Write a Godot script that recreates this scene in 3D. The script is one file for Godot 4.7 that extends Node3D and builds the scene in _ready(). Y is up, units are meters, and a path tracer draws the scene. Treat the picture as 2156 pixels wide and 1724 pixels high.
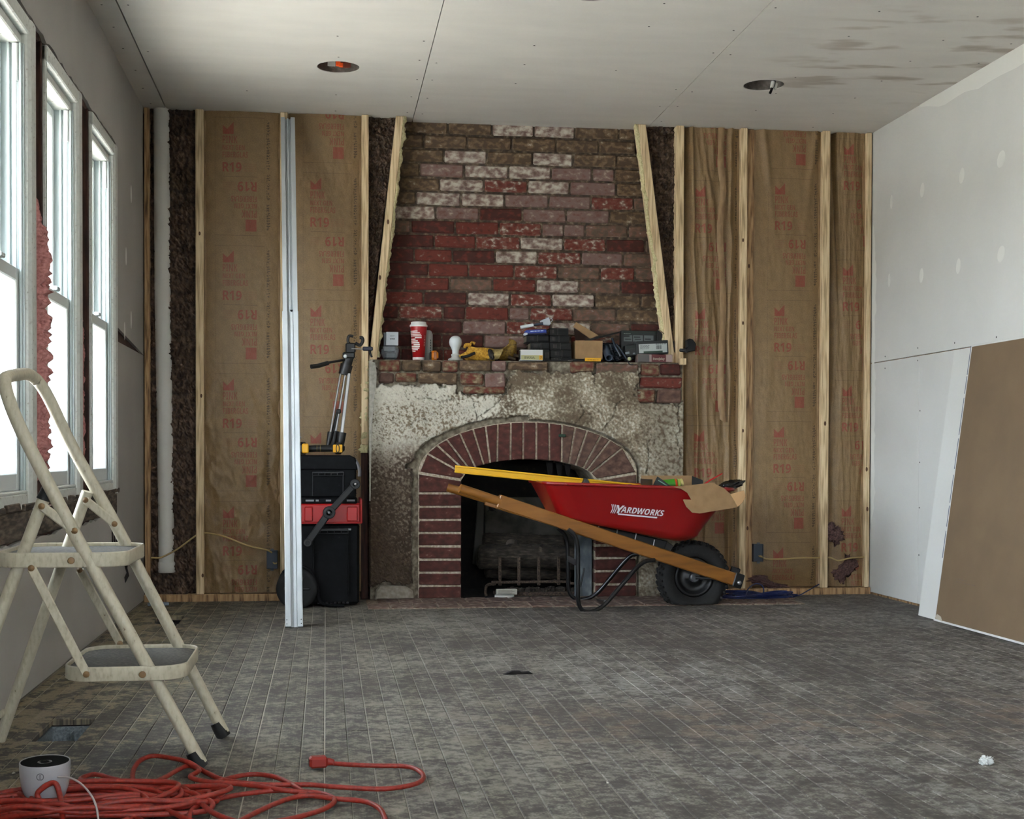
extends Node3D
# A room under renovation: camera, sky and exposure first, then the shell, then the things in it.

const XL := -0.89      # left wall face
const XR := 2.856      # right wall face
const H := 2.433       # ceiling height
const ZB := -7.035     # face of the back wall studs
const ZN := 1.6        # wall behind the camera

var O := Vector3.ZERO  # base of the thing being built: meshes are stored relative to it
var rng := RandomNumberGenerator.new()
var M := {}
var used := {}


func _ready() -> void:
	rng.seed = 11
	var cam := Camera3D.new()
	cam.name = "camera"
	cam.projection = Camera3D.PROJECTION_FRUSTUM
	cam.near = 0.05
	cam.far = 120.0
	cam.size = 2.0 * 862.0 / 2930.0 * 0.05
	cam.frustum_offset = Vector2(0, 145.3 / 2930.0 * 0.05)
	cam.transform = Transform3D(Basis(Vector3(0.99116, 0.00243, 0.13266), Vector3(-0.00014, 0.99985, -0.01724), Vector3(-0.13268, 0.01707, 0.99101)), Vector3(0, 0.732, 0))
	add_child(cam)
	var env := Environment.new()
	env.background_mode = Environment.BG_SKY
	env.sky = Sky.new()
	var sky := ProceduralSkyMaterial.new()
	sky.sky_top_color = Color(0.9, 0.95, 1.0)
	sky.sky_horizon_color = Color(0.95, 0.98, 1.0)
	sky.sky_energy_multiplier = 4.6
	sky.ground_bottom_color = Color(0.42, 0.42, 0.4)
	sky.ground_horizon_color = Color(0.6, 0.6, 0.58)
	sky.ground_energy_multiplier = 2.0
	env.sky.sky_material = sky
	env.tonemap_mode = Environment.TONE_MAPPER_LINEAR
	env.tonemap_exposure = 0.96
	env.sdfgi_enabled = true
	env.ssao_enabled = true
	env.ssil_enabled = true
	var we := WorldEnvironment.new()
	we.name = "daylight"
	we.environment = env
	add_child(we)
	# a high sun over the yard: the added eaves keep it out of the room, the bright ground throws it up to the ceiling
	var sun := DirectionalLight3D.new()
	sun.name = "sun"
	sun.transform.basis = Basis.looking_at(Vector3(0.34, -0.93, -0.12), Vector3.BACK)
	sun.light_color = Color(1.0, 0.96, 0.88)
	sun.light_energy = 14.0
	sun.light_angular_distance = 1.0
	sun.shadow_enabled = true
	sun.sky_mode = DirectionalLight3D.SKY_MODE_LIGHT_ONLY
	add_child(sun)
	materials()
	floor_and_ceiling()
	side_walls()
	windows()
	back_wall()
	fireplace()
	build_things()


# ---------------------------------------------------------------- nodes
func numbered(n: String) -> String:
	used[n] = used.get(n, 0) + 1
	return n if used[n] == 1 else "%s_%03d" % [n, used[n] - 1]


func thing(n: String, label: String, cat: String, at := Vector3.ZERO, group := "") -> Node3D:
	var o := Node3D.new()
	o.name = numbered(n)
	o.position = at
	o.set_meta("label", label)
	o.set_meta("category", cat)
	if group:
		o.set_meta("group", group)
	add_child(o)
	O = at
	return o


func structure(n: String, label := "", cat := "") -> Node3D:
	var o := Node3D.new()
	o.name = n
	o.set_meta("kind", "structure")
	if label:
		o.set_meta("label", label)
		o.set_meta("category", cat)
	add_child(o)
	O = Vector3.ZERO
	return o


func part(p: Node, n: String, g, mat: Material, label := "") -> MeshInstance3D:
	var o := MeshInstance3D.new()
	o.name = n
	if g is SurfaceTool:
		g.generate_normals()
		o.mesh = g.commit()
	else:
		o.mesh = g
	o.material_override = mat
	if label:
		o.set_meta("label", label)
	p.add_child(o, true)
	return o


func stuff(o: Node) -> Node:
	o.set_meta("kind", "stuff")
	return o


# ---------------------------------------------------------------- shapes
func S(smooth := false) -> SurfaceTool:
	var s := SurfaceTool.new()
	s.begin(Mesh.PRIMITIVE_TRIANGLES)
	s.set_smooth_group(0 if smooth else -1)
	return s


func tri(s: SurfaceTool, a: Vector3, b: Vector3, c: Vector3) -> void:
	s.add_vertex(a - O)
	s.add_vertex(b - O)
	s.add_vertex(c - O)


func quad(s: SurfaceTool, a: Vector3, b: Vector3, c: Vector3, d: Vector3) -> void:
	tri(s, a, b, c)
	tri(s, a, c, d)


func quad_out(s: SurfaceTool, a: Vector3, b: Vector3, c: Vector3, d: Vector3, mid: Vector3) -> void:
	if (c - a).cross(b - a).dot((a + b + c + d) * 0.25 - mid) < 0.0:
		quad(s, a, d, c, b)
	else:
		quad(s, a, b, c, d)


func box(s: SurfaceTool, c: Vector3, d: Vector3, bev := 0.0, B := Basis(), jit := 0.0) -> void:
	# a box of size d with chamfered edges; jit shifts its corners a little
	var h := d * 0.5
	var b: float = min(bev, min(h.x, min(h.y, h.z)) * 0.9)
	var v := {}
	for i in 8:
		var sg := Vector3(1 if i & 1 else -1, 1 if i & 2 else -1, 1 if i & 4 else -1)
		var j := Vector3(rng.randf_range(-jit, jit), rng.randf_range(-jit, jit), rng.randf_range(-jit, jit)) if jit > 0.0 else Vector3.ZERO
		for k in 3:
			var q := sg * (h - Vector3.ONE * b)
			q[k] = sg[k] * h[k]
			v[i * 3 + k] = c + B * (q + j)
	for k in 3:
		var u := 1 << ((k + 1) % 3)
		var w := 1 << ((k + 2) % 3)
		for base in [0, 1 << k]:
			quad_out(s, v[base * 3 + k], v[(base + u) * 3 + k], v[(base + u + w) * 3 + k], v[(base + w) * 3 + k], c)
	if b <= 0.0:
		return
	for k in 3:  # edges along axis k
		var i := (k + 1) % 3
		var j := (k + 2) % 3
		for e in 4:
			var base: int = (1 << i if e & 1 else 0) + (1 << j if e & 2 else 0)
			var top := base + (1 << k)
			quad_out(s, v[base * 3 + i], v[top * 3 + i], v[top * 3 + j], v[base * 3 + j], c)
	for i in 8:
		var a: Vector3 = v[i * 3]
		var bb: Vector3 = v[i * 3 + 1]
		var cc: Vector3 = v[i * 3 + 2]
		if (cc - a).cross(bb - a).dot(a - c) < 0.0:
			tri(s, a, cc, bb)
		else:
			tri(s, a, bb, cc)


func span(s: SurfaceTool, a: Vector3, b: Vector3, bev := 0.0) -> void:
	box(s, (a + b) * 0.5, (b - a).abs(), bev)


func bar(s: SurfaceTool, a: Vector3, b: Vector3, w: float, t: float, bev := 0.0, up := Vector3.UP) -> void:
	# a straight board from a to b, w wide across «up», t thick
	var y := (b - a).normalized()
	var x := up.cross(y).normalized()
	box(s, (a + b) * 0.5, Vector3(w, (b - a).length(), t), bev, Basis(x, y, x.cross(y)))


func spline(p: Array, n := 6, closed := false) -> PackedVector3Array:
	var out := PackedVector3Array()
	var c := p.size()
	for i in (c if closed else c - 1):
		var p1: Vector3 = p[i]
		var p2: Vector3 = p[(i + 1) % c]
		var p0: Vector3 = p[(i - 1 + c) % c] if closed or i > 0 else p1 * 2.0 - p2
		var p3: Vector3 = p[(i + 2) % c] if closed or i + 2 < c else p2 * 2.0 - p1
		for k in n:
			out.append(p1.cubic_interpolate(p2, p0, p3, float(k) / n))
	if not closed:
		out.append(p[c - 1])
	return out


func rounded(p: Array, r: float, n := 6) -> PackedVector3Array:
	# a polyline with its corners rounded to about r
	var out := PackedVector3Array([p[0]])
	for i in range(1, p.size() - 1):
		var a: Vector3 = p[i] + (p[i - 1] - p[i]).limit_length(minf(r, (p[i - 1] - p[i]).length() * 0.49))
		var b: Vector3 = p[i] + (p[i + 1] - p[i]).limit_length(minf(r, (p[i + 1] - p[i]).length() * 0.49))
		for k in n + 1:
			var t := float(k) / n
			out.append(a.lerp(p[i], t).lerp((p[i] as Vector3).lerp(b, t), t))
	out.append(p[-1])
	return out


func tube(s: SurfaceTool, p: PackedVector3Array, r: float, n := 10, flat := 1.0, r_end := -1.0) -> void:
	# a round (flat < 1: oval) tube along p, with closed ends
	var c := p.size()
	var x := Vector3.ZERO
	var rings := []
	for i in c:
		var d := (p[min(i + 1, c - 1)] - p[max(i - 1, 0)]).normalized()
		if i == 0:
			x = d.cross(Vector3.UP if absf(d.y) < 0.9 else Vector3.BACK).normalized()
		else:
			x = (x - d * x.dot(d)).normalized()
		var y := d.cross(x)
		var rr := r if r_end < 0.0 else lerpf(r, r_end, float(i) / (c - 1))
		var ring := PackedVector3Array()
		for k in n:
			var a := TAU * k / n
			ring.append(p[i] + (x * cos(a) * flat + y * sin(a)) * rr)
		rings.append(ring)
	s.set_smooth_group(0)
	for i in c - 1:
		for k in n:
			var k2 := (k + 1) % n
			quad(s, rings[i][k], rings[i + 1][k], rings[i + 1][k2], rings[i][k2])
	s.set_smooth_group(-1)
	for k in range(1, n - 1):
		tri(s, rings[0][0], rings[0][k], rings[0][k + 1])
		tri(s, rings[-1][0], rings[-1][k + 1], rings[-1][k])
	s.set_smooth_group(0)


func lathe(s: SurfaceTool, prof: Array, at: Vector3, n := 24, B := Basis(), hard := false) -> void:
	# prof: Vector2(radius, height) turned round the axis B.y at «at»
	for i in prof.size() - 1:
		var a: Vector2 = prof[i]
		var b: Vector2 = prof[i + 1]
		s.set_smooth_group(i + 1 if hard else 0)
		for k in n:
			var t := TAU * k / n
			var u := TAU * (k + 1) / n
			var p := at + B * Vector3(a.x * cos(t), a.y, a.x * sin(t))
			var q := at + B * Vector3(a.x * cos(u), a.y, a.x * sin(u))
			var r := at + B * Vector3(b.x * cos(u), b.y, b.x * sin(u))
			var w := at + B * Vector3(b.x * cos(t), b.y, b.x * sin(t))
			if a.x > 0.0:
				tri(s, p, q, w)
			if b.x > 0.0:
				tri(s, q, r, w)


func prism(s: SurfaceTool, poly: Array, d: float, X: Transform3D, bev := 0.0) -> void:
	# the outline «poly» (in X's x and y), d thick behind X's origin plane, its front edge chamfered
	var pts := PackedVector2Array(poly)
	if Geometry2D.is_polygon_clockwise(pts):
		pts.reverse()
	var front := pts
	if bev > 0.0:
		var sh := Geometry2D.offset_polygon(pts, -bev, Geometry2D.JOIN_MITER)
		if sh.size() == 1 and sh[0].size() == pts.size():
			front = sh[0]
			if Geometry2D.is_polygon_clockwise(front):
				front.reverse()
			var best := 0
			for i in front.size():
				if front[i].distance_squared_to(pts[0]) < front[best].distance_squared_to(pts[0]):
					best = i
			var turned := PackedVector2Array()
			for i in front.size():
				turned.append(front[(best + i) % front.size()])
			front = turned
	var c := pts.size()
	for half in [[front, 0.0, false], [pts, -d, true]]:
		var t := Geometry2D.triangulate_polygon(half[0])
		for i in range(0, t.size(), 3):
			var a := X * Vector3(half[0][t[i]].x, half[0][t[i]].y, half[1])
			var b := X * Vector3(half[0][t[i + 1]].x, half[0][t[i + 1]].y, half[1])
			var e := X * Vector3(half[0][t[i + 2]].x, half[0][t[i + 2]].y, half[1])
			if ((e - a).cross(b - a).dot(X.basis.z) < 0.0) != half[2]:
				tri(s, a, e, b)
			else:
				tri(s, a, b, e)
	for i in c:
		var j := (i + 1) % c
		var p0 := X * Vector3(pts[i].x, pts[i].y, -bev)
		var p1 := X * Vector3(pts[j].x, pts[j].y, -bev)
		quad(s, p0, p1, X * Vector3(pts[j].x, pts[j].y, -d), X * Vector3(pts[i].x, pts[i].y, -d))
		if bev > 0.0:
			quad(s, X * Vector3(front[i].x, front[i].y, 0), X * Vector3(front[j].x, front[j].y, 0), p1, p0)


func grid(nu: int, nv: int, f: Callable, col = null, keep = null) -> ArrayMesh:
	# a smooth sheet f(u, v) over 0..1, with uv and, if wanted, colours; keep(u, v) leaves cells out
	var v := PackedVector3Array()
	var nrm := PackedVector3Array()
	var uv := PackedVector2Array()
	var cs := PackedColorArray()
	for j in nv + 1:
		for i in nu + 1:
			var a := Vector2(float(i) / nu, float(j) / nv)
			v.append(f.call(a.x, a.y) - O)
			uv.append(a)
			if col != null:
				cs.append(col.call(a.x, a.y))
	var w := nu + 1
	for j in nv + 1:
		for i in w:
			var du := v[j * w + mini(i + 1, nu)] - v[j * w + maxi(i - 1, 0)]
			var dv := v[mini(j + 1, nv) * w + i] - v[maxi(j - 1, 0) * w + i]
			nrm.append(du.cross(dv).normalized())
	var ix := PackedInt32Array()
	for j in nv:
		for i in nu:
			if keep != null and not keep.call((i + 0.5) / nu, (j + 0.5) / nv):
				continue
			var q := j * w + i
			ix.append_array([q, q + w, q + 1, q + 1, q + w, q + w + 1])
	var arr := []
	arr.resize(Mesh.ARRAY_MAX)
	arr[Mesh.ARRAY_VERTEX] = v
	arr[Mesh.ARRAY_NORMAL] = nrm
	arr[Mesh.ARRAY_TEX_UV] = uv
	if col != null:
		arr[Mesh.ARRAY_COLOR] = cs
	arr[Mesh.ARRAY_INDEX] = ix
	var m := ArrayMesh.new()
	m.add_surface_from_arrays(Mesh.PRIMITIVE_TRIANGLES, arr)
	return m


func font(bold := true) -> SystemFont:
	var f := SystemFont.new()
	f.font_names = PackedStringArray(["Droid Sans"])
	f.font_weight = 700 if bold else 400
	return f


func lettering(p: Node, n: String, txt: String, h: float, X: Transform3D, mat: Material, fit := 0.0, bold := true) -> MeshInstance3D:
	# raised letters, h = capital height; X is in the world: origin at the middle of the words, z out of the surface; fit: the width to fill
	var t := TextMesh.new()
	t.text = txt
	t.font = font(bold)
	t.font_size = 32
	t.pixel_size = h / 23.0
	t.depth = 0.0006
	t.curve_step = 2.0
	var wide := fit / t.get_aabb().size.x if fit > 0.0 else 1.0
	var o := MeshInstance3D.new()
	o.name = n
	o.mesh = t
	o.material_override = mat
	o.transform = Transform3D(Basis(X.basis.x * wide, X.basis.y, X.basis.z), X.origin - O)
	p.add_child(o, true)
	return o


# ---------------------------------------------------------------- surfaces
func noise(freq: float, octaves := 4, sd := 1, kind := FastNoiseLite.TYPE_SIMPLEX_SMOOTH) -> FastNoiseLite:
	var n := FastNoiseLite.new()
	n.noise_type = kind
	n.frequency = freq
	n.seed = sd
	n.fractal_type = FastNoiseLite.FRACTAL_FBM
	n.fractal_octaves = octaves
	return n


func speckle(stops: Array, freq := 0.02, octaves := 4, sd := 1, size := 512, kind := FastNoiseLite.TYPE_SIMPLEX_SMOOTH) -> NoiseTexture2D:
	# stops: [position, colour, position, colour ...]
	var t := NoiseTexture2D.new()
	t.width = size
	t.height = size
	t.seamless = true
	t.noise = noise(freq, octaves, sd, kind)
	var g := Gradient.new()
	g.offsets = PackedFloat32Array(range(0, stops.size(), 2).map(func(i): return stops[i]))
	g.colors = PackedColorArray(range(0, stops.size(), 2).map(func(i): return stops[i + 1]))
	t.color_ramp = g
	return t


func mat(c, rough := 0.8, metal := 0.0) -> StandardMaterial3D:
	var m := StandardMaterial3D.new()
	m.albedo_color = c if c is Color else Color(c)
	m.roughness = rough
	m.metallic = metal
	return m


func tex(t: Texture2D, scale: Vector3, rough := 0.85, bump := 0.0, bump_tex: Texture2D = null, local := false) -> StandardMaterial3D:
	var m := mat(Color.WHITE, rough)
	m.albedo_texture = t
	m.uv1_triplanar = true
	m.uv1_world_triplanar = not local
	m.uv1_scale = scale
	if bump > 0.0:
		m.heightmap_enabled = true
		m.heightmap_scale = bump
		m.heightmap_texture = bump_tex if bump_tex else t
	return m


func smooth(a: float, b: float, x: float) -> float:
	return smoothstep(a, b, x)


# ---------------------------------------------------------------- materials shared by several things
func materials() -> void:
	var grain := speckle([0.0, Color(0.55, 0.46, 0.34), 0.45, Color(0.78, 0.68, 0.53), 0.6, Color(0.84, 0.75, 0.6), 1.0, Color(0.88, 0.8, 0.66)], 0.012, 4, 3)
	M.stud = tex(grain, Vector3(9, 0.55, 9), 0.75, 0.05)
	M.stud_dark = tex(speckle([0.0, Color(0.3, 0.22, 0.15), 0.4, Color(0.58, 0.45, 0.31), 0.6, Color(0.66, 0.53, 0.38), 1.0, Color(0.72, 0.6, 0.44)], 0.014, 4, 8), Vector3(8, 0.7, 8), 0.8, 0.05)
	M.old_wood = tex(speckle([0.0, Color(0.1, 0.05, 0.04), 0.5, Color(0.22, 0.12, 0.09), 1.0, Color(0.33, 0.21, 0.15)], 0.015, 4, 5), Vector3(7, 0.8, 7), 0.85, 0.1)
	M.grey_wood = tex(speckle([0.0, Color(0.1, 0.075, 0.06), 0.35, Color(0.22, 0.18, 0.145), 0.6, Color(0.36, 0.31, 0.26), 1.0, Color(0.5, 0.45, 0.39)], 0.02, 5, 6), Vector3(2.2, 5, 0.9), 0.9, 0.2)
	M.knot = mat(Color(0.32, 0.2, 0.11), 0.8)
	M.gypsum = tex(speckle([0.0, Color(0.77, 0.77, 0.755), 0.5, Color(0.79, 0.79, 0.775), 1.0, Color(0.81, 0.81, 0.795)], 0.004, 4, 12), Vector3(0.45, 0.45, 0.45), 0.85)
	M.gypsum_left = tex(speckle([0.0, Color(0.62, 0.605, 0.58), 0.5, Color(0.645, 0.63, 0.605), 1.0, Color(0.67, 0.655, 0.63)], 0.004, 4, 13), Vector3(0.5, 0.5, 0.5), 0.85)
	M.mud = mat(Color(0.85, 0.85, 0.83), 0.8)
	M.screw = mat(Color(0.2, 0.19, 0.18), 0.6)
	M.plaster_core = mat(Color(0.8, 0.8, 0.78), 0.95)
	M.brown_paper = tex(speckle([0.0, Color(0.4, 0.33, 0.25), 0.5, Color(0.42, 0.345, 0.26), 1.0, Color(0.44, 0.365, 0.275)], 0.006, 5, 15), Vector3(1.2, 1.2, 1.2), 0.85)
	M.old_paint = tex(speckle([0.0, Color(0.4, 0.35, 0.29), 0.13, Color(0.6, 0.58, 0.54), 0.16, Color(0.8, 0.81, 0.79), 1.0, Color(0.87, 0.88, 0.86)], 0.03, 5, 17), Vector3(3, 3, 3), 0.5)
	M.vinyl = mat(Color(0.86, 0.88, 0.88), 0.35)
	M.track = mat(Color(0.72, 0.76, 0.76), 0.4)
	M.pane = mat(Color(0.95, 0.98, 0.98, 0.06), 0.02)
	M.pane.transparency = BaseMaterial3D.TRANSPARENCY_ALPHA
	M.galvanised = tex(speckle([0.0, Color(0.45, 0.48, 0.5), 0.5, Color(0.6, 0.63, 0.64), 1.0, Color(0.72, 0.74, 0.75)], 0.03, 3, 19), Vector3(6, 6, 6), 0.4)
	M.galvanised.metallic = 0.8
	M.black = mat(Color(0.05, 0.05, 0.055), 0.5)
	M.dark_void = mat(Color(0.07, 0.06, 0.055), 0.95)
	M.steel = mat(Color(0.62, 0.62, 0.62), 0.35, 0.9)
	M.pink_wool = tex(speckle([0.0, Color(0.45, 0.25, 0.24), 0.5, Color(0.72, 0.48, 0.46), 1.0, Color(0.84, 0.64, 0.62)], 0.03, 5, 21), Vector3(5, 5, 5), 1.0, 0.6)
	M.brown_wool = tex(speckle([0.0, Color(0.1, 0.07, 0.05), 0.35, Color(0.24, 0.18, 0.14), 0.6, Color(0.4, 0.32, 0.26), 1.0, Color(0.56, 0.47, 0.39)], 0.022, 5, 22), Vector3(3, 2, 3), 1.0, 0.8)
	M.foam = tex(speckle([0.0, Color(0.6, 0.55, 0.38), 0.5, Color(0.78, 0.74, 0.56), 1.0, Color(0.86, 0.83, 0.68)], 0.03, 4, 23), Vector3(5, 5, 5), 0.7)
	M.cardboard = tex(speckle([0.0, Color(0.52, 0.41, 0.28), 0.5, Color(0.55, 0.435, 0.3), 1.0, Color(0.58, 0.46, 0.32)], 0.01, 4, 24), Vector3(3, 3, 3), 0.85)


# ---------------------------------------------------------------- floor and ceiling
const F0 := Vector2(-0.95, -7.1)   # the floor picture's corner (x, z) and size
const FS := Vector2(3.9, 4.6)


func floor_texture() -> ImageTexture:
	# worn strip flooring: brown wood under grey dirt, plaster dust, trowel swirls and old paint
	var w := 1736
	var h := 2048
	var px := w / FS.x
	var dirt := noise(7.0 / px, 6, 31).get_image(w, h).get_data()
	var dust := noise(30.0 / px, 5, 32).get_image(w, h).get_data()
	var fine := noise(130.0 / px, 3, 33).get_image(w, h).get_data()
	var warp := noise(13.0 / px, 3, 36)
	warp.fractal_type = FastNoiseLite.FRACTAL_RIDGED
	warp.domain_warp_enabled = true
	warp.domain_warp_amplitude = 40.0
	warp.domain_warp_frequency = 14.0 / px
	var swirl := warp.get_image(w, h).get_data()
	var big := noise(0.8 / px, 3, 34).get_image(w, h).get_data()
	var gn := noise(1.0, 3, 37)
	var grain := PackedFloat32Array()
	for i in w * 64:
		grain.append(gn.get_noise_2d((i % w) * 0.42, (i / w) * 0.55))
	var out := PackedByteArray()
	out.resize(w * h * 3)
	var i := 0
	for y in h:
		var z := F0.y + FS.y * y / h
		var row := (y / 32) * w
		var zm := clampf(1.0 - absf(z + 3.7) / 0.5, 0.0, 1.0)
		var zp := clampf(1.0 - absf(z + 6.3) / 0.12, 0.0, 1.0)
		for x in w:
			var X := F0.x + FS.x * x / w
			var o := i * 3
			var d := dirt[i] / 255.0
			var u := dust[i] / 255.0
			var f := fine[i] / 255.0 - 0.5
			var s := swirl[i] / 255.0
			var bg := big[i] / 255.0 - 0.5
			var gr := grain[row + x]
			var left := clampf((1.0 - X) / 1.5, 0.0, 1.0)
			var t := clampf(0.52 + (d - 0.5) * 1.7 + (u - 0.5) * 1.1 + bg * 0.9 + left * 0.1 + gr * 0.4 + f * 1.5, 0.0, 1.0)
			var r := lerpf(0.235, 0.42, t)
			var g := lerpf(0.215, 0.405, t)
			var b := lerpf(0.195, 0.375 - 0.02 * left, t)
			# pale dust
			var p := clampf((u - 0.56) * 4.0 + (d - 0.5) * 1.6 + f * 2.4 + bg * 1.4, 0.0, 1.0) * 0.55
			r = lerpf(r, 0.53, p)
			g = lerpf(g, lerpf(0.53, 0.505, left), p)
			b = lerpf(b, lerpf(0.52, 0.44, left), p)
			# thin trowel lines
			var k := clampf((s - 0.8) * 7.0, 0.0, 1.0) * clampf((u - 0.42) * 5.0, 0.0, 1.0) * (0.2 + 0.45 * left)
			r = lerpf(r, 0.6, k)
			g = lerpf(g, 0.575, k)
			b = lerpf(b, 0.5, k)
			# dark scuffs
			k = clampf((0.4 - u) * 5.0 + (0.5 - d) * 1.6 + f * 2.0, 0.0, 1.0) * (0.48 - 0.16 * left)
			r = lerpf(r, 0.16, k)
			g = lerpf(g, 0.14, k)
			b = lerpf(b, 0.125, k)
			if X < -0.2:      # tan paint left beside the wall
				var e := clampf((clampf((-0.68 - X) * 3.0, -1.0, 0.5) + (u - 0.5) * 1.6 + (d - 0.5) * 2.8 + f * 0.9) * 2.6 + 0.1, 0.0, 1.0) * 0.7
				r = lerpf(r, 0.56 + f * 0.12, e)
				g = lerpf(g, 0.51 + f * 0.12, e)
				b = lerpf(b, 0.41 + f * 0.1, e)
			if zm > 0.0:      # wood worn bare in the middle
				var m := zm * clampf((X - 0.2) * 2.0, 0.0, 1.0) * clampf((d - 0.5) * 6.0 + f, 0.0, 1.0) * 0.55
				r = lerpf(r, 0.36, m)
				g = lerpf(g, 0.275, m)
				b = lerpf(b, 0.22, m)
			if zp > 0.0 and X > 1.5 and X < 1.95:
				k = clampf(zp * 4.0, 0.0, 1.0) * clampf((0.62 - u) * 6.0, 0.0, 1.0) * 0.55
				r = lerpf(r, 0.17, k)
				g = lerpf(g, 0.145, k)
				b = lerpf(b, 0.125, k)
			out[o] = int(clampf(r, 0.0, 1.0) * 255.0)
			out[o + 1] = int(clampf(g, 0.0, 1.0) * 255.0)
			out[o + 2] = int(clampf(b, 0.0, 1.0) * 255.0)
			i += 1
	return ImageTexture.create_from_image(Image.create_from_data(w, h, false, Image.FORMAT_RGB8, out))


func floor_uv(s: SurfaceTool, p: Vector3) -> void:
	s.set_uv(Vector2((p.x - F0.x) / FS.x, (p.z - F0.y) / FS.y))
	s.add_vertex(p)


func plank(x0: float, x1: float, z0: float, z1: float, y: float, tint: Color) -> SurfaceTool:
	var s := S()
	s.set_color(tint)
	var b := 0.0016
	var t := [Vector3(x0 + b, y, z0 + b), Vector3(x1 - b, y, z0 + b), Vector3(x1 - b, y, z1 - b), Vector3(x0 + b, y, z1 - b)]
	var e := [Vector3(x0, y - b, z0), Vector3(x1, y - b, z0), Vector3(x1, y - b, z1), Vector3(x0, y - b, z1)]
	for q in [[t[0], t[1], t[2]], [t[0], t[2], t[3]]]:
		for p in q:
			floor_uv(s, p)
	for i in 4:
		var j := (i + 1) % 4
		var d := Vector3(0, -0.015, 0)
		for q in [[t[i], e[i], e[j]], [t[i], e[j], t[j]], [e[i], e[i] + d, e[j] + d], [e[i], e[j] + d, e[j]]]:
			for p in q:
				floor_uv(s, p)
	return s


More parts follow.
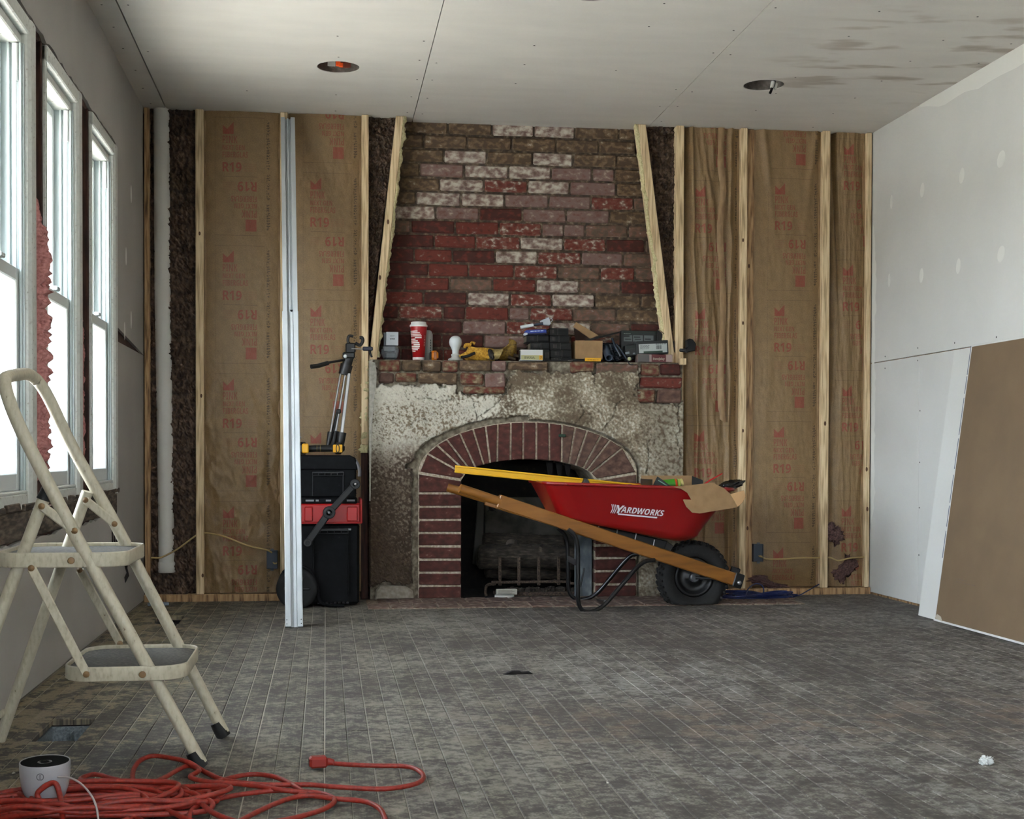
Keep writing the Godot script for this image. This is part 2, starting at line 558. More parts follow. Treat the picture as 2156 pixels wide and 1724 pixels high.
func floor_and_ceiling() -> void:
	var fm := mat(Color.WHITE, 0.72)
	fm.albedo_texture = floor_texture()
	fm.vertex_color_use_as_albedo = true
	fm.heightmap_enabled = true
	fm.heightmap_scale = 0.12
	fm.heightmap_texture = speckle([0.0, Color.BLACK, 1.0, Color.WHITE], 0.02, 5, 41)
	fm.uv1_scale = Vector3.ONE
	M.floor = fm
	var fl := structure("floor", "worn strip floor of narrow boards grey with dirt and plaster dust", "floor")
	var P := 0.0572
	var X0 := -0.7455 - P * 3
	var count := 0
	var far := S()
	for k in 68:
		var x0 := X0 + P * k + 0.0008
		var x1 := x0 + P - rng.randf_range(0.0014, 0.0032)
		if x0 > XR:
			break
		x0 = maxf(x0, XL - 0.005)
		x1 = minf(x1, XR + 0.005)
		if x1 - x0 < 0.01:
			continue
		var cuts := [-7.1 if x0 < 0.2 or x0 > 2.34 else -6.592]
		while cuts[-1] < -2.2:
			cuts.append(cuts[-1] + rng.randf_range(0.75, 2.3))
		var spans := []
		for i in cuts.size() - 1:
			spans.append([cuts[i], cuts[i + 1]])
		var at_hole := x0 > -0.75 and x1 < -0.628
		for q in spans:
			var parts := [q]
			if at_hole:
				for hole in [[-6.415, -6.135], [-3.954, -3.66]]:
					var rest := []
					for r in parts:
						if r[1] <= hole[0] or r[0] >= hole[1]:
							rest.append(r)
							continue
						if r[0] < hole[0]:
							rest.append([r[0], hole[0]])
						if r[1] > hole[1]:
							rest.append([hole[1], r[1]])
					parts = rest
			for r in parts:
				var g := rng.randf_range(0.86, 1.08)
				var o := part(fl, "floor_board", plank(x0, x1, r[0] + 0.0008, minf(r[1], -2.0) - 0.0008, rng.randf_range(-0.0006, 0.0006), Color(g, g * rng.randf_range(0.97, 1.0), g * rng.randf_range(0.94, 1.0))), fm)
				count += 1
	# the boards behind the camera, and what lies in the joints: pale filler to the left, dirt to the right
	span(far, Vector3(XL, -0.02, -2.0), Vector3(XR, 0.0, ZN))
	var fill := StandardMaterial3D.new()
	fill.vertex_color_use_as_albedo = true
	fill.roughness = 0.95
	part(fl, "floor_boards_behind", far, tex(speckle([0.0, Color(0.3, 0.27, 0.24), 1.0, Color(0.56, 0.54, 0.5)], 0.02, 4, 42), Vector3(2, 2, 0.6), 0.8))
	var sub := S()
	for c in [[XL - 0.15, -0.7455, ZB - 0.2, ZN], [-0.6311, XR + 0.1, ZB - 0.2, ZN], [-0.7455, -0.6311, ZB - 0.2, -6.415], [-0.7455, -0.6311, -6.135, -3.954], [-0.7455, -0.6311, -3.66, ZN]]:
		var n: int = maxi(1, int((c[1] - c[0]) / 0.2))
		for i in n:
			var xa := lerpf(c[0], c[1], float(i) / n)
			var xb := lerpf(c[0], c[1], float(i + 1) / n)
			var v := []
			for p in [Vector3(xa, -0.0022, c[2]), Vector3(xb, -0.0022, c[2]), Vector3(xb, -0.0022, c[3]), Vector3(xa, -0.0022, c[3])]:
				v.append(p)
			for q in [v[0], v[1], v[2], v[0], v[2], v[3]]:
				var e := clampf((0.75 - q.x) / 0.9, 0.0, 1.0)
				sub.set_color(Color(0.15, 0.14, 0.125).lerp(Color(0.33, 0.305, 0.25), e))
				sub.add_vertex(q)
	part(fl, "joint_filler", sub, fill)
	var slab := S()
	for c in [[XL - 0.3, -0.7455, -7.9, ZN], [-0.6311, XR + 0.2, -7.9, ZN], [-0.7455, -0.6311, -7.9, -6.415], [-0.7455, -0.6311, -6.135, -3.954], [-0.7455, -0.6311, -3.66, ZN]]:
		span(slab, Vector3(c[0], -0.045, c[2]), Vector3(c[1], -0.02, c[3]))
	part(fl, "subfloor", slab, M.old_wood)
	for hole in [[-6.415, -6.135, "galvanised duct in the small floor opening near the back wall"], [-3.954, -3.66, "galvanised duct in the floor opening beside the step stool's feet"]]:
		var z0: float = hole[0]
		var z1: float = hole[1]
		var d := thing("floor_duct", hole[2], "duct", Vector3(-0.688, -0.3, (z0 + z1) * 0.5), "ducts under the floor openings")
		var s := S()
		span(s, Vector3(-0.752, -0.3, z0 - 0.006), Vector3(-0.7455, -0.02, z1 + 0.006))
		span(s, Vector3(-0.6311, -0.3, z0 - 0.006), Vector3(-0.625, -0.02, z1 + 0.006))
		span(s, Vector3(-0.7455, -0.3, z0 - 0.006), Vector3(-0.6311, -0.02, z0))
		span(s, Vector3(-0.7455, -0.3, z1), Vector3(-0.6311, -0.02, z1 + 0.006))
		span(s, Vector3(-0.752, -0.306, z0 - 0.006), Vector3(-0.625, -0.3, z1 + 0.006))
		part(d, "boot", s, M.galvanised)
		s = S()
		span(s, Vector3(-0.69, -0.28, z0), Vector3(-0.687, -0.03, z0 + 0.06))
		for k in 3:
			box(s, Vector3(-0.66, -0.05 - 0.03 * k, z0 + 0.002), Vector3(0.006, 0.006, 0.004))
		part(d, "seam_flange", s, M.galvanised)
	O = Vector3.ZERO

	# ceiling: four strips of drywall with open joints, round holes for lamps
	var ce := structure("ceiling", "drywall ceiling of wide unpainted sheets with open joints and three lamp holes", "ceiling")
	var cw := 640
	var ch := 960
	var n1 := noise(0.006, 5, 51)
	var n2 := noise(0.02, 4, 52)
	var im := Image.create(cw, ch, false, Image.FORMAT_RGB8)
	for y in ch:
		for x in cw:
			var X := XL + 3.75 * x / cw
			var Z := -7.1 + 5.6 * y / ch
			var a := n1.get_noise_2d(x, y)
			var v := 0.83 + a * 0.03 + n2.get_noise_2d(x * 0.5, y * 2.0) * 0.02
			var st := clampf((n2.get_noise_2d(x * 0.45 + y * 0.3 + 500.0, y * 1.6 - x * 0.2) - 0.16) * 3.0, 0.0, 1.0) * smoothstep(1.75, 2.3, X) * smoothstep(0.9, 0.3, absf(Z + 5.75))
			im.set_pixel(x, y, Color(v, v * 0.985, v * 0.955).lerp(Color(0.5, 0.44, 0.37), st * 0.5))
	var cm := mat(Color.WHITE, 0.9)
	cm.albedo_texture = ImageTexture.create_from_image(im)
	cm.uv1_triplanar = true
	cm.uv1_world_triplanar = true
	cm.uv1_scale = Vector3(1.0 / 3.75, 1.0 / 3.75, 1.0 / 5.6)
	cm.uv1_offset = Vector3(-XL / 3.75, 0, 7.1 / 5.6)
	var lamps := [Vector2(0.055, -6.195), Vector2(1.996, -6.22), Vector2(0.974, -5.07)]
	var edges := [XL - 0.1, -0.783, -0.777, 0.437, 0.441, 1.656, 1.66, XR + 0.1]
	var X := Transform3D(Basis(Vector3(1, 0, 0), Vector3(0, 0, 1), Vector3(0, -1, 0)), Vector3(0, H, 0))
	for k in 4:
		var a: float = edges[k * 2]
		var b: float = edges[k * 2 + 1]
		var poly := [Vector2(a, ZB - 0.2), Vector2(b, ZB - 0.2), Vector2(b, ZN), Vector2(a, ZN)]
		for l in lamps:
			if l.x > a and l.x < b:
				var cut := [Vector2(a, l.y - 0.0001)]
				for i in 41:
					var t := PI + TAU * i / 40.0
					var r := 0.093 + rng.randf_range(-0.001, 0.001)
					t = clampf(t, PI + 0.001, 3 * PI - 0.001)
					cut.append(l + Vector2(cos(t), sin(t)) * r)
				cut.append(Vector2(a, l.y + 0.0001))
				cut.reverse()
				poly.append_array(cut)
		var s := S()
		prism(s, poly, 0.0127, X)
		part(ce, "drywall_panel", s, cm)
	var up := S()
	span(up, Vector3(XL - 0.3, H + 0.18, -7.9), Vector3(XR + 0.2, H + 0.22, ZN + 0.1))
	part(ce, "joist_deck", up, M.old_wood)
	var sc := S(true)
	for gx in [-0.84, -0.745, -0.36, 0.05, 0.405, 0.48, 0.86, 1.27, 1.62, 1.7, 2.1, 2.5, 2.8]:
		for gz in range(13):
			if rng.randf() < 0.72:
				lathe(sc, [Vector2(0.0045, 0.001), Vector2(0.0045, -0.0004), Vector2(0, -0.0004)], Vector3(gx + rng.randf_range(-0.006, 0.006), H, -6.97 + gz * 0.305 + rng.randf_range(-0.02, 0.02)), 8)
	stuff(part(ce, "screw_heads", sc, M.screw))
	var tags := ["recessed lamp housing with an orange tag in the ceiling hole above the metal channel", "recessed lamp housing with a loose wire connector hanging from its ceiling hole", "dark recessed lamp hole nearest the camera, between the two middle ceiling joints"]
	for k in 3:
		var l: Vector2 = lamps[k]
		var t := thing("recessed_lamp", tags[k], "lamp", Vector3(l.x, H, l.y), "recessed lamp housings in the ceiling")
		var s := S(true)
		lathe(s, [Vector2(0.091, 0.0), Vector2(0.09, 0.012), Vector2(0.088, 0.12), Vector2(0.07, 0.14), Vector2(0, 0.14)], Vector3(l.x, H + 0.002, l.y), 32)
		part(t, "housing", s, tex(speckle([0.0, Color(0.2, 0.17, 0.15), 1.0, Color(0.42, 0.39, 0.36)], 0.02, 3, 43), Vector3(4, 4, 4), 0.5))
		if k == 0:
			s = S()
			box(s, Vector3(l.x - 0.035, H + 0.05, l.y - 0.078), Vector3(0.045, 0.05, 0.004))
			part(t, "paper_label", s, mat(Color(0.7, 0.7, 0.68), 0.7))
			s = S()
			box(s, Vector3(l.x + 0.0, H + 0.045, l.y - 0.074), Vector3(0.022, 0.04, 0.012), 0.003)
			box(s, Vector3(l.x + 0.012, H + 0.03, l.y - 0.07), Vector3(0.02, 0.02, 0.01), 0.003)
			part(t, "orange_connector", s, mat(Color(0.9, 0.32, 0.08), 0.5))
			s = S()
			span(s, Vector3(l.x + 0.01, H + 0.02, l.y - 0.085), Vector3(l.x + 0.08, H + 0.07, l.y - 0.07))
			part(t, "junction_cover", s, mat(Color(0.42, 0.17, 0.1), 0.7))
		elif k == 1:
			s = S(true)
			tube(s, spline([Vector3(l.x + 0.03, H + 0.1, l.y), Vector3(l.x + 0.045, H + 0.02, l.y + 0.02), Vector3(l.x + 0.03, H - 0.02, l.y + 0.03), Vector3(l.x + 0.02, H - 0.045, l.y + 0.03)]), 0.006, 8)
			part(t, "wire", s, M.black)
			s = S(true)
			for q in [Vector3(0.028, -0.018, 0.03), Vector3(0.045, -0.022, 0.02)]:
				tube(s, PackedVector3Array([Vector3(l.x, H, l.y) + q + Vector3(0.008, 0.028, 0), Vector3(l.x, H, l.y) + q]), 0.01, 8, 1.0, 0.008)
			part(t, "wire_nut", s, mat(Color(0.75, 0.75, 0.72), 0.5))
	O = Vector3.ZERO


# ---------------------------------------------------------------- side walls
func left_xf(d := 0.0) -> Transform3D:   # outline in (-z, y) on the left wall
	return Transform3D(Basis(Vector3(0, 0, -1), Vector3(0, 1, 0), Vector3(1, 0, 0)), Vector3(XL + d, 0, 0))


func right_xf(d := 0.0) -> Transform3D:  # outline in (z, y) on the right wall
	return Transform3D(Basis(Vector3(0, 0, 1), Vector3(0, 1, 0), Vector3(-1, 0, 0)), Vector3(XR - d, 0, 0))


func ragged(a: Vector2, b: Vector2, n: int, amp: float) -> Array:
	var out := []
	for i in n:
		var p := a.lerp(b, float(i) / n)
		if i > 0:
			p += Vector2(rng.randf_range(-amp, amp), rng.randf_range(-amp, amp))
		out.append(p)
	return out


func side_walls() -> void:
	var wl := structure("wall_left", "left wall of grey drywall round three stripped windows", "wall")
	var s := S()
	# drywall: a high sheet over the windows, a low sheet under them, two pieces between windows and corner
	var top := [Vector2(7.05, 1.2195), Vector2(7.05, H), Vector2(-ZN, H), Vector2(-ZN, 2.045)]
	top.append_array(ragged(Vector2(3.6, 2.056), Vector2(6.15, 2.058), 46, 0.007))
	top.append_array(ragged(Vector2(6.15, 2.058), Vector2(6.15, 1.2195), 14, 0.003))
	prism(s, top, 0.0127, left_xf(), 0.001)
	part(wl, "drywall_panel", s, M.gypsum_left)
	s = S()
	var low := [Vector2(7.05, 0.01), Vector2(7.05, 1.2165), Vector2(6.15, 1.2165)]
	low.append_array(ragged(Vector2(6.15, 1.21), Vector2(6.15, 0.475), 10, 0.003))
	low.append_array(ragged(Vector2(6.15, 0.47), Vector2(3.6, 0.47), 50, 0.007))
	low.append_array([Vector2(3.6, 0.6), Vector2(-ZN, 0.6), Vector2(-ZN, 0.01)])
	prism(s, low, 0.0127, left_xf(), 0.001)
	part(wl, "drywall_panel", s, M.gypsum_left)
	s = S()
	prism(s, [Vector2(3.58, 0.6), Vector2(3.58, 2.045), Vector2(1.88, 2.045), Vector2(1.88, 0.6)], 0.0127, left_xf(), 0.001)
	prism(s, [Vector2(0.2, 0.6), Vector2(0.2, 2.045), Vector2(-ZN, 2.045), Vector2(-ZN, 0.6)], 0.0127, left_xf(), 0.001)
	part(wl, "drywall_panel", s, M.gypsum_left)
	# the outer wall behind, open at the windows
	s = S()
	for c in [[-7.9, -0.02, -6.18, H + 0.2], [-3.62, 0.0, -2.7, H + 0.2], [-0.2, 0.0, ZN, H + 0.2], [-6.18, 0.0, -3.62, 0.52], [-6.18, 2.036, -3.62, H + 0.2], [-2.7, 0.0, -0.2, 0.6], [-2.7, 2.045, -0.2, H + 0.2], [-2.7, 0.0, -1.87, H + 0.2]]:
		span(s, Vector3(XL - 0.16, c[1], c[0]), Vector3(XL - 0.013, c[3], c[2]))
	part(wl, "wall_core", s, M.old_wood)
	# bare wood under the sills and over the heads
	s = S()
	for c in [[-6.14, -5.31], [-5.3, -4.52], [-4.51, -3.62]]:
		box(s, Vector3(XL - 0.004, 0.52, (c[0] + c[1]) * 0.5), Vector3(0.012, 0.085, c[1] - c[0]), 0.002, Basis(), 0.003)
	part(wl, "apron_board", s, M.grey_wood)
	s = S()
	for i in 14:
		var z := -6.1 + i * 0.18 + rng.randf_range(-0.03, 0.03)
		box(s, Vector3(XL + 0.004, 0.575 + rng.randf_range(-0.004, 0.004), z), Vector3(0.02, 0.02, rng.randf_range(0.1, 0.17)), 0.003, Basis(), 0.003)
	part(wl, "broken_lath", s, M.grey_wood)
	s = S(true)
	for q in [Vector2(6.62, 1.93), Vector2(6.45, 1.62), Vector2(6.61, 1.35), Vector2(6.4, 1.28)]:
		lathe(s, [Vector2(0.022, 0), Vector2(0.018, 0.001), Vector2(0, 0.0018)], Vector3(XL, q.y, -q.x), 12, Basis(Vector3(0, 0, 1), Vector3(1, 0, 0), Vector3(0, 1.9, 0)))
	part(wl, "joint_compound", s, M.mud)
	s = S()
	for q in [[6.3, 0.72, 0.05], [6.42, 0.66, 0.06], [6.36, 0.55, 0.035]]:
		box(s, Vector3(XL + 0.004, 0.33 + q[2], -q[0] + 0.3), Vector3(0.004, 0.05 + q[2], 0.012), 0.001, Basis(Vector3.RIGHT, 0.2))
	part(wl, "rust_flake", s, mat(Color(0.16, 0.12, 0.1), 0.9))

	var wr := structure("wall_right", "right wall of pale drywall with filled screw spots and one joint", "wall")
	s = S()
	prism(s, [Vector2(-7.05, 1.2205), Vector2(ZN, 1.2205), Vector2(ZN, H), Vector2(-7.05, H)], 0.0127, right_xf(), 0.002)
	part(wr, "drywall_panel", s, M.gypsum)
	s = S()
	prism(s, [Vector2(-7.05, 0.012), Vector2(-6.4435, 0.012), Vector2(-6.4435, 1.2165), Vector2(-7.05, 1.2165)], 0.0127, right_xf(), 0.001)
	part(wr, "drywall_panel", s, M.gypsum)
	s = S()
	prism(s, [Vector2(-6.4425, 0.012), Vector2(ZN, 0.012), Vector2(ZN, 1.2165), Vector2(-6.4425, 1.2165)], 0.0127, right_xf(), 0.001)
	part(wr, "drywall_panel", s, M.gypsum)
	s = S()
	span(s, Vector3(XR + 0.013, -0.02, -7.9), Vector3(XR + 0.15, H + 0.2, ZN))
	part(wr, "wall_core", s, M.stud_dark)
	for q in [[-6.793, 2.024, 0.5], [-6.423, 2.015, 0.75], [-6.002, 2.001, 0.8], [-5.631, 1.998, 1.1], [-6.816, 1.629, 0.5], [-6.426, 1.604, 0.7], [-6.029, 1.596, 0.7], [-5.624, 1.593, 1.0]]:
		s = S(true)
		lathe(s, [Vector2(0.036, -0.0006), Vector2(0.03, 0.001), Vector2(0.015, 0.002), Vector2(0, 0.0022)], Vector3(XR, q[1], q[0]), 16, Basis(Vector3(0, 0.3, 1.0 * q[2]), Vector3(-1, 0, 0), Vector3(0, 1.0, -0.1)))
		part(wr, "joint_compound", s, M.mud)
	# tape and compound along the ceiling, and up the corner
	var wob := noise(3.0, 3, 61)
	part(wr, "seam_compound", grid(120, 5, func(u, v):
		var z = lerpf(-6.45, ZN, u)
		var wd = smoothstep(0.0, 0.03, u) * (0.055 + 0.03 * wob.get_noise_1d(z) + 0.02 * smoothstep(-6.45, -5.0, z)) + 0.012
		return Vector3(XR - 0.003 * (1.0 - v) - 0.0002, H - 0.001 - v * wd, z)), M.mud)
	part(wr, "corner_compound", grid(3, 60, func(u, v):
		var y = lerpf(0.35, 1.98, v)
		return Vector3(XR - 0.0016 + 0.001 * u, y, ZB + 0.004 + u * (0.03 + 0.05 * absf(wob.get_noise_1d(y * 2.0 + 40.0))) * smoothstep(0.0, 0.1, v) * smoothstep(1.0, 0.9, v))), M.mud)
	s = S(true)
	for gz in 9:
		for y in [1.19, 1.25]:
			lathe(s, [Vector2(0.004, 0), Vector2(0.004, 0.0008), Vector2(0, 0.0008)], Vector3(XR, y + rng.randf_range(-0.008, 0.008), -6.86 + gz * 0.4), 8, Basis(Vector3(0, 0, 1), Vector3(-1, 0, 0), Vector3(0, 1, 0)))
	for y in [0.25, 0.48, 0.7, 0.95]:
		lathe(s, [Vector2(0.004, 0), Vector2(0.004, 0.0008), Vector2(0, 0.0008)], Vector3(XR, y, -6.43), 8, Basis(Vector3(0, 0, 1), Vector3(-1, 0, 0), Vector3(0, 1, 0)))
	stuff(part(wr, "screw_heads", s, M.screw))

	# the wall behind the camera, with the wide opening that lights the near half of the room
	var wf := structure("wall_front", "wall behind the camera with a wide glazed opening", "wall")
	s = S()
	for c in [[XL - 0.3, 0.0, 0.2, H + 0.2], [1.5, 0.0, XR + 0.2, H + 0.2], [0.2, 2.05, 1.5, H + 0.2], [0.2, -0.02, 1.5, 0.9]]:
		span(s, Vector3(c[0], c[1], ZN), Vector3(c[2], c[3], ZN + 0.14))
	part(wf, "wall_core", s, M.gypsum)
	var wo := structure("window_4", "window in the wall behind the camera", "window")
	s = S()
	for x in [0.2, 0.82, 1.44]:
		span(s, Vector3(x, 0.9, ZN + 0.03), Vector3(x + 0.06, 2.05, ZN + 0.09), 0.004)
	span(s, Vector3(0.2, 0.9, ZN + 0.03), Vector3(1.5, 0.96, ZN + 0.09), 0.004)
	span(s, Vector3(0.2, 1.99, ZN + 0.03), Vector3(1.5, 2.05, ZN + 0.09), 0.004)
	part(wo, "window_frame", s, M.vinyl)
	for k in 2:
		s = S()
		span(s, Vector3(0.26 + k * 0.62, 0.96, ZN + 0.057), Vector3(0.82 + k * 0.62, 1.99, ZN + 0.063))
		part(wo, "pane", s, M.pane)
	# unseen eaves, added to keep the high sky light off the floor
	var ev := structure("trim_added_eaves", "unseen eaves added outside to block the high sky over the windows", "eaves")
	s = S()
	span(s, Vector3(XL - 0.85, H - 0.1, ZB - 1.0), Vector3(XL - 0.16, H, ZN + 1.0), 0.01)
	span(s, Vector3(XL - 0.8, H - 0.1, ZN + 0.14), Vector3(XR + 0.5, H, ZN + 0.9), 0.01)
	part(ev, "added_soffit", s, mat(Color(0.7, 0.7, 0.68), 0.8))
	# the second window group in the left wall, nearer than the photograph shows
	wo = structure("window_5", "second window group in the left wall beside the camera", "window")
	s = S()
	for z in [-1.88, -1.06, -0.26]:
		span(s, Vector3(XL - 0.1, 0.6, z), Vector3(XL + 0.02, 2.045, z + 0.07), 0.004)
	span(s, Vector3(XL - 0.1, 0.6, -1.88), Vector3(XL, 0.65, -0.2), 0.004)
	span(s, Vector3(XL - 0.1, 1.28, -1.88), Vector3(XL - 0.03, 1.32, -0.2), 0.004)
	span(s, Vector3(XL - 0.1, 1.99, -1.88), Vector3(XL, 2.045, -0.2), 0.004)
	part(wo, "window_frame", s, M.old_paint)
	for k in [1, 2]:
		s = S()
		span(s, Vector3(XL - 0.06, 0.65, -2.63 + k * 0.82), Vector3(XL - 0.056, 1.99, -1.88 + k * 0.82))
		part(wo, "pane", s, M.pane)


# ---------------------------------------------------------------- windows
func sash(p: Node, n: String, x: float, z0: float, z1: float, y0: float, y1: float, w: float, t: float) -> void:
	var o := Node3D.new()
	o.name = n
	p.add_child(o, true)
	var s := S()
	span(s, Vector3(x - t, y0, z0), Vector3(x, y1, z0 + w), 0.004)
	span(s, Vector3(x - t, y0, z1 - w), Vector3(x, y1, z1), 0.004)
	part(o, "stile", s, M.vinyl)
	s = S()
	span(s, Vector3(x - t, y0, z0 + w), Vector3(x, y0 + w * 1.25, z1 - w), 0.004)
	span(s, Vector3(x - t, y1 - w, z0 + w), Vector3(x, y1, z1 - w), 0.004)
	part(o, "rail", s, M.vinyl)
	s = S()
	span(s, Vector3(x - t * 0.5 - 0.002, y0 + w, z0 + w), Vector3(x - t * 0.5 + 0.002, y1 - w, z1 - w))
	part(o, "pane", s, M.pane)


func windows() -> void:
	var ends := [-6.14, -5.27, -4.45]
	for k in 3:
		var z0: float = ends[k]           # far edge of the casing
		var z1 := z0 + 0.655
		var w := structure("window_%d" % (3 - k), ["farthest double-hung window beside the drywall corner", "middle double-hung window with pink wool beside it", "nearest double-hung window cut by the photograph's edge"][k], "window")
		var s := S()
		# far casing post with a rounded face, standing proud of the stripped wall
		var prof := [Vector2(XL - 0.1, z0), Vector2(XL + 0.004, z0), Vector2(XL + 0.01, z0 + 0.012), Vector2(XL + 0.013, z0 + 0.05), Vector2(XL + 0.012, z0 + 0.085), Vector2(XL + 0.004, z0 + 0.105), Vector2(XL - 0.004, z0 + 0.11), Vector2(XL - 0.1, z0 + 0.11)]
		prism(s, prof, 1.47, Transform3D(Basis(Vector3(1, 0, 0), Vector3(0, 0, 1), Vector3(0, -1, 0)), Vector3(0, 0.565, 0)))
		part(w, "casing_post", s, M.old_paint)
		s = S()
		span(s, Vector3(XL - 0.1, 0.565, z1 - 0.025), Vector3(XL + 0.005, 2.035, z1), 0.003)
		part(w, "near_jamb", s, M.old_paint)
		s = S()
		span(s, Vector3(XL - 0.11, 0.5, z1 + 0.001), Vector3(XL - 0.004, 2.04, z1 + 0.02), 0.003)
		part(w, "rough_jamb", s, M.old_wood)
		s = S()
		span(s, Vector3(XL - 0.1, 1.985, z0 + 0.11), Vector3(XL + 0.012, 2.035, z1), 0.004)
		span(s, Vector3(XL - 0.1, 1.955, z0 + 0.11), Vector3(XL - 0.012, 1.985, z1 - 0.025), 0.004)
		part(w, "head_board", s, M.old_paint)
		s = S()
		span(s, Vector3(XL - 0.1, 0.565, z0 + 0.11), Vector3(XL + 0.004, 0.612, z1 - 0.025), 0.003)
		span(s, Vector3(XL - 0.1, 0.612, z0 + 0.11), Vector3(XL + 0.002, 0.622, z1 - 0.025), 0.003)
		part(w, "sill_board", s, M.old_paint)
		var a := z0 + 0.11
		var b := z1 - 0.025
		s = S()
		for e in [[a, a + 0.012], [b - 0.012, b]]:
			span(s, Vector3(XL - 0.1, 0.622, e[0]), Vector3(XL - 0.003, 1.955, e[1]))
		for x in [-0.008, -0.042, -0.082]:
			span(s, Vector3(XL + x - 0.008, 0.622, a + 0.012), Vector3(XL + x, 1.955, a + 0.024), 0.002)
		part(w, "track", s, M.track)
		s = S(true)
		lathe(s, [Vector2(0, 0), Vector2(0.009, 0), Vector2(0.009, 0.11), Vector2(0, 0.11)], Vector3(XL - 0.025, 1.84, a + 0.024), 12, Basis(), true)
		part(w, "balance_cap", s, M.vinyl)
		s = S(true)
		lathe(s, [Vector2(0.004, 0), Vector2(0.004, 0.57)], Vector3(XL - 0.025, 1.28, a + 0.024), 8)
		part(w, "balance_tube", s, M.track)
		sash(w, "lower_sash", XL - 0.018, a + 0.013, b - 0.013, 0.622, 1.285, 0.042, 0.03)
		sash(w, "upper_sash", XL - 0.068, a + 0.013, b - 0.013, 1.24, 1.955, 0.038, 0.03)
		s = S()
		box(s, Vector3(XL - 0.018, 1.292, (a + b) * 0.5), Vector3(0.02, 0.014, 0.05), 0.003)
		part(w, "sash_lock", s, M.vinyl)
		# storm window outside
		s = S()
		for e in [[a, a + 0.03], [b - 0.03, b]]:
			span(s, Vector3(XL - 0.125, 0.6, e[0]), Vector3(XL - 0.11, 1.98, e[1]))
		span(s, Vector3(XL - 0.125, 0.955, a), Vector3(XL - 0.11, 0.98, b))
		span(s, Vector3(XL - 0.125, 1.95, a), Vector3(XL - 0.11, 1.98, b))
		span(s, Vector3(XL - 0.125, 0.6, a), Vector3(XL - 0.11, 0.63, b))
		part(w, "storm_frame", s, M.track)
	# the hollows between the windows: old studs, and pink wool stuffed in
	for k in 2:
		var z: float = ends[k + 1]
		var w := structure("trim_%d" % (k + 1), ["dark old stud in the hollow beside the farthest window", "dark old stud in the hollow beside the middle window"][k], "stud")
		var s := S()
		span(s, Vector3(XL - 0.1, 0.5, z - 0.17), Vector3(XL - 0.03, 2.04, z - 0.11), 0.003)
		span(s, Vector3(XL - 0.1, 0.5, z - 0.11), Vector3(XL - 0.055, 2.04, z - 0.002), 0.003)
		part(w, "stud", s, M.old_wood)
		s = S()
		span(s, Vector3(XL - 0.13, 0.5, z - 0.2), Vector3(XL - 0.1, 2.04, z), 0.003)
		part(w, "backing_board", s, M.old_wood)
		var nz := noise(6.0, 4, 70 + k)
		var t := thing("insulation_wool", ["thin pink wool tuft in the hollow beside the farthest window", "bulging pink wool strip in the hollow beside the middle window"][k], "insulation", Vector3(XL - 0.03, 0.62, z - 0.04))
		var big: float = [0.35, 0.8][k]
		part(t, "wool", grid(12, 90, func(u, v):
			var y = lerpf(0.62, [1.35, 1.62][k], v)
			var env = smoothstep(0.0, 0.08, v) * smoothstep(1.0, 0.75, v)
			var a = PI * u
			var r = (0.03 + 0.022 * nz.get_noise_2d(y * 4.0, u * 0.6)) * env + 0.003
			return Vector3(XL - 0.035 + (sin(a) * r * 1.9 + 0.012 * nz.get_noise_2d(y * 9.0, u * 3.0)) * big + 0.004, y, z - 0.11 - cos(a) * r * 1.4)), M.pink_wool)
	O = Vector3.ZERO
	# outside: the bright bare yard
	var gr := S()
	span(gr, Vector3(-60, -0.62, -70), Vector3(XL - 0.17, -0.5, 12))
	var g := part(self, "ground", gr, tex(speckle([0.0, Color(0.84, 0.83, 0.8), 1.0, Color(0.92, 0.91, 0.89)], 0.02, 4, 44), Vector3(0.7, 0.7, 0.7), 0.9))
	g.set_meta("kind", "structure")


# ---------------------------------------------------------------- framing and insulation
func stamp(im: Image, txt: String, x0: float, y0: float, w: float, h: float, ink: Color, turned: Vector2, worn: FastNoiseLite) -> void:
	# prints words into the box (x0, y0, w, h); turned.x > 0: the whole box turned half a circle about «turned»
	var t := TextMesh.new()
	t.text = txt
	t.font = font()
	t.font_size = 32
	t.pixel_size = 1.0
	t.depth = 1.0
	t.curve_step = 2.0
	var a := t.get_mesh_arrays()
	var v: PackedVector3Array = a[Mesh.ARRAY_VERTEX]
	var ix: PackedInt32Array = a[Mesh.ARRAY_INDEX]
	var lo := Vector2(1e9, 1e9)
	var hi := -lo
	for p in v:
		lo = lo.min(Vector2(p.x, p.y))
		hi = hi.max(Vector2(p.x, p.y))
	for i in range(0, ix.size(), 3):
		if v[ix[i]].z < 0.2 or v[ix[i + 1]].z < 0.2 or v[ix[i + 2]].z < 0.2:
			continue
		var q := []
		for k in 3:
			var p := v[ix[i + k]]
			var r := Vector2(x0 + (p.x - lo.x) / (hi.x - lo.x) * w, y0 + (hi.y - p.y) / (hi.y - lo.y) * h)
			q.append(turned * 2.0 - r if turned.x > 0.0 else r)
		ink_triangle(im, q, ink, worn)


func ink_triangle(im: Image, q: Array, ink: Color, worn: FastNoiseLite) -> void:
	var a: Vector2 = q[0]
	var b: Vector2 = q[1]
	var c: Vector2 = q[2]
	for y in range(maxi(0, int(minf(a.y, minf(b.y, c.y)))), mini(im.get_height(), int(maxf(a.y, maxf(b.y, c.y))) + 1)):
		for x in range(maxi(0, int(minf(a.x, minf(b.x, c.x)))), mini(im.get_width(), int(maxf(a.x, maxf(b.x, c.x))) + 1)):
			if Geometry2D.point_is_inside_triangle(Vector2(x + 0.5, y + 0.5), a, b, c):
				var n := clampf(0.85 + worn.get_noise_2d(x, y) * 0.9, 0.2, 1.0) if worn else 1.0
				im.set_pixel(x, y, im.get_pixel(x, y).lerp(ink, ink.a * n))


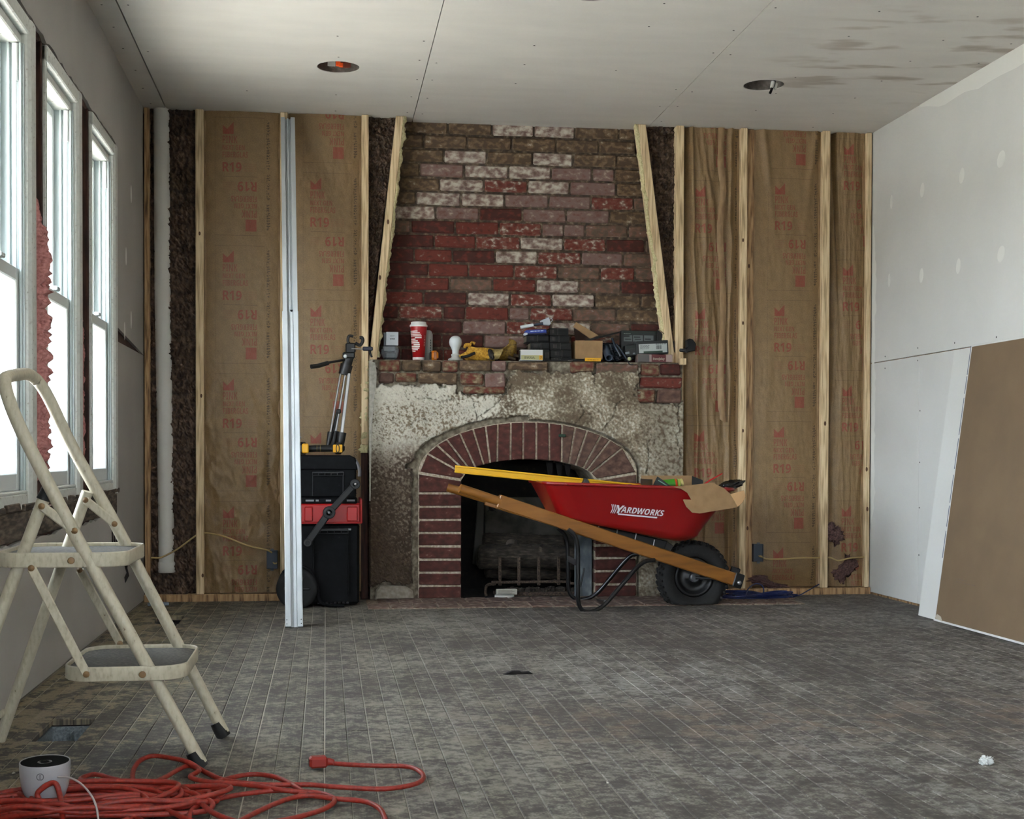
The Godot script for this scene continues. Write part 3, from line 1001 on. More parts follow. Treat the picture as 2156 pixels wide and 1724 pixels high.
func ink_box(im: Image, x: float, y: float, w: float, h: float, ink: Color, worn: FastNoiseLite) -> void:
	ink_triangle(im, [Vector2(x, y), Vector2(x + w, y), Vector2(x + w, y + h)], ink, worn)
	ink_triangle(im, [Vector2(x, y), Vector2(x + w, y + h), Vector2(x, y + h)], ink, worn)


func kraft_texture() -> ImageTexture:
	# one printed period of the facing, 0.42 x 0.6355 m at 1.3 px per mm
	var k := 1.3
	var w := int(420 * k)
	var h := int(635.5 * k)
	var im := Image.create(w, h, false, Image.FORMAT_RGB8)
	var n1 := noise(0.11, 3, 81)
	var n2 := noise(0.012, 3, 82)
	for y in h:
		for x in w:
			var e := minf(1.0, minf(y, h - 1 - y) / 40.0)
			var f := 1.0 + n1.get_noise_2d(x, y) * 0.13 + n2.get_noise_2d(x, y) * 0.06 * e
			im.set_pixel(x, y, Color(0.475 * f, 0.38 * f, 0.25 * f))
	var red := Color(0.5, 0.19, 0.14, 0.85)
	var pale := Color(0.48, 0.2, 0.15, 0.7)
	var dark := Color(0.2, 0.14, 0.1, 0.55)
	var L := 60.0
	var mid := Vector2((L + 120.0) * k, 295.0 * k)
	for turn in [Vector2.ZERO, mid]:
		if turn == Vector2.ZERO:
			ink_triangle(im, [Vector2((L + 38) * k, 84 * k), Vector2((L + 91) * k, 24 * k), Vector2((L + 91) * k, 84 * k)], red, n1)
			ink_triangle(im, [Vector2((L + 38) * k, 84 * k), Vector2((L + 38) * k, 40 * k), Vector2((L + 62) * k, 62 * k)], red, n1)
			ink_triangle(im, [Vector2((L + 38) * k, 84 * k), Vector2((L + 62) * k, 62 * k), Vector2((L + 70) * k, 84 * k)], red, n1)
		else:
			ink_box(im, mid.x + (120 - 91) * k, mid.y + (295 - 84) * k, 53 * k, 59 * k, red, n1)
		stamp(im, "PINK", (L + 37) * k, 93 * k, 72 * k, 36 * k, pale, turn, n1)
		stamp(im, "NEXT GEN", (L + 37) * k, 139 * k, 108 * k, 24 * k, pale, turn, n1)
		stamp(im, "FIBERGLAS", (L + 37) * k, 172 * k, 124 * k, 28 * k, pale, turn, n1)
		stamp(im, "R19", (L + 37) * k, 224 * k, 92 * k, 47 * k, red, turn, n1)
		for i in 4:
			stamp(im, "R19  FIBERGLAS", (L + 141) * k, (229 + i * 11) * k, 62 * k, 6 * k, Color(pale, 0.3), turn, n1)
	ink_box(im, (L + 38) * k, 294 * k, 170 * k, 1.6 * k, dark, n1)
	for y in [0.6, 584.0]:
		ink_box(im, L * k, y * k, 242 * k, 1.6 * k, dark, n1)
	var y := 2.0
	while y < 584.0:
		ink_box(im, L * k, y * k, 1.3 * k, 5 * k, dark, n1)
		ink_box(im, (L + 242) * k, y * k, 1.3 * k, 5 * k, dark, n1)
		y += 9.0
	var worn := noise(0.3, 2, 83)
	for row in [[20, 130], [130, 250], [280, 400], [430, 560]]:  # a dot-printed code running up the edge
		for j in range(int(row[0]), int(row[1]), 13):
			for d in 7:
				if worn.get_noise_2d(j * 31.0 + d * 17.0, row[0]) > -0.12:
					ink_box(im, (L + 252 + (d % 4) * 4.5) * k, (j + (d / 4) * 5.0) * k, 3.6 * k, 3.4 * k, Color(0.13, 0.1, 0.08, 0.85), null)
	return ImageTexture.create_from_image(im)


func batt(label: String, x0: float, x1: float, xb: float, yb: float, zf: Callable) -> Node3D:
	# a kraft-faced batt between two studs; (xb, yb): where a printed block's upper left corner lies
	var t := thing("kraft_faced_insulation", label, "insulation", Vector3((x0 + x1) * 0.5, 0.04, -7.1))
	var m := mat(Color.WHITE, 0.55)
	m.albedo_texture = M.kraft
	m.uv1_scale = Vector3((x1 - x0) / 0.42, -(H - 0.04) / 0.6355, 1)
	m.uv1_offset = Vector3((x0 - xb + 0.06) / 0.42, (yb - 0.04) / 0.6355, 0)
	m.heightmap_enabled = true
	m.heightmap_scale = 0.25
	m.heightmap_texture = M.crinkle
	part(t, "paper_facing", grid(64, 300, func(u, v):
		var y = lerpf(0.04, H - 0.001, v)
		return Vector3(lerpf(x0, x1, u), y, -7.072 + zf.call(u, y))), m)
	for e in [0, 1]:
		var s := S()
		var xe: float = x1 if e else x0
		var d := -0.012 if e else 0.012
		span(s, Vector3(minf(xe, xe + d), 0.05, -7.075), Vector3(maxf(xe, xe + d), H - 0.002, -7.066), 0.002)
		part(t, "stapling_flange", s, M.kraft_plain)
	return t


func wool(n: String, label: String, x0: Callable, x1: Callable, y0: float, y1: float, z: float, amp: float, sd: int, bulge := 0.0) -> Node3D:
	var t := thing(n, label, "insulation", Vector3((x0.call(y0) + x1.call(y0)) * 0.5, y0, z))
	var a := noise(9.0, 5, sd, FastNoiseLite.TYPE_SIMPLEX)
	var r := noise(7.0, 4, sd + 1)
	r.fractal_type = FastNoiseLite.FRACTAL_RIDGED
	part(t, "wool_batt", grid(60, 420, func(u, v):
		var y = lerpf(y0, y1, v)
		var x = lerpf(x0.call(y), x1.call(y), u)
		var d = r.get_noise_2d(x * 1.7 + a.get_noise_2d(x * 2.0, y * 2.0) * 0.06, y * 0.75) * amp + a.get_noise_2d(x * 4.0, y * 4.0) * amp * 0.4
		return Vector3(x, y, z + d + bulge * sin(PI * u))), M.brown_wool)
	return t


func back_wall() -> void:
	M.kraft = kraft_texture()
	M.dull_wool = tex(speckle([0.0, Color(0.17, 0.11, 0.1), 0.5, Color(0.33, 0.235, 0.22), 1.0, Color(0.5, 0.38, 0.36)], 0.03, 5, 25), Vector3(5, 5, 5), 1.0, 0.6)
	M.crinkle = speckle([0.0, Color.BLACK, 1.0, Color.WHITE], 0.012, 4, 91, 512)
	M.kraft_plain = tex(speckle([0.0, Color(0.46, 0.36, 0.25), 1.0, Color(0.6, 0.49, 0.35)], 0.02, 4, 92), Vector3(4, 1, 4), 0.6)
	var wb := structure("wall_back", "open back wall of timber studs on a sill plate", "wall")
	var s := S()
	span(s, Vector3(XL - 0.3, -0.02, -7.86), Vector3(XR + 0.2, H + 0.2, -7.76))
	part(wb, "sheathing", s, M.old_wood)
	for c in [[XL, 0.17], [1.86, XR]]:
		s = S()
		span(s, Vector3(c[0], -0.002, -7.2), Vector3(c[1], 0.036, ZB + 0.004), 0.003)
		part(wb, "sill_plate", s, M.stud_dark)
		s = S()
		span(s, Vector3(c[0], 0.03, -7.24), Vector3(c[1], H, -7.2))
		part(wb, "sheathing_board", s, M.old_wood)
	var top := H - 0.001
	for q in [[-0.885, -0.859, 0.0, 1], [-0.637, -0.598, 0.004, 0], [-0.225, -0.187, 0.0, 0], [1.793, 1.834, 0.006, 0], [2.138, 2.173, 0.004, 0], [2.176, 2.215, -0.02, 1], [2.58, 2.621, 0.002, 0], [2.824, 2.85, -0.002, 0]]:
		s = S()
		var bot := 0.036 if q[0] < 0.17 or q[0] > 1.85 else 0.0
		span(s, Vector3(q[0], bot, -7.19), Vector3(q[1], top, ZB + q[2]), 0.003)
		part(wb, "stud", s, M.stud_dark if q[3] else M.stud)
	s = S()
	span(s, Vector3(0.178, 0.78, -7.19), Vector3(0.213, top, ZB + 0.006), 0.003)
	part(wb, "stud", s, M.stud)
	s = S()
	span(s, Vector3(0.176, 0.0, -7.19), Vector3(0.212, 0.775, ZB - 0.03), 0.003)
	part(wb, "stud", s, M.old_wood)  # dark lower length: the shade of this slot put into its colour
	for q in [[0.350, 0.390, 0.216, 0.254], [1.590, 1.632, 1.757, 1.795]]:
		s = S()
		prism(s, [Vector2(q[2], 1.2), Vector2(q[3], 1.2), Vector2(q[1], top), Vector2(q[0], top)], 0.1, Transform3D(Basis(), Vector3(0, 0, ZB + 0.003)), 0.003)
		part(wb, "slanting_stud", s, M.stud)
	s = S(true)
	for q in [[-0.617, 1.82], [-0.61, 1.02], [-0.605, 0.13], [0.19, 1.55], [0.31, 1.9], [0.27, 1.62], [2.155, 0.86], [2.15, 1.85], [2.19, 1.72], [2.152, 1.42], [2.6, 0.9], [2.83, 0.66], [2.835, 0.45], [1.81, 1.34], [2.19, 0.35]]:
		lathe(s, [Vector2(0.009, -0.0005), Vector2(0.006, 0.0004), Vector2(0, 0.0006)], Vector3(q[0], q[1], ZB + 0.004 if q[0] < 2.17 or q[0] > 2.3 else ZB - 0.0198), 10, Basis(Vector3(0.7, 0, 0), Vector3(0, 0, 1), Vector3(0, -1.4, 0)))
	stuff(part(wb, "knots", s, M.knot))
	# foam squeezed out between the brick and the slanting studs, and beside the plaster
	for q in [[0.392, H, 0.252, 1.22, 0.013, 0], [1.588, H, 1.752, 1.22, 0.013, 1], [0.212, 1.2, 0.196, 0.74, 0.022, 2]]:
		var p := []
		for i in 34:
			var t := i / 33.0
			p.append(Vector3(lerpf(q[0], q[2], t) + rng.randf_range(-0.005, 0.005), lerpf(q[1], q[3], t), ZB - 0.02 + rng.randf_range(-0.006, 0.01)))
		s = S(true)
		var pts := spline(p, 3)
		var r: float = q[4]
		var nb := noise(14.0, 3, 95 + int(q[5]))
		for i in pts.size() - 1:
			pass
		part(wb, "spray_foam", grid(10, pts.size() - 1, func(u, v):
			var i = int(round(v * (pts.size() - 1)))
			var a = PI * 1.2 * u - 0.1 * PI
			var rr = r * (0.65 + 1.5 * absf(nb.get_noise_2d(pts[i].y * 1.3, u * 0.12 + q[5])))
			return pts[i] + Vector3(-cos(a) * rr, 0, sin(a) * rr)), M.foam)

	# insulation
	var n := noise(1.0, 4, 101)
	var fold := noise(1.0, 3, 102)
	fold.fractal_type = FastNoiseLite.FRACTAL_RIDGED
	batt("kraft-faced batt printed in red, between the two studs right of the white pipe", -0.598, -0.225, -0.544, 2.404, func(u, y):
		var low = smoothstep(1.5, 0.6, y)
		return 0.022 * pow(sin(PI * u), 0.5) + (0.004 + 0.01 * low) * n.get_noise_2d(u * 3.0 + y * 1.6, y * 4.0 - u * 1.5) + 0.014 * low * fold.get_noise_2d(u * 1.6 - y * 1.1, y * 2.6 + u * 0.8))
	batt("kraft-faced batt printed in red, right behind the leaning metal channel", -0.187, 0.178, -0.113, 2.141, func(u, y):
		return 0.022 * pow(sin(PI * u), 0.5) + 0.004 * n.get_noise_2d(u * 3.0 - y * 1.2 + 20.0, y * 3.0) + 0.005 * fold.get_noise_2d(u * 1.8 + y * 0.6, y * 1.6 - u) * smoothstep(0.3, 1.0, u))
	var b3 := batt("badly wrinkled kraft-faced batt with a loose paper strip, right of the chimney", 1.834, 2.138, 1.864, 2.159, func(u, y):
		var c = 0.2 + 0.06 * sin(y * 1.7) + 0.05 * n.get_noise_2d(y * 1.3, 3.0)
		var f1 = exp(-pow((u - c) / 0.035, 2.0)) * 0.02
		var f2 = exp(-pow((u - 0.82 - 0.05 * n.get_noise_2d(y * 1.6, 9.0)) / 0.04, 2.0)) * 0.022
		return 0.012 * pow(sin(PI * u), 0.5) + f1 + f2 - 0.02 * smoothstep(0.1, 0.0, u) + 0.014 * fold.get_noise_2d(u * 2.2 + y * 0.3, y * 0.8 + 7.0) * sin(PI * u) + 0.006 * n.get_noise_2d(u * 6.0, y * 3.5))
	O = b3.position
	var strip := spline([Vector3(2.037, H, -7.05), Vector3(2.032, 2.25, -7.043), Vector3(2.045, 2.1, -7.042), Vector3(2.028, 1.9, -7.04), Vector3(2.04, 1.7, -7.043), Vector3(2.048, 1.5, -7.04), Vector3(2.04, 1.3, -7.038), Vector3(2.035, 1.1, -7.036), Vector3(2.043, 0.92, -7.032)], 10)
	part(b3, "loose_flange", grid(4, strip.size() - 1, func(u, v):
		var i = int(round(v * (strip.size() - 1)))
		var p = strip[i]
		var tw = 0.5 * n.get_noise_1d(p.y * 4.0)
		var w = 0.034 * (1.0 + 0.2 * n.get_noise_1d(p.y * 6.0 + 30.0)) * (1.0 if v < 0.97 else 0.7 + 0.3 * u)
		return p + Vector3((u - 0.5) * w * cos(tw), -0.02 * u * smoothstep(0.9, 1.0, v), (u - 0.5) * w * sin(tw) + 0.004 * sin(PI * u)), ), M.kraft_plain)
	batt("kraft-faced batt with a smooth printed face between the double stud and the knotty stud", 2.215, 2.58, 2.292, 2.182, func(u, y):
		var hi = smoothstep(1.7, 2.4, y)
		return 0.02 * pow(sin(PI * u), 0.6) + 0.012 * hi * exp(-pow((u - 0.14 - 0.3 * (2.43 - y)) / 0.05, 2.0)) + 0.012 * hi * exp(-pow((u - 0.93 + 0.35 * (2.43 - y)) / 0.05, 2.0)) + 0.005 * n.get_noise_2d(u * 3.0 + 40.0, y * 2.2) - 0.03 * smoothstep(0.16, 0.02, y))
	batt("narrow kraft-faced batt in the corner beside the right drywall", 2.621, 2.824, 2.665, 2.401, func(u, y):
		var c = 0.14 + 0.16 * smoothstep(2.4, 1.6, y)
		return 0.016 * pow(sin(PI * u), 0.6) - 0.028 * exp(-pow((u - c) / 0.05, 2.0)) * smoothstep(1.45, 1.75, y) - 0.02 * smoothstep(0.3, 0.0, u) + 0.007 * n.get_noise_2d(u * 3.0 + 60.0, y * 2.0) + 0.006 * fold.get_noise_2d(u * 2.0, y * 1.2 + 3.0))
	O = Vector3.ZERO
	wool("wool_insulation", "dark brown loose wool batt behind the white drain pipe", func(_y): return -0.862, func(_y): return -0.634, 0.03, H, -7.085, 0.03, 110, 0.012)
	wool("wool_insulation", "dark brown wool in the narrow gap left of the slanting stud", func(_y): return 0.212, func(y): return lerpf(0.2, 0.352, (y - 1.2) / 1.23), 1.2, H, -7.09, 0.03, 112)
	wool("wool_insulation", "dark brown wool in the narrow gap right of the chimney's slanting stud", func(y): return lerpf(1.8, 1.628, (y - 1.2) / 1.23), func(_y): return 1.795, 1.2, H, -7.09, 0.03, 114)
	wool("wool_insulation", "dark dusty wool in the slot between tool boxes and plaster", func(_y): return 0.176, func(_y): return 0.235, 0.03, 1.2, -7.15, 0.02, 116)
	for q in [[2.66, 0.32, 0.1, "small torn pink wool tuft above the cable in the corner"], [2.72, 0.13, 0.12, "torn pink wool tuft below the cable in the corner"], [2.3, 0.06, 0.2, "flat torn pink wool scrap along the sill under the outlet box"]]:
		var t := thing("pink_wool_tuft", q[3], "insulation", Vector3(q[0], q[1], -7.05))
		var nz := noise(12.0, 4, 120 + int(q[0] * 10))
		part(t, "wool", grid(24, 16, func(u, v):
			var a = TAU * u
			var b = PI * (v - 0.5)
			var r = 1.0 + 0.8 * nz.get_noise_2d(cos(a) * 0.15 + b * 0.1, sin(a) * 0.15 + v)
			return Vector3(q[0] + cos(b) * cos(a) * q[2] * 0.5 * r, q[1] + sin(b) * (0.045 if q[1] > 0.1 else 0.02) * r + 0.03 * sin(q[0] * 40.0) * cos(a), -7.052 + cos(b) * sin(a) * 0.02 * r)), M.dull_wool)
	O = Vector3.ZERO


# ---------------------------------------------------------------- fireplace
func brick_material(k: String) -> StandardMaterial3D:
	if M.has("brick_" + k):
		return M["brick_" + k]
	var red := Color(0.37, 0.15, 0.11)
	var deep := Color(0.25, 0.105, 0.08)
	var tan := Color(0.38, 0.305, 0.22)
	var brown := Color(0.29, 0.22, 0.16)
	var white := Color(0.68, 0.64, 0.585)
	var lilac := Color(0.43, 0.34, 0.31)
	var grey := Color(0.33, 0.275, 0.23)
	var stops: Array = {
		"r": [0.0, deep, 0.4, red, 0.7, red, 0.86, lilac, 1.0, white], "d": [0.0, Color(0.22, 0.09, 0.07), 0.5, deep, 0.8, red, 1.0, brown],
		"m": [0.0, deep, 0.35, red, 0.55, Color(0.41, 0.22, 0.17), 0.66, lilac, 0.85, white, 1.0, white], "w": [0.0, brown, 0.3, lilac, 0.5, Color(0.55, 0.49, 0.45), 0.7, white, 1.0, Color(0.75, 0.72, 0.67)],
		"l": [0.0, Color(0.36, 0.2, 0.17), 0.4, lilac, 0.6, lilac, 0.78, Color(0.53, 0.46, 0.42), 1.0, white], "b": [0.0, brown, 0.4, brown, 0.55, tan, 0.75, Color(0.43, 0.36, 0.28), 0.95, white, 1.0, white],
		"g": [0.0, brown, 0.4, grey, 0.65, Color(0.42, 0.3, 0.24), 0.85, lilac, 1.0, white], "a": [0.0, Color(0.2, 0.1, 0.085), 0.5, Color(0.29, 0.145, 0.12), 0.78, Color(0.33, 0.175, 0.145), 0.93, Color(0.42, 0.31, 0.28), 1.0, white],
		"s": [0.0, Color(0.24, 0.16, 0.13), 0.5, Color(0.34, 0.25, 0.21), 1.0, Color(0.46, 0.36, 0.31)], "h": [0.0, Color(0.25, 0.18, 0.15), 0.5, Color(0.37, 0.29, 0.25), 0.75, Color(0.48, 0.42, 0.38), 1.0, Color(0.6, 0.56, 0.52)],
		"x": [0.0, deep, 0.3, red, 0.46, Color(0.39, 0.25, 0.19), 0.56, tan, 0.8, Color(0.52, 0.46, 0.37), 1.0, Color(0.6, 0.55, 0.46)],
	}[k]
	var m := tex(speckle(stops, 0.02, 6, 130 + k.unicode_at(0), 512), Vector3(1.9, 2.6, 1.9), 0.92, 0.3)
	M["brick_" + k] = m
	return m


func arch_outer(x: float) -> float:      # height of the brick arch's outer edge at x from its middle
	return 0.632 + 0.268 * sqrt(maxf(0.0, 1.0 - pow(x / 0.562, 2.0)))


func fireplace() -> void:
	var cx := 1.022                # middle of the arch
	var fp := thing("fireplace", "old brick fireplace with a brick arch, crumbling plaster front and a bare tapering chimney", "fireplace", Vector3(cx, 0, -7.1))
	var mortar := tex(speckle([0.0, Color(0.16, 0.125, 0.095), 0.45, Color(0.26, 0.21, 0.165), 0.7, Color(0.36, 0.305, 0.245), 1.0, Color(0.6, 0.56, 0.49)], 0.02, 6, 141), Vector3(2.5, 2.5, 2.5), 0.95, 0.4)
	var pale_mortar := tex(speckle([0.0, Color(0.5, 0.44, 0.36), 0.5, Color(0.68, 0.63, 0.55), 1.0, Color(0.8, 0.76, 0.69)], 0.03, 4, 142), Vector3(3, 3, 3), 0.95, 0.2)
	# bare chimney above the mantel
	var s := S()
	prism(s, [Vector2(0.2, 1.15), Vector2(1.85, 1.15), Vector2(1.62, H + 0.03), Vector2(0.36, H + 0.03)], 0.2, Transform3D(Basis(), Vector3(0, 0, -7.168)))
	var breast := part(fp, "chimney_mortar", s, mortar)
	var rows := [
		["bbbbbb", [2.514, 2.452, [0.371, 0.517, 0.738, 0.961, 1.177, 1.403, 1.665]]], ["bbwwbb", [2.441, 2.38, [0.371, 0.622, 0.849, 1.069, 1.285, 1.517, 1.665]]], ["bbbbbbb", [2.368, 2.307, [0.355, 0.497, 0.722, 0.953, 1.184, 1.412, 1.61, 1.682]]],
		["bwbwbb", [2.295, 2.234, [0.347, 0.601, 0.825, 1.061, 1.277, 1.505, 1.682]]], ["blwwllb", [2.223, 2.161, [0.339, 0.477, 0.706, 0.936, 1.161, 1.378, 1.496, 1.683]]], ["bwmwlb", [2.15, 2.088, [0.323, 0.579, 0.809, 1.036, 1.257, 1.505, 1.709]]],
		["bwwllmg", [2.077, 2.015, [0.315, 0.457, 0.69, 0.916, 1.149, 1.371, 1.598, 1.717]]], ["wldllb", [2.004, 1.943, [0.307, 0.559, 0.784, 1.012, 1.241, 1.468, 1.735]]], ["gdrmllgg", [1.931, 1.87, [0.299, 0.433, 0.661, 0.888, 1.112, 1.228, 1.342, 1.569, 1.752]]],
		["drmwmdg", [1.858, 1.797, [0.283, 0.553, 0.768, 0.999, 1.227, 1.451, 1.659, 1.761]]], ["drdwmlg", [1.785, 1.724, [0.275, 0.449, 0.648, 0.87, 1.091, 1.321, 1.545, 1.77]]], ["drrmgmg", [1.712, 1.651, [0.271, 0.523, 0.731, 0.967, 1.196, 1.422, 1.608, 1.779]]],
		["drgrwgd", [1.639, 1.578, [0.259, 0.401, 0.633, 0.855, 1.083, 1.309, 1.532, 1.788]]], ["rdwmwbb", [1.566, 1.505, [0.243, 0.498, 0.725, 0.946, 1.167, 1.393, 1.639, 1.805]]], ["dmdrlmgb", [1.493, 1.432, [0.227, 0.372, 0.596, 0.715, 0.942, 1.05, 1.276, 1.508, 1.814]]],
		["ddlmwgd", [1.42, 1.359, [0.219, 0.478, 0.699, 0.926, 1.163, 1.373, 1.584, 1.823]]], ["dddldmgg", [1.347, 1.286, [0.211, 0.438, 0.593, 0.81, 1.038, 1.264, 1.491, 1.712, 1.832]]], ["ddrdlgdg", [1.274, 1.212, [0.211, 0.381, 0.601, 0.823, 1.03, 1.256, 1.475, 1.712, 1.841]]],
	]
	for r in rows:
		var xs: Array = r[1][2]
		for i in xs.size() - 1:
			var y1: float = r[1][0]
			var y0: float = r[1][1]
			var b := S()
			box(b, Vector3((xs[i] + xs[i + 1]) * 0.5, (y0 + y1) * 0.5, -7.19 + rng.randf_range(-0.003, 0.003)), Vector3(xs[i + 1] - xs[i] - 0.0095, y1 - y0, 0.06), 0.005, Basis(Vector3.BACK, rng.randf_range(-0.006, 0.006)), 0.0022)
			part(breast, "brick", b, brick_material(r[0][mini(i, r[0].length() - 1)]))
	# body with the opening
	s = S()
	var hole := []
	for i in 25:
		var t := i / 24.0 * 2.0 - 1.0
		hole.append(Vector2(cx + t * 0.345, 0.602 + 0.108 * sqrt(maxf(0.0, 1.0 - t * t))))
	var body := [Vector2(0.222, 0), Vector2(cx - 0.345, 0)]
	body.append_array(hole)
	body.append_array([Vector2(cx + 0.345, 0), Vector2(1.828, 0), Vector2(1.828, 1.2085), Vector2(0.222, 1.2085)])
	prism(s, body, 0.4, Transform3D(Basis(), Vector3(0, 0, -7.022)))
	var core := part(fp, "surround_mortar", s, tex(speckle([0.0, Color(0.26, 0.22, 0.17), 0.4, Color(0.42, 0.385, 0.325), 0.65, Color(0.52, 0.485, 0.42), 1.0, Color(0.64, 0.61, 0.55)], 0.02, 6, 143), Vector3(2.5, 2.5, 2.5), 0.95, 0.3))
	# pale bedding ring under the arch bricks
	s = S()
	var ring := [Vector2(cx - 0.345, 0)]
	ring.append_array(hole)
	ring.append_array([Vector2(cx + 0.345, 0), Vector2(cx + 0.56, 0)])
	for i in 41:
		var t := 1.0 - i / 20.0
		var x := 0.56 * sin(t * PI * 0.5)
		ring.append(Vector2(cx + x, arch_outer(x)))
	ring.append(Vector2(cx - 0.56, 0))
	prism(s, ring, 0.03, Transform3D(Basis(), Vector3(0, 0, -6.995)), 0.002)
	part(core, "arch_mortar", s, pale_mortar)
	# arch bricks fan out between the outer and the inner curve
	var so := [0.0, 0.159, 0.222, 0.285, 0.352, 0.419, 0.466, 0.515, 0.557]
	var si := [0.0, 0.162, 0.198, 0.23, 0.273, 0.3, 0.318, 0.33, 0.338]
	var inner := func(x):
		var a := absf(x)
		for i in 8:
			if a <= so[i + 1]:
				return signf(x) * lerpf(si[i], si[i + 1], (a - so[i]) / (so[i + 1] - so[i]))
		return signf(x) * 0.338
	var cuts := [-0.5565, -0.517, -0.468, -0.42, -0.353, -0.286, -0.222, -0.159, -0.0925, -0.029, 0.0375, 0.104, 0.171, 0.239, 0.302, 0.372, 0.421, 0.484, 0.5565]
	var low := [0.632, 0.69]
	for i in cuts.size() - 1:
		var q := []
		for e in [0, 1]:
			var x: float = cuts[i + e]
			var xi = inner.call(x)
			var d := 0.0048 if e == 0 else -0.0048
			var po := Vector2(x, arch_outer(x))
			var pi := Vector2(xi, 0.604 + 0.106 * sqrt(maxf(0.0, 1.0 - pow(xi / 0.345, 2.0))))
			var along := (po - pi).normalized()
			var side := Vector2(along.y, -along.x) * d
			if absf(x) > 0.55:      # the lowest brick rests on the pier
				po = Vector2(signf(x) * 0.556, 0.642)
				pi = Vector2(signf(x) * 0.352, 0.608)
				along = (po - pi).normalized()
				side = Vector2(along.y, -along.x) * d
			q.append([po + side - along * 0.004, pi + side])
		var b := S()
		prism(b, [q[0][0] + Vector2(cx, 0), q[1][0] + Vector2(cx, 0), q[1][1] + Vector2(cx, 0), q[0][1] + Vector2(cx, 0)], 0.1, Transform3D(Basis(), Vector3(0, 0, -6.986 + rng.randf_range(-0.003, 0.003))), 0.003)
		part(core, "arch_brick", b, brick_material("a" if i < 12 else "s"))
	for side in [-1, 1]:
		for k in 9:
			var y1 := 0.598 - k * 0.0668
			var b := S()
			if k == 0:
				prism(b, [Vector2(cx + side * 0.345, y1 - 0.055), Vector2(cx + side * 0.557, y1 - 0.055), Vector2(cx + side * 0.557, 0.632), Vector2(cx + side * 0.347, 0.598)], 0.09, Transform3D(Basis(), Vector3(0, 0, -6.986)), 0.004)
				part(core, "pier_brick", b, brick_material("a" if side < 0 else "s"))
				continue
			box(b, Vector3(cx + side * 0.451, y1 - 0.0275, -7.03 + rng.randf_range(-0.002, 0.002)), Vector3(0.212, 0.0555, 0.088), 0.004, Basis(), 0.0018)
			part(core, "pier_brick", b, brick_material("a" if side < 0 or k > 3 else "s"))
	# broken bricks showing along the mantel
	for q in [["x", 0.265, 0.372, 1.148, 1.204], ["b", 0.38, 0.475, 1.153, 1.206], ["b", 0.482, 0.575, 1.148, 1.207], ["x", 0.58, 0.66, 1.151, 1.204], ["b", 0.67, 0.83, 1.153, 1.207], ["l", 0.835, 0.905, 1.153, 1.206], ["s", 0.265, 0.34, 1.088, 1.141],
			["x", 0.347, 0.452, 1.093, 1.139], ["b", 0.46, 0.66, 1.088, 1.141], ["x", 0.675, 0.79, 1.083, 1.143], ["l", 0.8, 0.905, 1.073, 1.143], ["x", 0.69, 0.9, 1.043, 1.076], ["b", 0.915, 1.12, 1.163, 1.204], ["x", 1.24, 1.36, 1.153, 1.204], ["g", 1.37, 1.59, 1.138, 1.202],
			["x", 1.605, 1.7, 1.143, 1.201], ["d", 1.708, 1.81, 1.143, 1.202], ["r", 1.6, 1.82, 1.078, 1.134], ["x", 1.575, 1.68, 1.003, 1.069], ["s", 1.69, 1.82, 1.003, 1.069]]:
		var b := S()
		box(b, Vector3((q[1] + q[2]) * 0.5, (q[3] + q[4]) * 0.5, -7.032), Vector3(q[2] - q[1], q[4] - q[3], 0.075), 0.007, Basis(), 0.004)
		part(core, "mantel_brick", b, brick_material(q[0]))
	# the plaster coat: thick, cracked, stained, broken away round the arch and the bricks
	var n1 := noise(5.0, 5, 151)
	var n2 := noise(22.0, 5, 152)
	var gone := func(x, y):   # distance outside the places where the plaster has come away
		var e = 0.03 + 0.012 * n1.get_noise_2d(x * 2.0, y * 2.0) + 0.006 * n2.get_noise_2d(x, y)
		var dx = x - cx
		var d = minf(absf(dx) - 0.562, 9.0) if y < 0.66 else (sqrt(pow(dx / 0.562, 2.0) + pow((y - 0.632) / 0.268, 2.0)) - 1.0) * 0.3
		d -= e * (0.85 if dx < 0.0 else 0.2)
		for r in [[0.25, 0.668, 1.085, 1.25], [0.655, 0.915, 1.04, 1.25], [1.6, 1.9, 1.0, 1.25], [0.9, 1.6, 1.16, 1.25], [0.1, 0.44, -0.1, 0.075]]:
			var q = maxf(maxf(r[0] - x, x - r[1]), maxf(r[2] - y, y - r[3]))
			d = minf(d, q + 0.03 * n1.get_noise_2d(x * 3.0 + 5.0, y * 3.0) + 0.008 * n2.get_noise_2d(x, y + 4.0))
		return d
	var NU := 480
	var NV := 350
	var n3 := noise(60.0, 4, 171)
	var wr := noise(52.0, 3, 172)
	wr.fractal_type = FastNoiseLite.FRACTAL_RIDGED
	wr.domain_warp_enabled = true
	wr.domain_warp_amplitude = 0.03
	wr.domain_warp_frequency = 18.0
	var far_off := PackedFloat32Array()      # how far from the broken edges
	var crack := PackedFloat32Array()
	crack.resize((NU + 1) * (NV + 1))
	for j in NV + 1:
		for i in NU + 1:
			far_off.append(gone.call(lerpf(0.214, 1.834, float(i) / NU), lerpf(0.004, 1.205, float(j) / NV)))
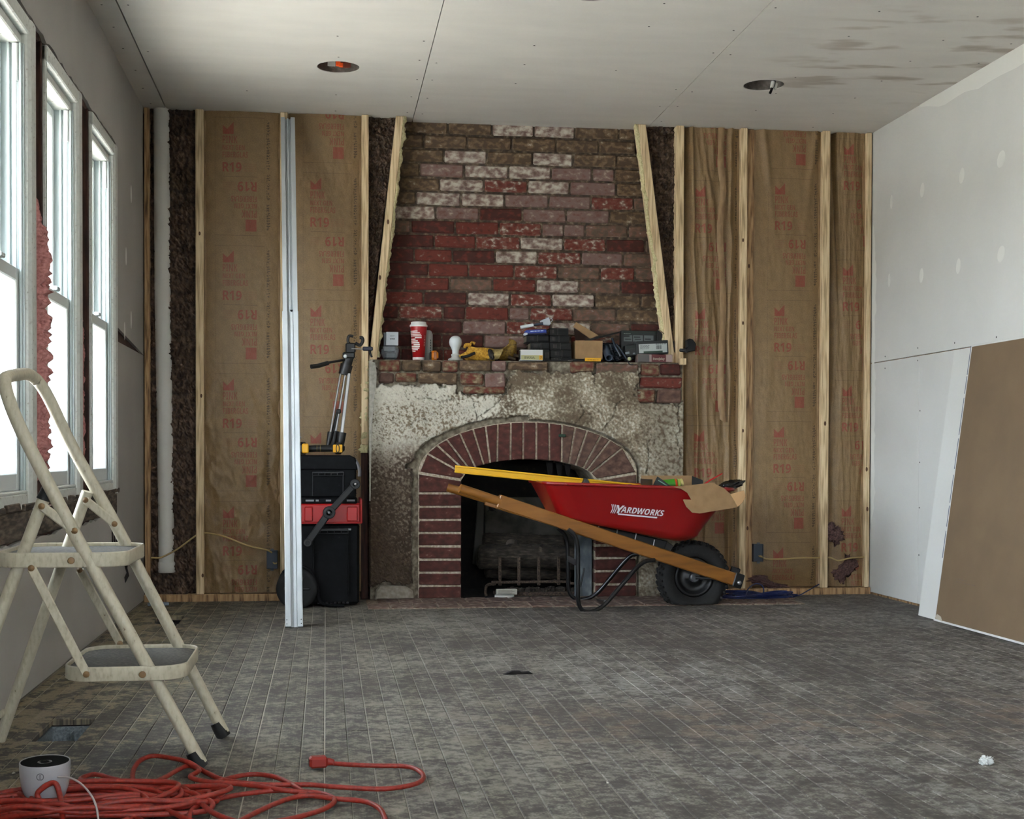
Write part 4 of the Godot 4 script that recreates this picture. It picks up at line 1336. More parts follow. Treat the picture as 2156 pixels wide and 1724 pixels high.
	for line in [[Vector2(0.681, 1.203), Vector2(0.684, 1.072), Vector2(0.713, 1.051), Vector2(0.732, 1.025), Vector2(0.742, 0.984), Vector2(0.751, 0.946), Vector2(0.763, 0.893)], [Vector2(0.763, 0.922), Vector2(0.804, 0.946), Vector2(0.848, 0.98), Vector2(0.886, 1.019), Vector2(0.92, 1.067), Vector2(0.94, 1.098)], [Vector2(1.603, 1.104), Vector2(1.558, 1.053), Vector2(1.593, 1.014), Vector2(1.608, 0.995)], [Vector2(1.654, 0.837), Vector2(1.639, 0.774), Vector2(1.647, 0.71), Vector2(1.632, 0.63)], [Vector2(0.9, 1.206), Vector2(0.903, 1.096)], [Vector2(1.367, 1.189), Vector2(1.36, 1.078)], [Vector2(1.808, 0.996), Vector2(1.793, 0.923), Vector2(1.814, 0.862), Vector2(1.789, 0.838), Vector2(1.814, 0.728), Vector2(1.794, 0.666)], [Vector2(0.426, 0.713), Vector2(0.421, 0.605), Vector2(0.431, 0.486), Vector2(0.421, 0.343), Vector2(0.429, 0.199), Vector2(0.419, 0.013)], [Vector2(1.59, 1.165), Vector2(1.608, 1.117), Vector2(1.578, 1.087)], [Vector2(1.184, 0.859), Vector2(1.258, 0.884), Vector2(1.306, 0.944), Vector2(1.287, 0.993)], [Vector2(1.405, 0.86), Vector2(1.455, 0.921), Vector2(1.479, 0.994), Vector2(1.519, 1.024)], [Vector2(0.459, 1.01), Vector2(0.518, 1.016), Vector2(0.578, 0.997), Vector2(0.65, 1.012)], [Vector2(0.411, 0.867), Vector2(0.459, 0.915), Vector2(0.507, 0.906)]]:
		var p := Vector2(line[0])
		for k in range(1, line.size()):
			var q: Vector2 = line[k]
			var m := int(p.distance_to(q) / 0.0012) + 1
			for e in m:
				var c := p.lerp(q, float(e) / m)
				c += Vector2(n3.get_noise_2d(c.x, c.y * 0.7), n3.get_noise_2d(c.x + 7.0, c.y)) * 0.007
				var fx := (c.x - 0.214) / 1.62 * NU
				var fy := (c.y - 0.004) / 1.201 * NV
				for dj in [-1, 0, 1]:
					for di in [-1, 0, 1]:
						var xi = int(fx) + di
						var yj = int(fy) + dj
						if xi >= 0 and xi <= NU and yj >= 0 and yj <= NV:
							var w = (1.0 - minf(1.0, Vector2(fx - xi, fy - yj).length() / 1.1)) * clampf(0.55 + n2.get_noise_2d(c.x * 2.0, c.y * 2.0) * 1.6, 0.0, 1.0)
							crack[yj * (NU + 1) + xi] = maxf(crack[yj * (NU + 1) + xi], w)
			p = q
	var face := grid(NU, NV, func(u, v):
		var x = lerpf(0.214, 1.834, u)
		var y = lerpf(0.004, 1.205, v)
		var at = int(round(v * NV)) * (NU + 1) + int(round(u * NU))
		var rough = smoothstep(1.0, 0.55, x)
		var z = -6.993 + 0.007 * n1.get_noise_2d(x, y) + (0.003 + 0.003 * rough) * n2.get_noise_2d(x, y) + 0.0022 * n3.get_noise_2d(x, y)
		z += (wr.get_noise_2d(x, y) * 0.5) * (0.0022 + 0.006 * rough)
		z -= 0.011 * crack[at]
		z -= 0.035 * smoothstep(0.008, 0.0, minf(far_off[at], minf(x - 0.214, 1.834 - x)))
		return Vector3(x + 0.002 * n2.get_noise_2d(x + 9.0, y), y, z),
		func(u, v):
		var x = lerpf(0.214, 1.834, u)
		var y = lerpf(0.004, 1.205, v)
		var at = int(round(v * NV)) * (NU + 1) + int(round(u * NU))
		var a = n1.get_noise_2d(x * 0.9 + 3.0, y * 0.9)
		var f = n2.get_noise_2d(x * 1.6, y * 1.6)
		var g = n3.get_noise_2d(x, y)
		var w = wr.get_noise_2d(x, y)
		var c = Color(0.36, 0.31, 0.245).lerp(Color(0.55, 0.51, 0.435), smoothstep(-0.5, 0.4, a + 0.5 * f + 0.6 * g))
		c = c.lerp(Color(0.44, 0.34, 0.24), clampf(f * 1.8 + a - 0.55, 0.0, 0.6))
		var white = smoothstep(0.78, 0.25, absf(x - 0.42) + 0.6 * absf(y - 0.9)) * 1.25 + 0.9 * a + 0.7 * f + 0.8 * g + 0.25 * w - 0.3
		c = c.lerp(Color(0.79, 0.77, 0.71), clampf(white * 1.4, 0.0, 0.95))
		var stain = smoothstep(0.86, 0.6, y) * smoothstep(0.62, 0.5, x)
		c = c.lerp(Color(0.235, 0.175, 0.13), clampf(stain * (0.92 + 0.9 * f + 0.5 * a + 0.9 * g), 0.0, 0.9))
		var band = smoothstep(0.2, 0.32, x) * smoothstep(0.75, 0.6, x) * smoothstep(0.78, 0.86, y) * smoothstep(1.02, 0.94, y)
		c = c.lerp(Color(0.36, 0.29, 0.21), clampf(band * (f * 2.0 + g * 1.5 + a), 0.0, 0.7))
		c = c.lerp(Color(0.6, 0.58, 0.52), smoothstep(1.55, 1.7, x) * 0.6 * smoothstep(-0.4, 0.1, f))
		c = c.lerp(Color(0.18, 0.15, 0.12), crack[at] * 0.65)
		c = c.lerp(Color(0.22, 0.175, 0.13), clampf((-w * 1.5 - 0.3) * (0.5 + 0.5 * smoothstep(1.0, 0.55, x)), 0.0, 0.7))  # wrinkle hollows darkened: dirt plus painted shade to bring out the relief
		return c.lerp(Color(0.5, 0.47, 0.42), smoothstep(0.012, 0.0, far_off[at]) * 0.6).srgb_to_linear(),
		func(u, v): return far_off[int(v * NV) * (NU + 1) + int(u * NU)] > -0.004)
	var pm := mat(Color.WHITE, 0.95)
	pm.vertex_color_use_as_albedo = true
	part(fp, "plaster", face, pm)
	# loose slab at the foot, patch of cement by the arch
	s = S()
	prism(s, [Vector2(0.245, 0.005), Vector2(0.44, 0.005), Vector2(0.435, 0.045), Vector2(0.4, 0.07), Vector2(0.27, 0.075), Vector2(0.25, 0.05)], 0.04, Transform3D(Basis(), Vector3(0, 0, -6.99)), 0.006)
	part(fp, "loose_plaster_slab", s, tex(speckle([0.0, Color(0.5, 0.47, 0.42), 1.0, Color(0.68, 0.65, 0.6)], 0.02, 4, 154), Vector3(3, 3, 3), 0.95, 0.2))
	s = S()
	prism(s, [Vector2(0.216, 1.2), Vector2(0.244, 1.19), Vector2(0.252, 1.14), Vector2(0.25, 1.075), Vector2(0.238, 1.0), Vector2(0.228, 0.86), Vector2(0.222, 0.5), Vector2(0.216, 0.5)], 0.03, Transform3D(Basis(), Vector3(0, 0, -6.984)), 0.005)
	part(fp, "corner_plaster", s, tex(speckle([0.0, Color(0.62, 0.6, 0.55), 1.0, Color(0.8, 0.79, 0.75)], 0.02, 4, 155), Vector3(3, 3, 3), 0.9, 0.15))
	# firebox
	var soot := tex(speckle([0.0, Color(0.02, 0.018, 0.016), 0.5, Color(0.05, 0.044, 0.04), 0.8, Color(0.1, 0.085, 0.075), 1.0, Color(0.2, 0.17, 0.15)], 0.02, 5, 156), Vector3(2.5, 2.5, 2.5), 0.95, 0.3)
	s = S()
	span(s, Vector3(0.3, 0, -7.62), Vector3(1.8, 1.1, -7.56))
	span(s, Vector3(0.5, 0, -7.6), Vector3(0.676, 0.75, -7.1))
	span(s, Vector3(1.368, 0, -7.6), Vector3(1.6, 0.75, -7.1))
	span(s, Vector3(0.5, 0.72, -7.6), Vector3(1.6, 0.78, -7.35))
	span(s, Vector3(0.5, -0.04, -7.62), Vector3(1.6, 0.0, -7.023))
	part(fp, "firebox", s, soot)
	for k in 8:
		for j in 3:
			var b := S()
			box(b, Vector3(0.672, 0.035 + k * 0.068, -7.16 - j * 0.15 - (0.07 if k % 2 else 0.0)), Vector3(0.03, 0.058, 0.13), 0.004, Basis(), 0.003)
			part(fp, "firebox_brick", b, soot)
	s = S()
	span(s, Vector3(0.86, 0.16, -7.555), Vector3(1.37, 0.5, -7.53), 0.004)
	part(fp, "grey_back_panel", s, tex(speckle([0.0, Color(0.2, 0.19, 0.175), 0.5, Color(0.3, 0.29, 0.265), 1.0, Color(0.36, 0.345, 0.32)], 0.01, 4, 157), Vector3(2, 2, 2), 0.8))
	s = S()
	prism(s, [Vector2(0.79, 0.14), Vector2(0.85, 0.12), Vector2(0.85, 0.5), Vector2(0.82, 0.5)], 0.02, Transform3D(Basis(), Vector3(0, 0, -7.5)), 0.003)
	part(fp, "grey_side_panel", s, mat(Color(0.3, 0.29, 0.27), 0.8))
	s = S(true)
	lathe(s, [Vector2(0.022, 0), Vector2(0.02, 0.006), Vector2(0, 0.008)], Vector3(0.9, 0.445, -7.53), 9, Basis(Vector3(1, 0, 0), Vector3(0, 0, 1), Vector3(0, -1, 0)))
	for k in 4:
		tube(s, PackedVector3Array([Vector3(0.9, 0.445, -7.525), Vector3(0.9, 0.445, -7.525) + Vector3(cos(k * 1.57 + 0.7), sin(k * 1.57 + 0.7), 0) * 0.036]), 0.006, 6, 1.0, 0.002)
	part(fp, "burnt_flue_hole", s, M.black)
	s = S()
	span(s, Vector3(1.27, 0.002, -7.06), Vector3(1.36, 0.44, -7.04), 0.003)
	part(fp, "metal_side_plate", s, tex(speckle([0.0, Color(0.16, 0.18, 0.19), 0.5, Color(0.3, 0.33, 0.35), 0.8, Color(0.42, 0.44, 0.45), 1.0, Color(0.62, 0.62, 0.6)], 0.012, 5, 158), Vector3(2.5, 1.3, 2.5), 0.55))
	s = S()
	for x in [1.15, 1.2, 1.245]:
		prism(s, [Vector2(x - 0.02, 0.7), Vector2(x + 0.02, 0.7), Vector2(x + 0.008, 0.62), Vector2(x - 0.006, 0.63)], 0.012, Transform3D(Basis(), Vector3(0, 0, -7.12)))
	part(fp, "damper_teeth", s, M.dark_void)
	s = S()
	box(s, Vector3(1.19, 0.83, -6.975), Vector3(0.034, 0.014, 0.018), 0.002)
	part(fp, "green_clip", s, mat(Color(0.05, 0.2, 0.13), 0.5))

	# hearth: two rows of bricks flush with the floor
	var hm := tex(speckle([0.0, Color(0.3, 0.25, 0.21), 0.5, Color(0.5, 0.45, 0.39), 1.0, Color(0.66, 0.61, 0.54)], 0.03, 4, 159), Vector3(3, 3, 3), 0.95, 0.1)
	var he := thing("hearth", "low brick hearth in front of the fireplace, level with the floor", "hearth", Vector3(1.27, 0, -6.85))
	s = S()
	span(s, Vector3(0.2, -0.02, -7.021), Vector3(2.34, 0.003, -6.595))
	part(he, "bedding_mortar", s, hm)
	for row in [[-6.596, -6.795, 0.0], [-6.803, -7.02, 0.055]]:
		var x: float = 0.2 + row[2]
		while x < 2.3:
			var b := S()
			box(b, Vector3(x + 0.051, -0.007, (row[0] + row[1]) * 0.5), Vector3(0.103, 0.03, row[0] - row[1]), 0.004, Basis(), 0.002)
			part(he, "hearth_brick", b, brick_material("h"))
			x += 0.1115
	O = Vector3.ZERO


# ---------------------------------------------------------------- things
func blob(c: Vector3, r: Vector3, amp := 0.0, freq := 8.0, sd := 1, B := Basis(), nu := 28, nv := 18) -> ArrayMesh:
	var n := noise(freq, 3, sd)
	return grid(nu, nv, func(u, v):
		var a = -TAU * u
		var b = PI * (v - 0.5)
		var d = Vector3(cos(b) * cos(a), sin(b), cos(b) * sin(a))
		return c + B * (d * r * (1.0 + amp * n.get_noise_3d(d.x * 0.2 + c.x, d.y * 0.2 + c.y, d.z * 0.2))))


func build_things() -> void:
	wall_services()
	metal_channel()
	tool_boxes()
	tripod()
	fire_logs()
	wheelbarrow()
	barrow_load()
	mantel_things()
	leaning_sheets()
	blue_cable()
	step_stool()
	orange_cord()
	odds_and_ends()
	O = Vector3.ZERO


func wall_services() -> void:
	var t := thing("drain_pipe", "white plastic drain pipe standing in the left corner bay", "pipe", Vector3(-0.785, 0.15, -7.075))
	var s := S(true)
	tube(s, PackedVector3Array([Vector3(-0.783, 0.143, -7.075), Vector3(-0.791, 0.863, -7.075), Vector3(-0.801, 1.568, -7.072), Vector3(-0.804, 2.443, -7.072)]), 0.039, 24)
	part(t, "pipe", s, mat(Color(0.84, 0.83, 0.8), 0.45))
	s = S(true)
	lathe(s, [Vector2(0.039, 0), Vector2(0.0425, 0.002), Vector2(0.0425, 0.05), Vector2(0.039, 0.052)], Vector3(-0.783, 0.143, -7.075), 24)
	part(t, "coupling", s, mat(Color(0.84, 0.83, 0.8), 0.45))
	var cable := mat(Color(0.66, 0.56, 0.36), 0.5)
	t = thing("yellow_cable", "yellow electrical cable drooping from the drain pipe to the outlet box on the left", "cable", Vector3(-0.597, 0.338, -7.04))
	s = S(true)
	tube(s, spline([Vector3(-0.851, 0.22, -7.03), Vector3(-0.802, 0.223, -7.02), Vector3(-0.723, 0.264, -7.03), Vector3(-0.64, 0.326, -7.05), Vector3(-0.598, 0.34, -7.05), Vector3(-0.504, 0.324, -7.035), Vector3(-0.388, 0.278, -7.03), Vector3(-0.295, 0.256, -7.03), Vector3(-0.268, 0.241, -7.045)]), 0.0045, 8, 1.5)
	part(t, "sheath", s, cable)
	t = thing("yellow_cable", "yellow electrical cable running level from the right outlet box to the corner stud", "cable", Vector3(2.485, 0.195, -7.04))
	s = S(true)
	tube(s, spline([Vector3(2.251, 0.211, -7.05), Vector3(2.282, 0.192, -7.035), Vector3(2.354, 0.189, -7.035), Vector3(2.483, 0.195, -7.035), Vector3(2.585, 0.193, -7.05), Vector3(2.64, 0.193, -7.05), Vector3(2.678, 0.179, -7.035), Vector3(2.744, 0.191, -7.035), Vector3(2.841, 0.197, -7.05)]), 0.0045, 8, 1.5)
	part(t, "sheath", s, cable)
	for q in [[Vector3(-0.265, 0.206, -7.03), "dark outlet box nailed to the stud beside the metal channel"], [Vector3(2.242, 0.222, -7.03), "blue-grey outlet box on the double stud behind the wheelbarrow"]]:
		var c: Vector3 = q[0]
		t = thing("outlet_box", q[1], "outlet box", c, "outlet boxes on the studs")
		s = S()
		var w := 0.027
		var h := 0.046
		span(s, c + Vector3(-w, -h, -0.06), c + Vector3(-w + 0.003, h, 0), 0.001)
		span(s, c + Vector3(w - 0.003, -h, -0.06), c + Vector3(w, h, 0), 0.001)
		span(s, c + Vector3(-w, h - 0.003, -0.06), c + Vector3(w, h, 0), 0.001)
		span(s, c + Vector3(-w, -h, -0.06), c + Vector3(w, -h + 0.003, 0), 0.001)
		span(s, c + Vector3(-w, -h, -0.016), c + Vector3(w, h, -0.012))
		part(t, "box_shell", s, mat(Color(0.2, 0.23, 0.27), 0.5))
		s = S()
		for e in [-1, 1]:
			box(s, c + Vector3(0, e * (h + 0.004), -0.002), Vector3(0.016, 0.01, 0.004), 0.001)
		part(t, "screw_ear", s, mat(Color(0.3, 0.33, 0.36), 0.5))
		s = S(true)
		tube(s, spline([c + Vector3(-0.015, -0.004, -0.05), c + Vector3(0.0, -0.012, -0.02), c + Vector3(0.012, -0.02, -0.012), c + Vector3(0.024, -0.018, -0.01)]), 0.004, 8)
		part(t, "wire_end", s, cable)


func metal_channel() -> void:
	var base := Vector3(-0.132, 0, -5.945)
	var top := Vector3(-0.186, 2.393, -7)
	var t := thing("metal_channel", "long white metal channel of two nested lengths leaning on a stud", "channel", base)
	var y := (top - base).normalized()
	var x := Vector3(1, 0, 0)
	x = (x - y * x.dot(y)).normalized()
	var B := Basis(x, y, x.cross(y))
	var paint := tex(speckle([0.0, Color(0.66, 0.68, 0.69), 0.5, Color(0.72, 0.74, 0.75), 1.0, Color(0.76, 0.78, 0.79)], 0.01, 3, 201), Vector3(3, 0.6, 3), 0.4)
	# cross-sections (across, out): flanges with rolled edges, a sunk web with a rib
	var lower := [Vector2(-0.037, -0.012), Vector2(-0.037, 0.012), Vector2(-0.034, 0.014), Vector2(-0.013, 0.013), Vector2(-0.012, -0.004), Vector2(-0.002, -0.004), Vector2(0.0, 0.004), Vector2(0.011, 0.005), Vector2(0.012, 0.001), Vector2(0.014, 0.001), Vector2(0.015, 0.013), Vector2(0.034, 0.014), Vector2(0.037, 0.012), Vector2(0.037, -0.012)]
	var upper := [Vector2(-0.034, -0.01), Vector2(-0.034, 0.009), Vector2(-0.015, 0.01), Vector2(-0.013, -0.007), Vector2(-0.006, -0.007), Vector2(-0.005, 0.0), Vector2(0.002, 0.001), Vector2(0.003, -0.007), Vector2(0.012, -0.007), Vector2(0.014, 0.01), Vector2(0.034, 0.009), Vector2(0.034, -0.01)]
	var total := (top - base).length()
	for q in [[lower, 0.0, 1.52, "lower_length"], [upper, 1.45, total, "upper_length"]]:
		var s := S()
		# swept along the channel: the outline's z axis is the channel's y
		prism(s, q[0], q[2] - q[1], Transform3D(Basis(B.x, B.z, -B.y) * Basis(Vector3(1, 0, 0), Vector3(0, 1, 0), Vector3(0, 0, 1)), base + B.y * q[1]))
		part(t, q[3], s, paint)
	var s := S(true)
	for q in [[-0.03, 0.03], [0.03, 0.03], [-0.03, 0.012], [0.03, 0.012]]:
		lathe(s, [Vector2(0.0022, 0), Vector2(0.0022, 0.0006), Vector2(0, 0.0006)], base + B * Vector3(q[0], q[1], 0.0135), 8, B * Basis(Vector3(1, 0, 0), Vector3(0, 0, 1), Vector3(0, -1, 0)))
	part(t, "nail_holes", s, M.black)
	s = S()
	prism(s, [Vector2(-0.006, 0.006), Vector2(0.0, -0.004), Vector2(0.008, 0.006)], 0.004, Transform3D(B, base + B * Vector3(0.004, 1.525, 0.006)))
	part(t, "end_notch", s, M.black)


func tool_boxes() -> void:
	var plastic := tex(speckle([0.0, Color(0.028, 0.03, 0.036), 0.5, Color(0.042, 0.045, 0.053), 0.85, Color(0.062, 0.066, 0.075), 1.0, Color(0.16, 0.15, 0.145)], 0.012, 5, 210), Vector3(4, 4, 4), 0.45)
	plastic.roughness = 0.7
	plastic.metallic_specular = 0.25
	var red := mat(Color(0.62, 0.035, 0.05), 0.4)
	var z := -6.715
	var x0: float = -0.19
	var x1: float = 0.161
	var d := 0.295
	var t := thing("rolling_toolbox", "tall black rolling tool box on wheels at the bottom of the stack", "tool box", Vector3((x0 + x1) * 0.5, 0, z - d * 0.5))
	var y1: float = 0.399
	var s := S()
	box(s, Vector3((x0 + x1) * 0.5, (y1 + 0.012) * 0.5, z - d * 0.5 - 0.006), Vector3(x1 - x0, y1 - 0.012, d - 0.012), 0.012)
	part(t, "body", s, plastic)
	s = S()
	var xa: float = -0.053
	var xb: float = 0.104
	for q in [[xa - 0.01, xa, 0.05, 0.36], [xb, xb + 0.006, 0.05, 0.36]]:
		span(s, Vector3(q[0], q[2], z - 0.008), Vector3(q[1], q[3], z + 0.004), 0.002)
	part(t, "front_rib", s, plastic)
	s = S()
	span(s, Vector3(xa - 0.006, 0.365, z - 0.008), Vector3(xb + 0.004, 0.376, z + 0.006), 0.002)
	span(s, Vector3(xa - 0.006, 0.352, z - 0.008), Vector3(xb + 0.004, 0.355, z + 0.006), 0.001)
	for k in 6:
		var xx := lerpf(xa - 0.006, xb + 0.001, k / 5.0)
		span(s, Vector3(xx, 0.352, z - 0.008), Vector3(xx + 0.003, 0.37, z + 0.006), 0.001)
	part(t, "grip_rail", s, mat(Color(0.1, 0.1, 0.11), 0.5))
	s = S()
	for k in 8:
		box(s, Vector3(lerpf(xa + 0.02, xb, k / 7.0), 0.02, z + 0.002), Vector3(0.014, 0.01, 0.012), 0.003)
	part(t, "foot_ridge", s, mat(Color(0.12, 0.12, 0.12), 0.7))
	var wc := Vector3(-0.136, 0.093, -6.69)
	for e in [0.0, -0.24]:
		s = S(true)
		lathe(s, [Vector2(0.0, 0.02), Vector2(0.03, 0.022), Vector2(0.06, 0.016), Vector2(0.078, 0.02), Vector2(0.0955, 0.014), Vector2(0.098, 0.0), Vector2(0.0955, -0.014), Vector2(0.0, -0.018)], wc + Vector3(0, 0, e), 36, Basis(Vector3(1, 0, 0), Vector3(0, 0, 1), Vector3(0, -1, 0)))
		var w := part(t, "wheel", s, mat(Color(0.028, 0.028, 0.03), 0.85))
		s = S()
		for k in 6:
			var a := TAU * k / 6.0
			box(s, wc + Vector3(cos(a) * 0.045, sin(a) * 0.045, e + 0.02), Vector3(0.036, 0.012, 0.008), 0.003, Basis(Vector3.BACK, a))
		part(w, "spoke", s, mat(Color(0.075, 0.075, 0.08), 0.5))
	s = S(true)
	tube(s, spline([Vector3(-0.201, 0.171, -6.69), Vector3(-0.165, 0.197, -6.69), Vector3(-0.114, 0.199, -6.69), Vector3(-0.069, 0.172, -6.69), Vector3(-0.04, 0.108, -6.69), Vector3(-0.031, 0.04, -6.69), Vector3(0.01, 0.012, -6.69), Vector3(0.088, 0.011, -6.69)]), 0.007, 8)
	part(t, "wheel_arch", s, plastic)
	s = S()
	for q in [[684, 700], [711, 716], [722, 738]]:
		var a := Vector3(-0.004, 0.372, -6.713)
		span(s, Vector3(x0 + (q[0] - 601) / 441.0, a.y - 0.004, z - 0.004), Vector3(x0 + (q[1] - 601) / 441.0, a.y + 0.004, z + 0.0015))
	part(t, "printed_marks", s, mat(Color(0.6, 0.62, 0.62), 0.5))
	# the folding arm with its two bolts
	var p0 := Vector3(-0.085, 0.311, -6.68)
	var p1 := Vector3(0.016, 0.455, -6.68)
	var p2 := Vector3(0.14, 0.59, -6.68)
	s = S()
	for q in [[p0, p1, 0.034], [p1, p2, 0.03]]:
		bar(s, q[0], q[1], q[2], 0.016, 0.005, Vector3(0, 0, 1))
	var arm_rot := Basis(Vector3(1, 0, 0), Vector3(0, 0, 1), Vector3(0, -1, 0))
	for q in [[p1, 0.03], [p2, 0.024], [p0, 0.02]]:
		lathe(s, [Vector2(q[1], -0.01), Vector2(q[1], 0.008), Vector2(q[1] - 0.003, 0.011), Vector2(q[1] * 0.5, 0.011), Vector2(q[1] * 0.45, 0.008), Vector2(0, 0.008)], q[0], 20, arm_rot, true)
	var arm := part(t, "folding_arm", s, mat(Color(0.04, 0.04, 0.043), 0.5))
	for q in [p1, p2]:
		s = S(true)
		lathe(s, [Vector2(0.006, 0.008), Vector2(0.006, 0.013), Vector2(0.003, 0.014), Vector2(0, 0.014)], q, 12, arm_rot)
		part(arm, "bolt", s, M.steel)
	# organiser
	var y2: float = 0.524
	t = thing("tool_organizer", "flat red and black tool organizer between the two black boxes", "tool box", Vector3((x0 + x1) * 0.5, y1, z - d * 0.5))
	s = S()
	box(s, Vector3((x0 + x1) * 0.5 + 0.005, y1 + 0.05, z - d * 0.5), Vector3(x1 - x0 + 0.004, 0.1, d - 0.004), 0.01)
	part(t, "red_body", s, red)
	s = S()
	box(s, Vector3((x0 + x1) * 0.5, y2 - 0.014, z - d * 0.5), Vector3(x1 - x0 - 0.02, 0.03, d - 0.003), 0.006)
	part(t, "black_lid", s, plastic)
	s = S()
	span(s, Vector3(x0, y1 + 0.001, z - 0.01), Vector3(x1 + 0.008, y1 + 0.008, z + 0.004), 0.002)
	span(s, Vector3(x1 + 0.001, y1 + 0.0, z - d + 0.01), Vector3(x1 + 0.014, y2 - 0.005, z - 0.012), 0.004)
	part(t, "red_edge", s, red)
	for q in [[640, 658], [729, 752]]:
		s = S()
		var xm = x0 + (q[0] - 601) / 441.0
		span(s, Vector3(xm, y1 + 0.012, z - 0.01), Vector3(xm + (q[1] - q[0]) / 441.0, y1 + 0.083, z + 0.008), 0.005)
		part(t, "latch", s, red)
	s = S()
	for q in [[643, 660], [664, 670], [685, 696], [729, 746]]:
		span(s, Vector3(x0 + (q[0] - 601) / 441.0, y2 - 0.017, z - 0.004), Vector3(x0 + (q[1] - 601) / 441.0, y2 - 0.009, z + 0.001))
	part(t, "printed_marks", s, mat(Color(0.55, 0.56, 0.57), 0.5))
	# upper box
	t = thing("toolbox", "black lidded tool box on top of the stack, a drill lying on it", "tool box", Vector3((x0 + x1) * 0.5, y2, z - d * 0.5))
	var y3: float = 0.669
	var y4: float = 0.728
	var x2: float = 0.145
	s = S()
	box(s, Vector3((x0 + x2) * 0.5, (y2 + y3) * 0.5, z - d * 0.5), Vector3(x2 - x0, y3 - y2, d - 0.01), 0.008)
	part(t, "body", s, plastic)
	s = S()
	var lp := [Vector2(x0 - 0.004, y3 - 0.012), Vector2(x2 + 0.006, y3 - 0.012), Vector2(x2 + 0.006, y3 + 0.006), Vector2(x2 - 0.004, y4 - 0.012), Vector2(x2 - 0.03, y4), Vector2(x0 + 0.03, y4), Vector2(x0, y4 - 0.012), Vector2(x0 - 0.004, y3 + 0.006)]
	prism(s, lp, d, Transform3D(Basis(), Vector3(0, 0, z + 0.004)), 0.006)
	part(t, "lid", s, plastic)
	s = S()
	xa = -0.065
	xb = 0.086
	for q in [[xa, xb, y3 - 0.02, y3 - 0.028], [xa, xb, y3 - 0.036, y3 - 0.04]]:
		span(s, Vector3(q[0], q[3], z - 0.006), Vector3(q[1], q[2], z + 0.004), 0.002)
	for k in 6:
		var xx := lerpf(xa, xb - 0.003, k / 5.0)
		span(s, Vector3(xx, y3 - 0.038, z - 0.006), Vector3(xx + 0.004, y3 - 0.022, z + 0.004), 0.001)
	for q in [xa, xb - 0.006]:
		span(s, Vector3(q, y2 + 0.008, z - 0.008), Vector3(q + 0.006, y3 - 0.04, z + 0.001), 0.002)
	part(t, "grip_rail", s, mat(Color(0.11, 0.11, 0.12), 0.5))
	s = S(true)
	tube(s, spline([Vector3(0.132, 0.713, -6.74), Vector3(0.15, 0.69, -6.72), Vector3(0.161, 0.656, -6.72), Vector3(0.161, 0.626, -6.72)]), 0.006, 8, 1.6)
	part(t, "side_handle", s, mat(Color(0.4, 0.4, 0.41), 0.4))
	# drill
	var yl := mat(Color(0.85, 0.62, 0.06), 0.45)
	var bk := mat(Color(0.045, 0.043, 0.042), 0.5)
	var c := Vector3(-0.013, 0.758, -6.79)
	t = thing("cordless_drill", "yellow and black cordless drill lying on the upper tool box", "drill", Vector3(c.x, y4, c.z))
	s = S()
	box(s, Vector3(-0.118, 0.76, -6.79), Vector3(0.07, 0.062, 0.075), 0.016)
	part(t, "motor_housing", s, bk)
	s = S()
	box(s, Vector3(-0.097, 0.76, -6.75), Vector3(0.032, 0.046, 0.012), 0.005)
	part(t, "yellow_side", s, yl)
	s = S(true)
	lathe(s, [Vector2(0.016, -0.03), Vector2(0.018, 0.0), Vector2(0.013, 0.02), Vector2(0.004, 0.024), Vector2(0.004, 0.05), Vector2(0, 0.05)], Vector3(-0.167, 0.813, -6.79), 14, Basis(Vector3(0, 1, 0), Vector3(1, 0, 0), Vector3(0, 0, -1)))
	part(t, "chuck", s, M.steel)
	s = S(true)
	tube(s, PackedVector3Array([Vector3(-0.086, 0.758, -6.79), Vector3(-0.047, 0.76, -6.785), Vector3(-0.013, 0.76, -6.785), Vector3(0.032, 0.761, -6.785)]), 0.0165, 12)
	var hd := part(t, "handle", s, bk)
	s = S(true)
	for q in [Vector3(-0.043, 0.76, -6.785), Vector3(-0.027, 0.76, -6.785)]:
		lathe(s, [Vector2(0.0166, 0), Vector2(0.0175, 0.001), Vector2(0.0166, 0.002)], q, 14, Basis(Vector3(0, 1, 0), Vector3(1, 0, 0), Vector3(0, 0, -1)))
	part(hd, "grip_line", s, mat(Color(0.55, 0.45, 0.2), 0.5))
	s = S()
	box(s, Vector3(0.06, 0.761, -6.78), Vector3(0.062, 0.058, 0.07), 0.02)
	part(t, "battery", s, bk)
	s = S()
	box(s, Vector3(0.057, 0.76, -6.742), Vector3(0.045, 0.038, 0.006), 0.003)
	part(t, "battery_side", s, yl)
	s = S(true)
	var lc := Vector3(0.057, 0.76, -6.737)
	var lp2 := []
	for k in 16:
		lp2.append(lc + Vector3(0.0075 * cos(TAU * k / 16.0), 0.019 * sin(TAU * k / 16.0), 0))
	lp2.append(lp2[0])
	tube(s, PackedVector3Array(lp2), 0.002, 6)
	part(t, "loop_mark", s, bk)


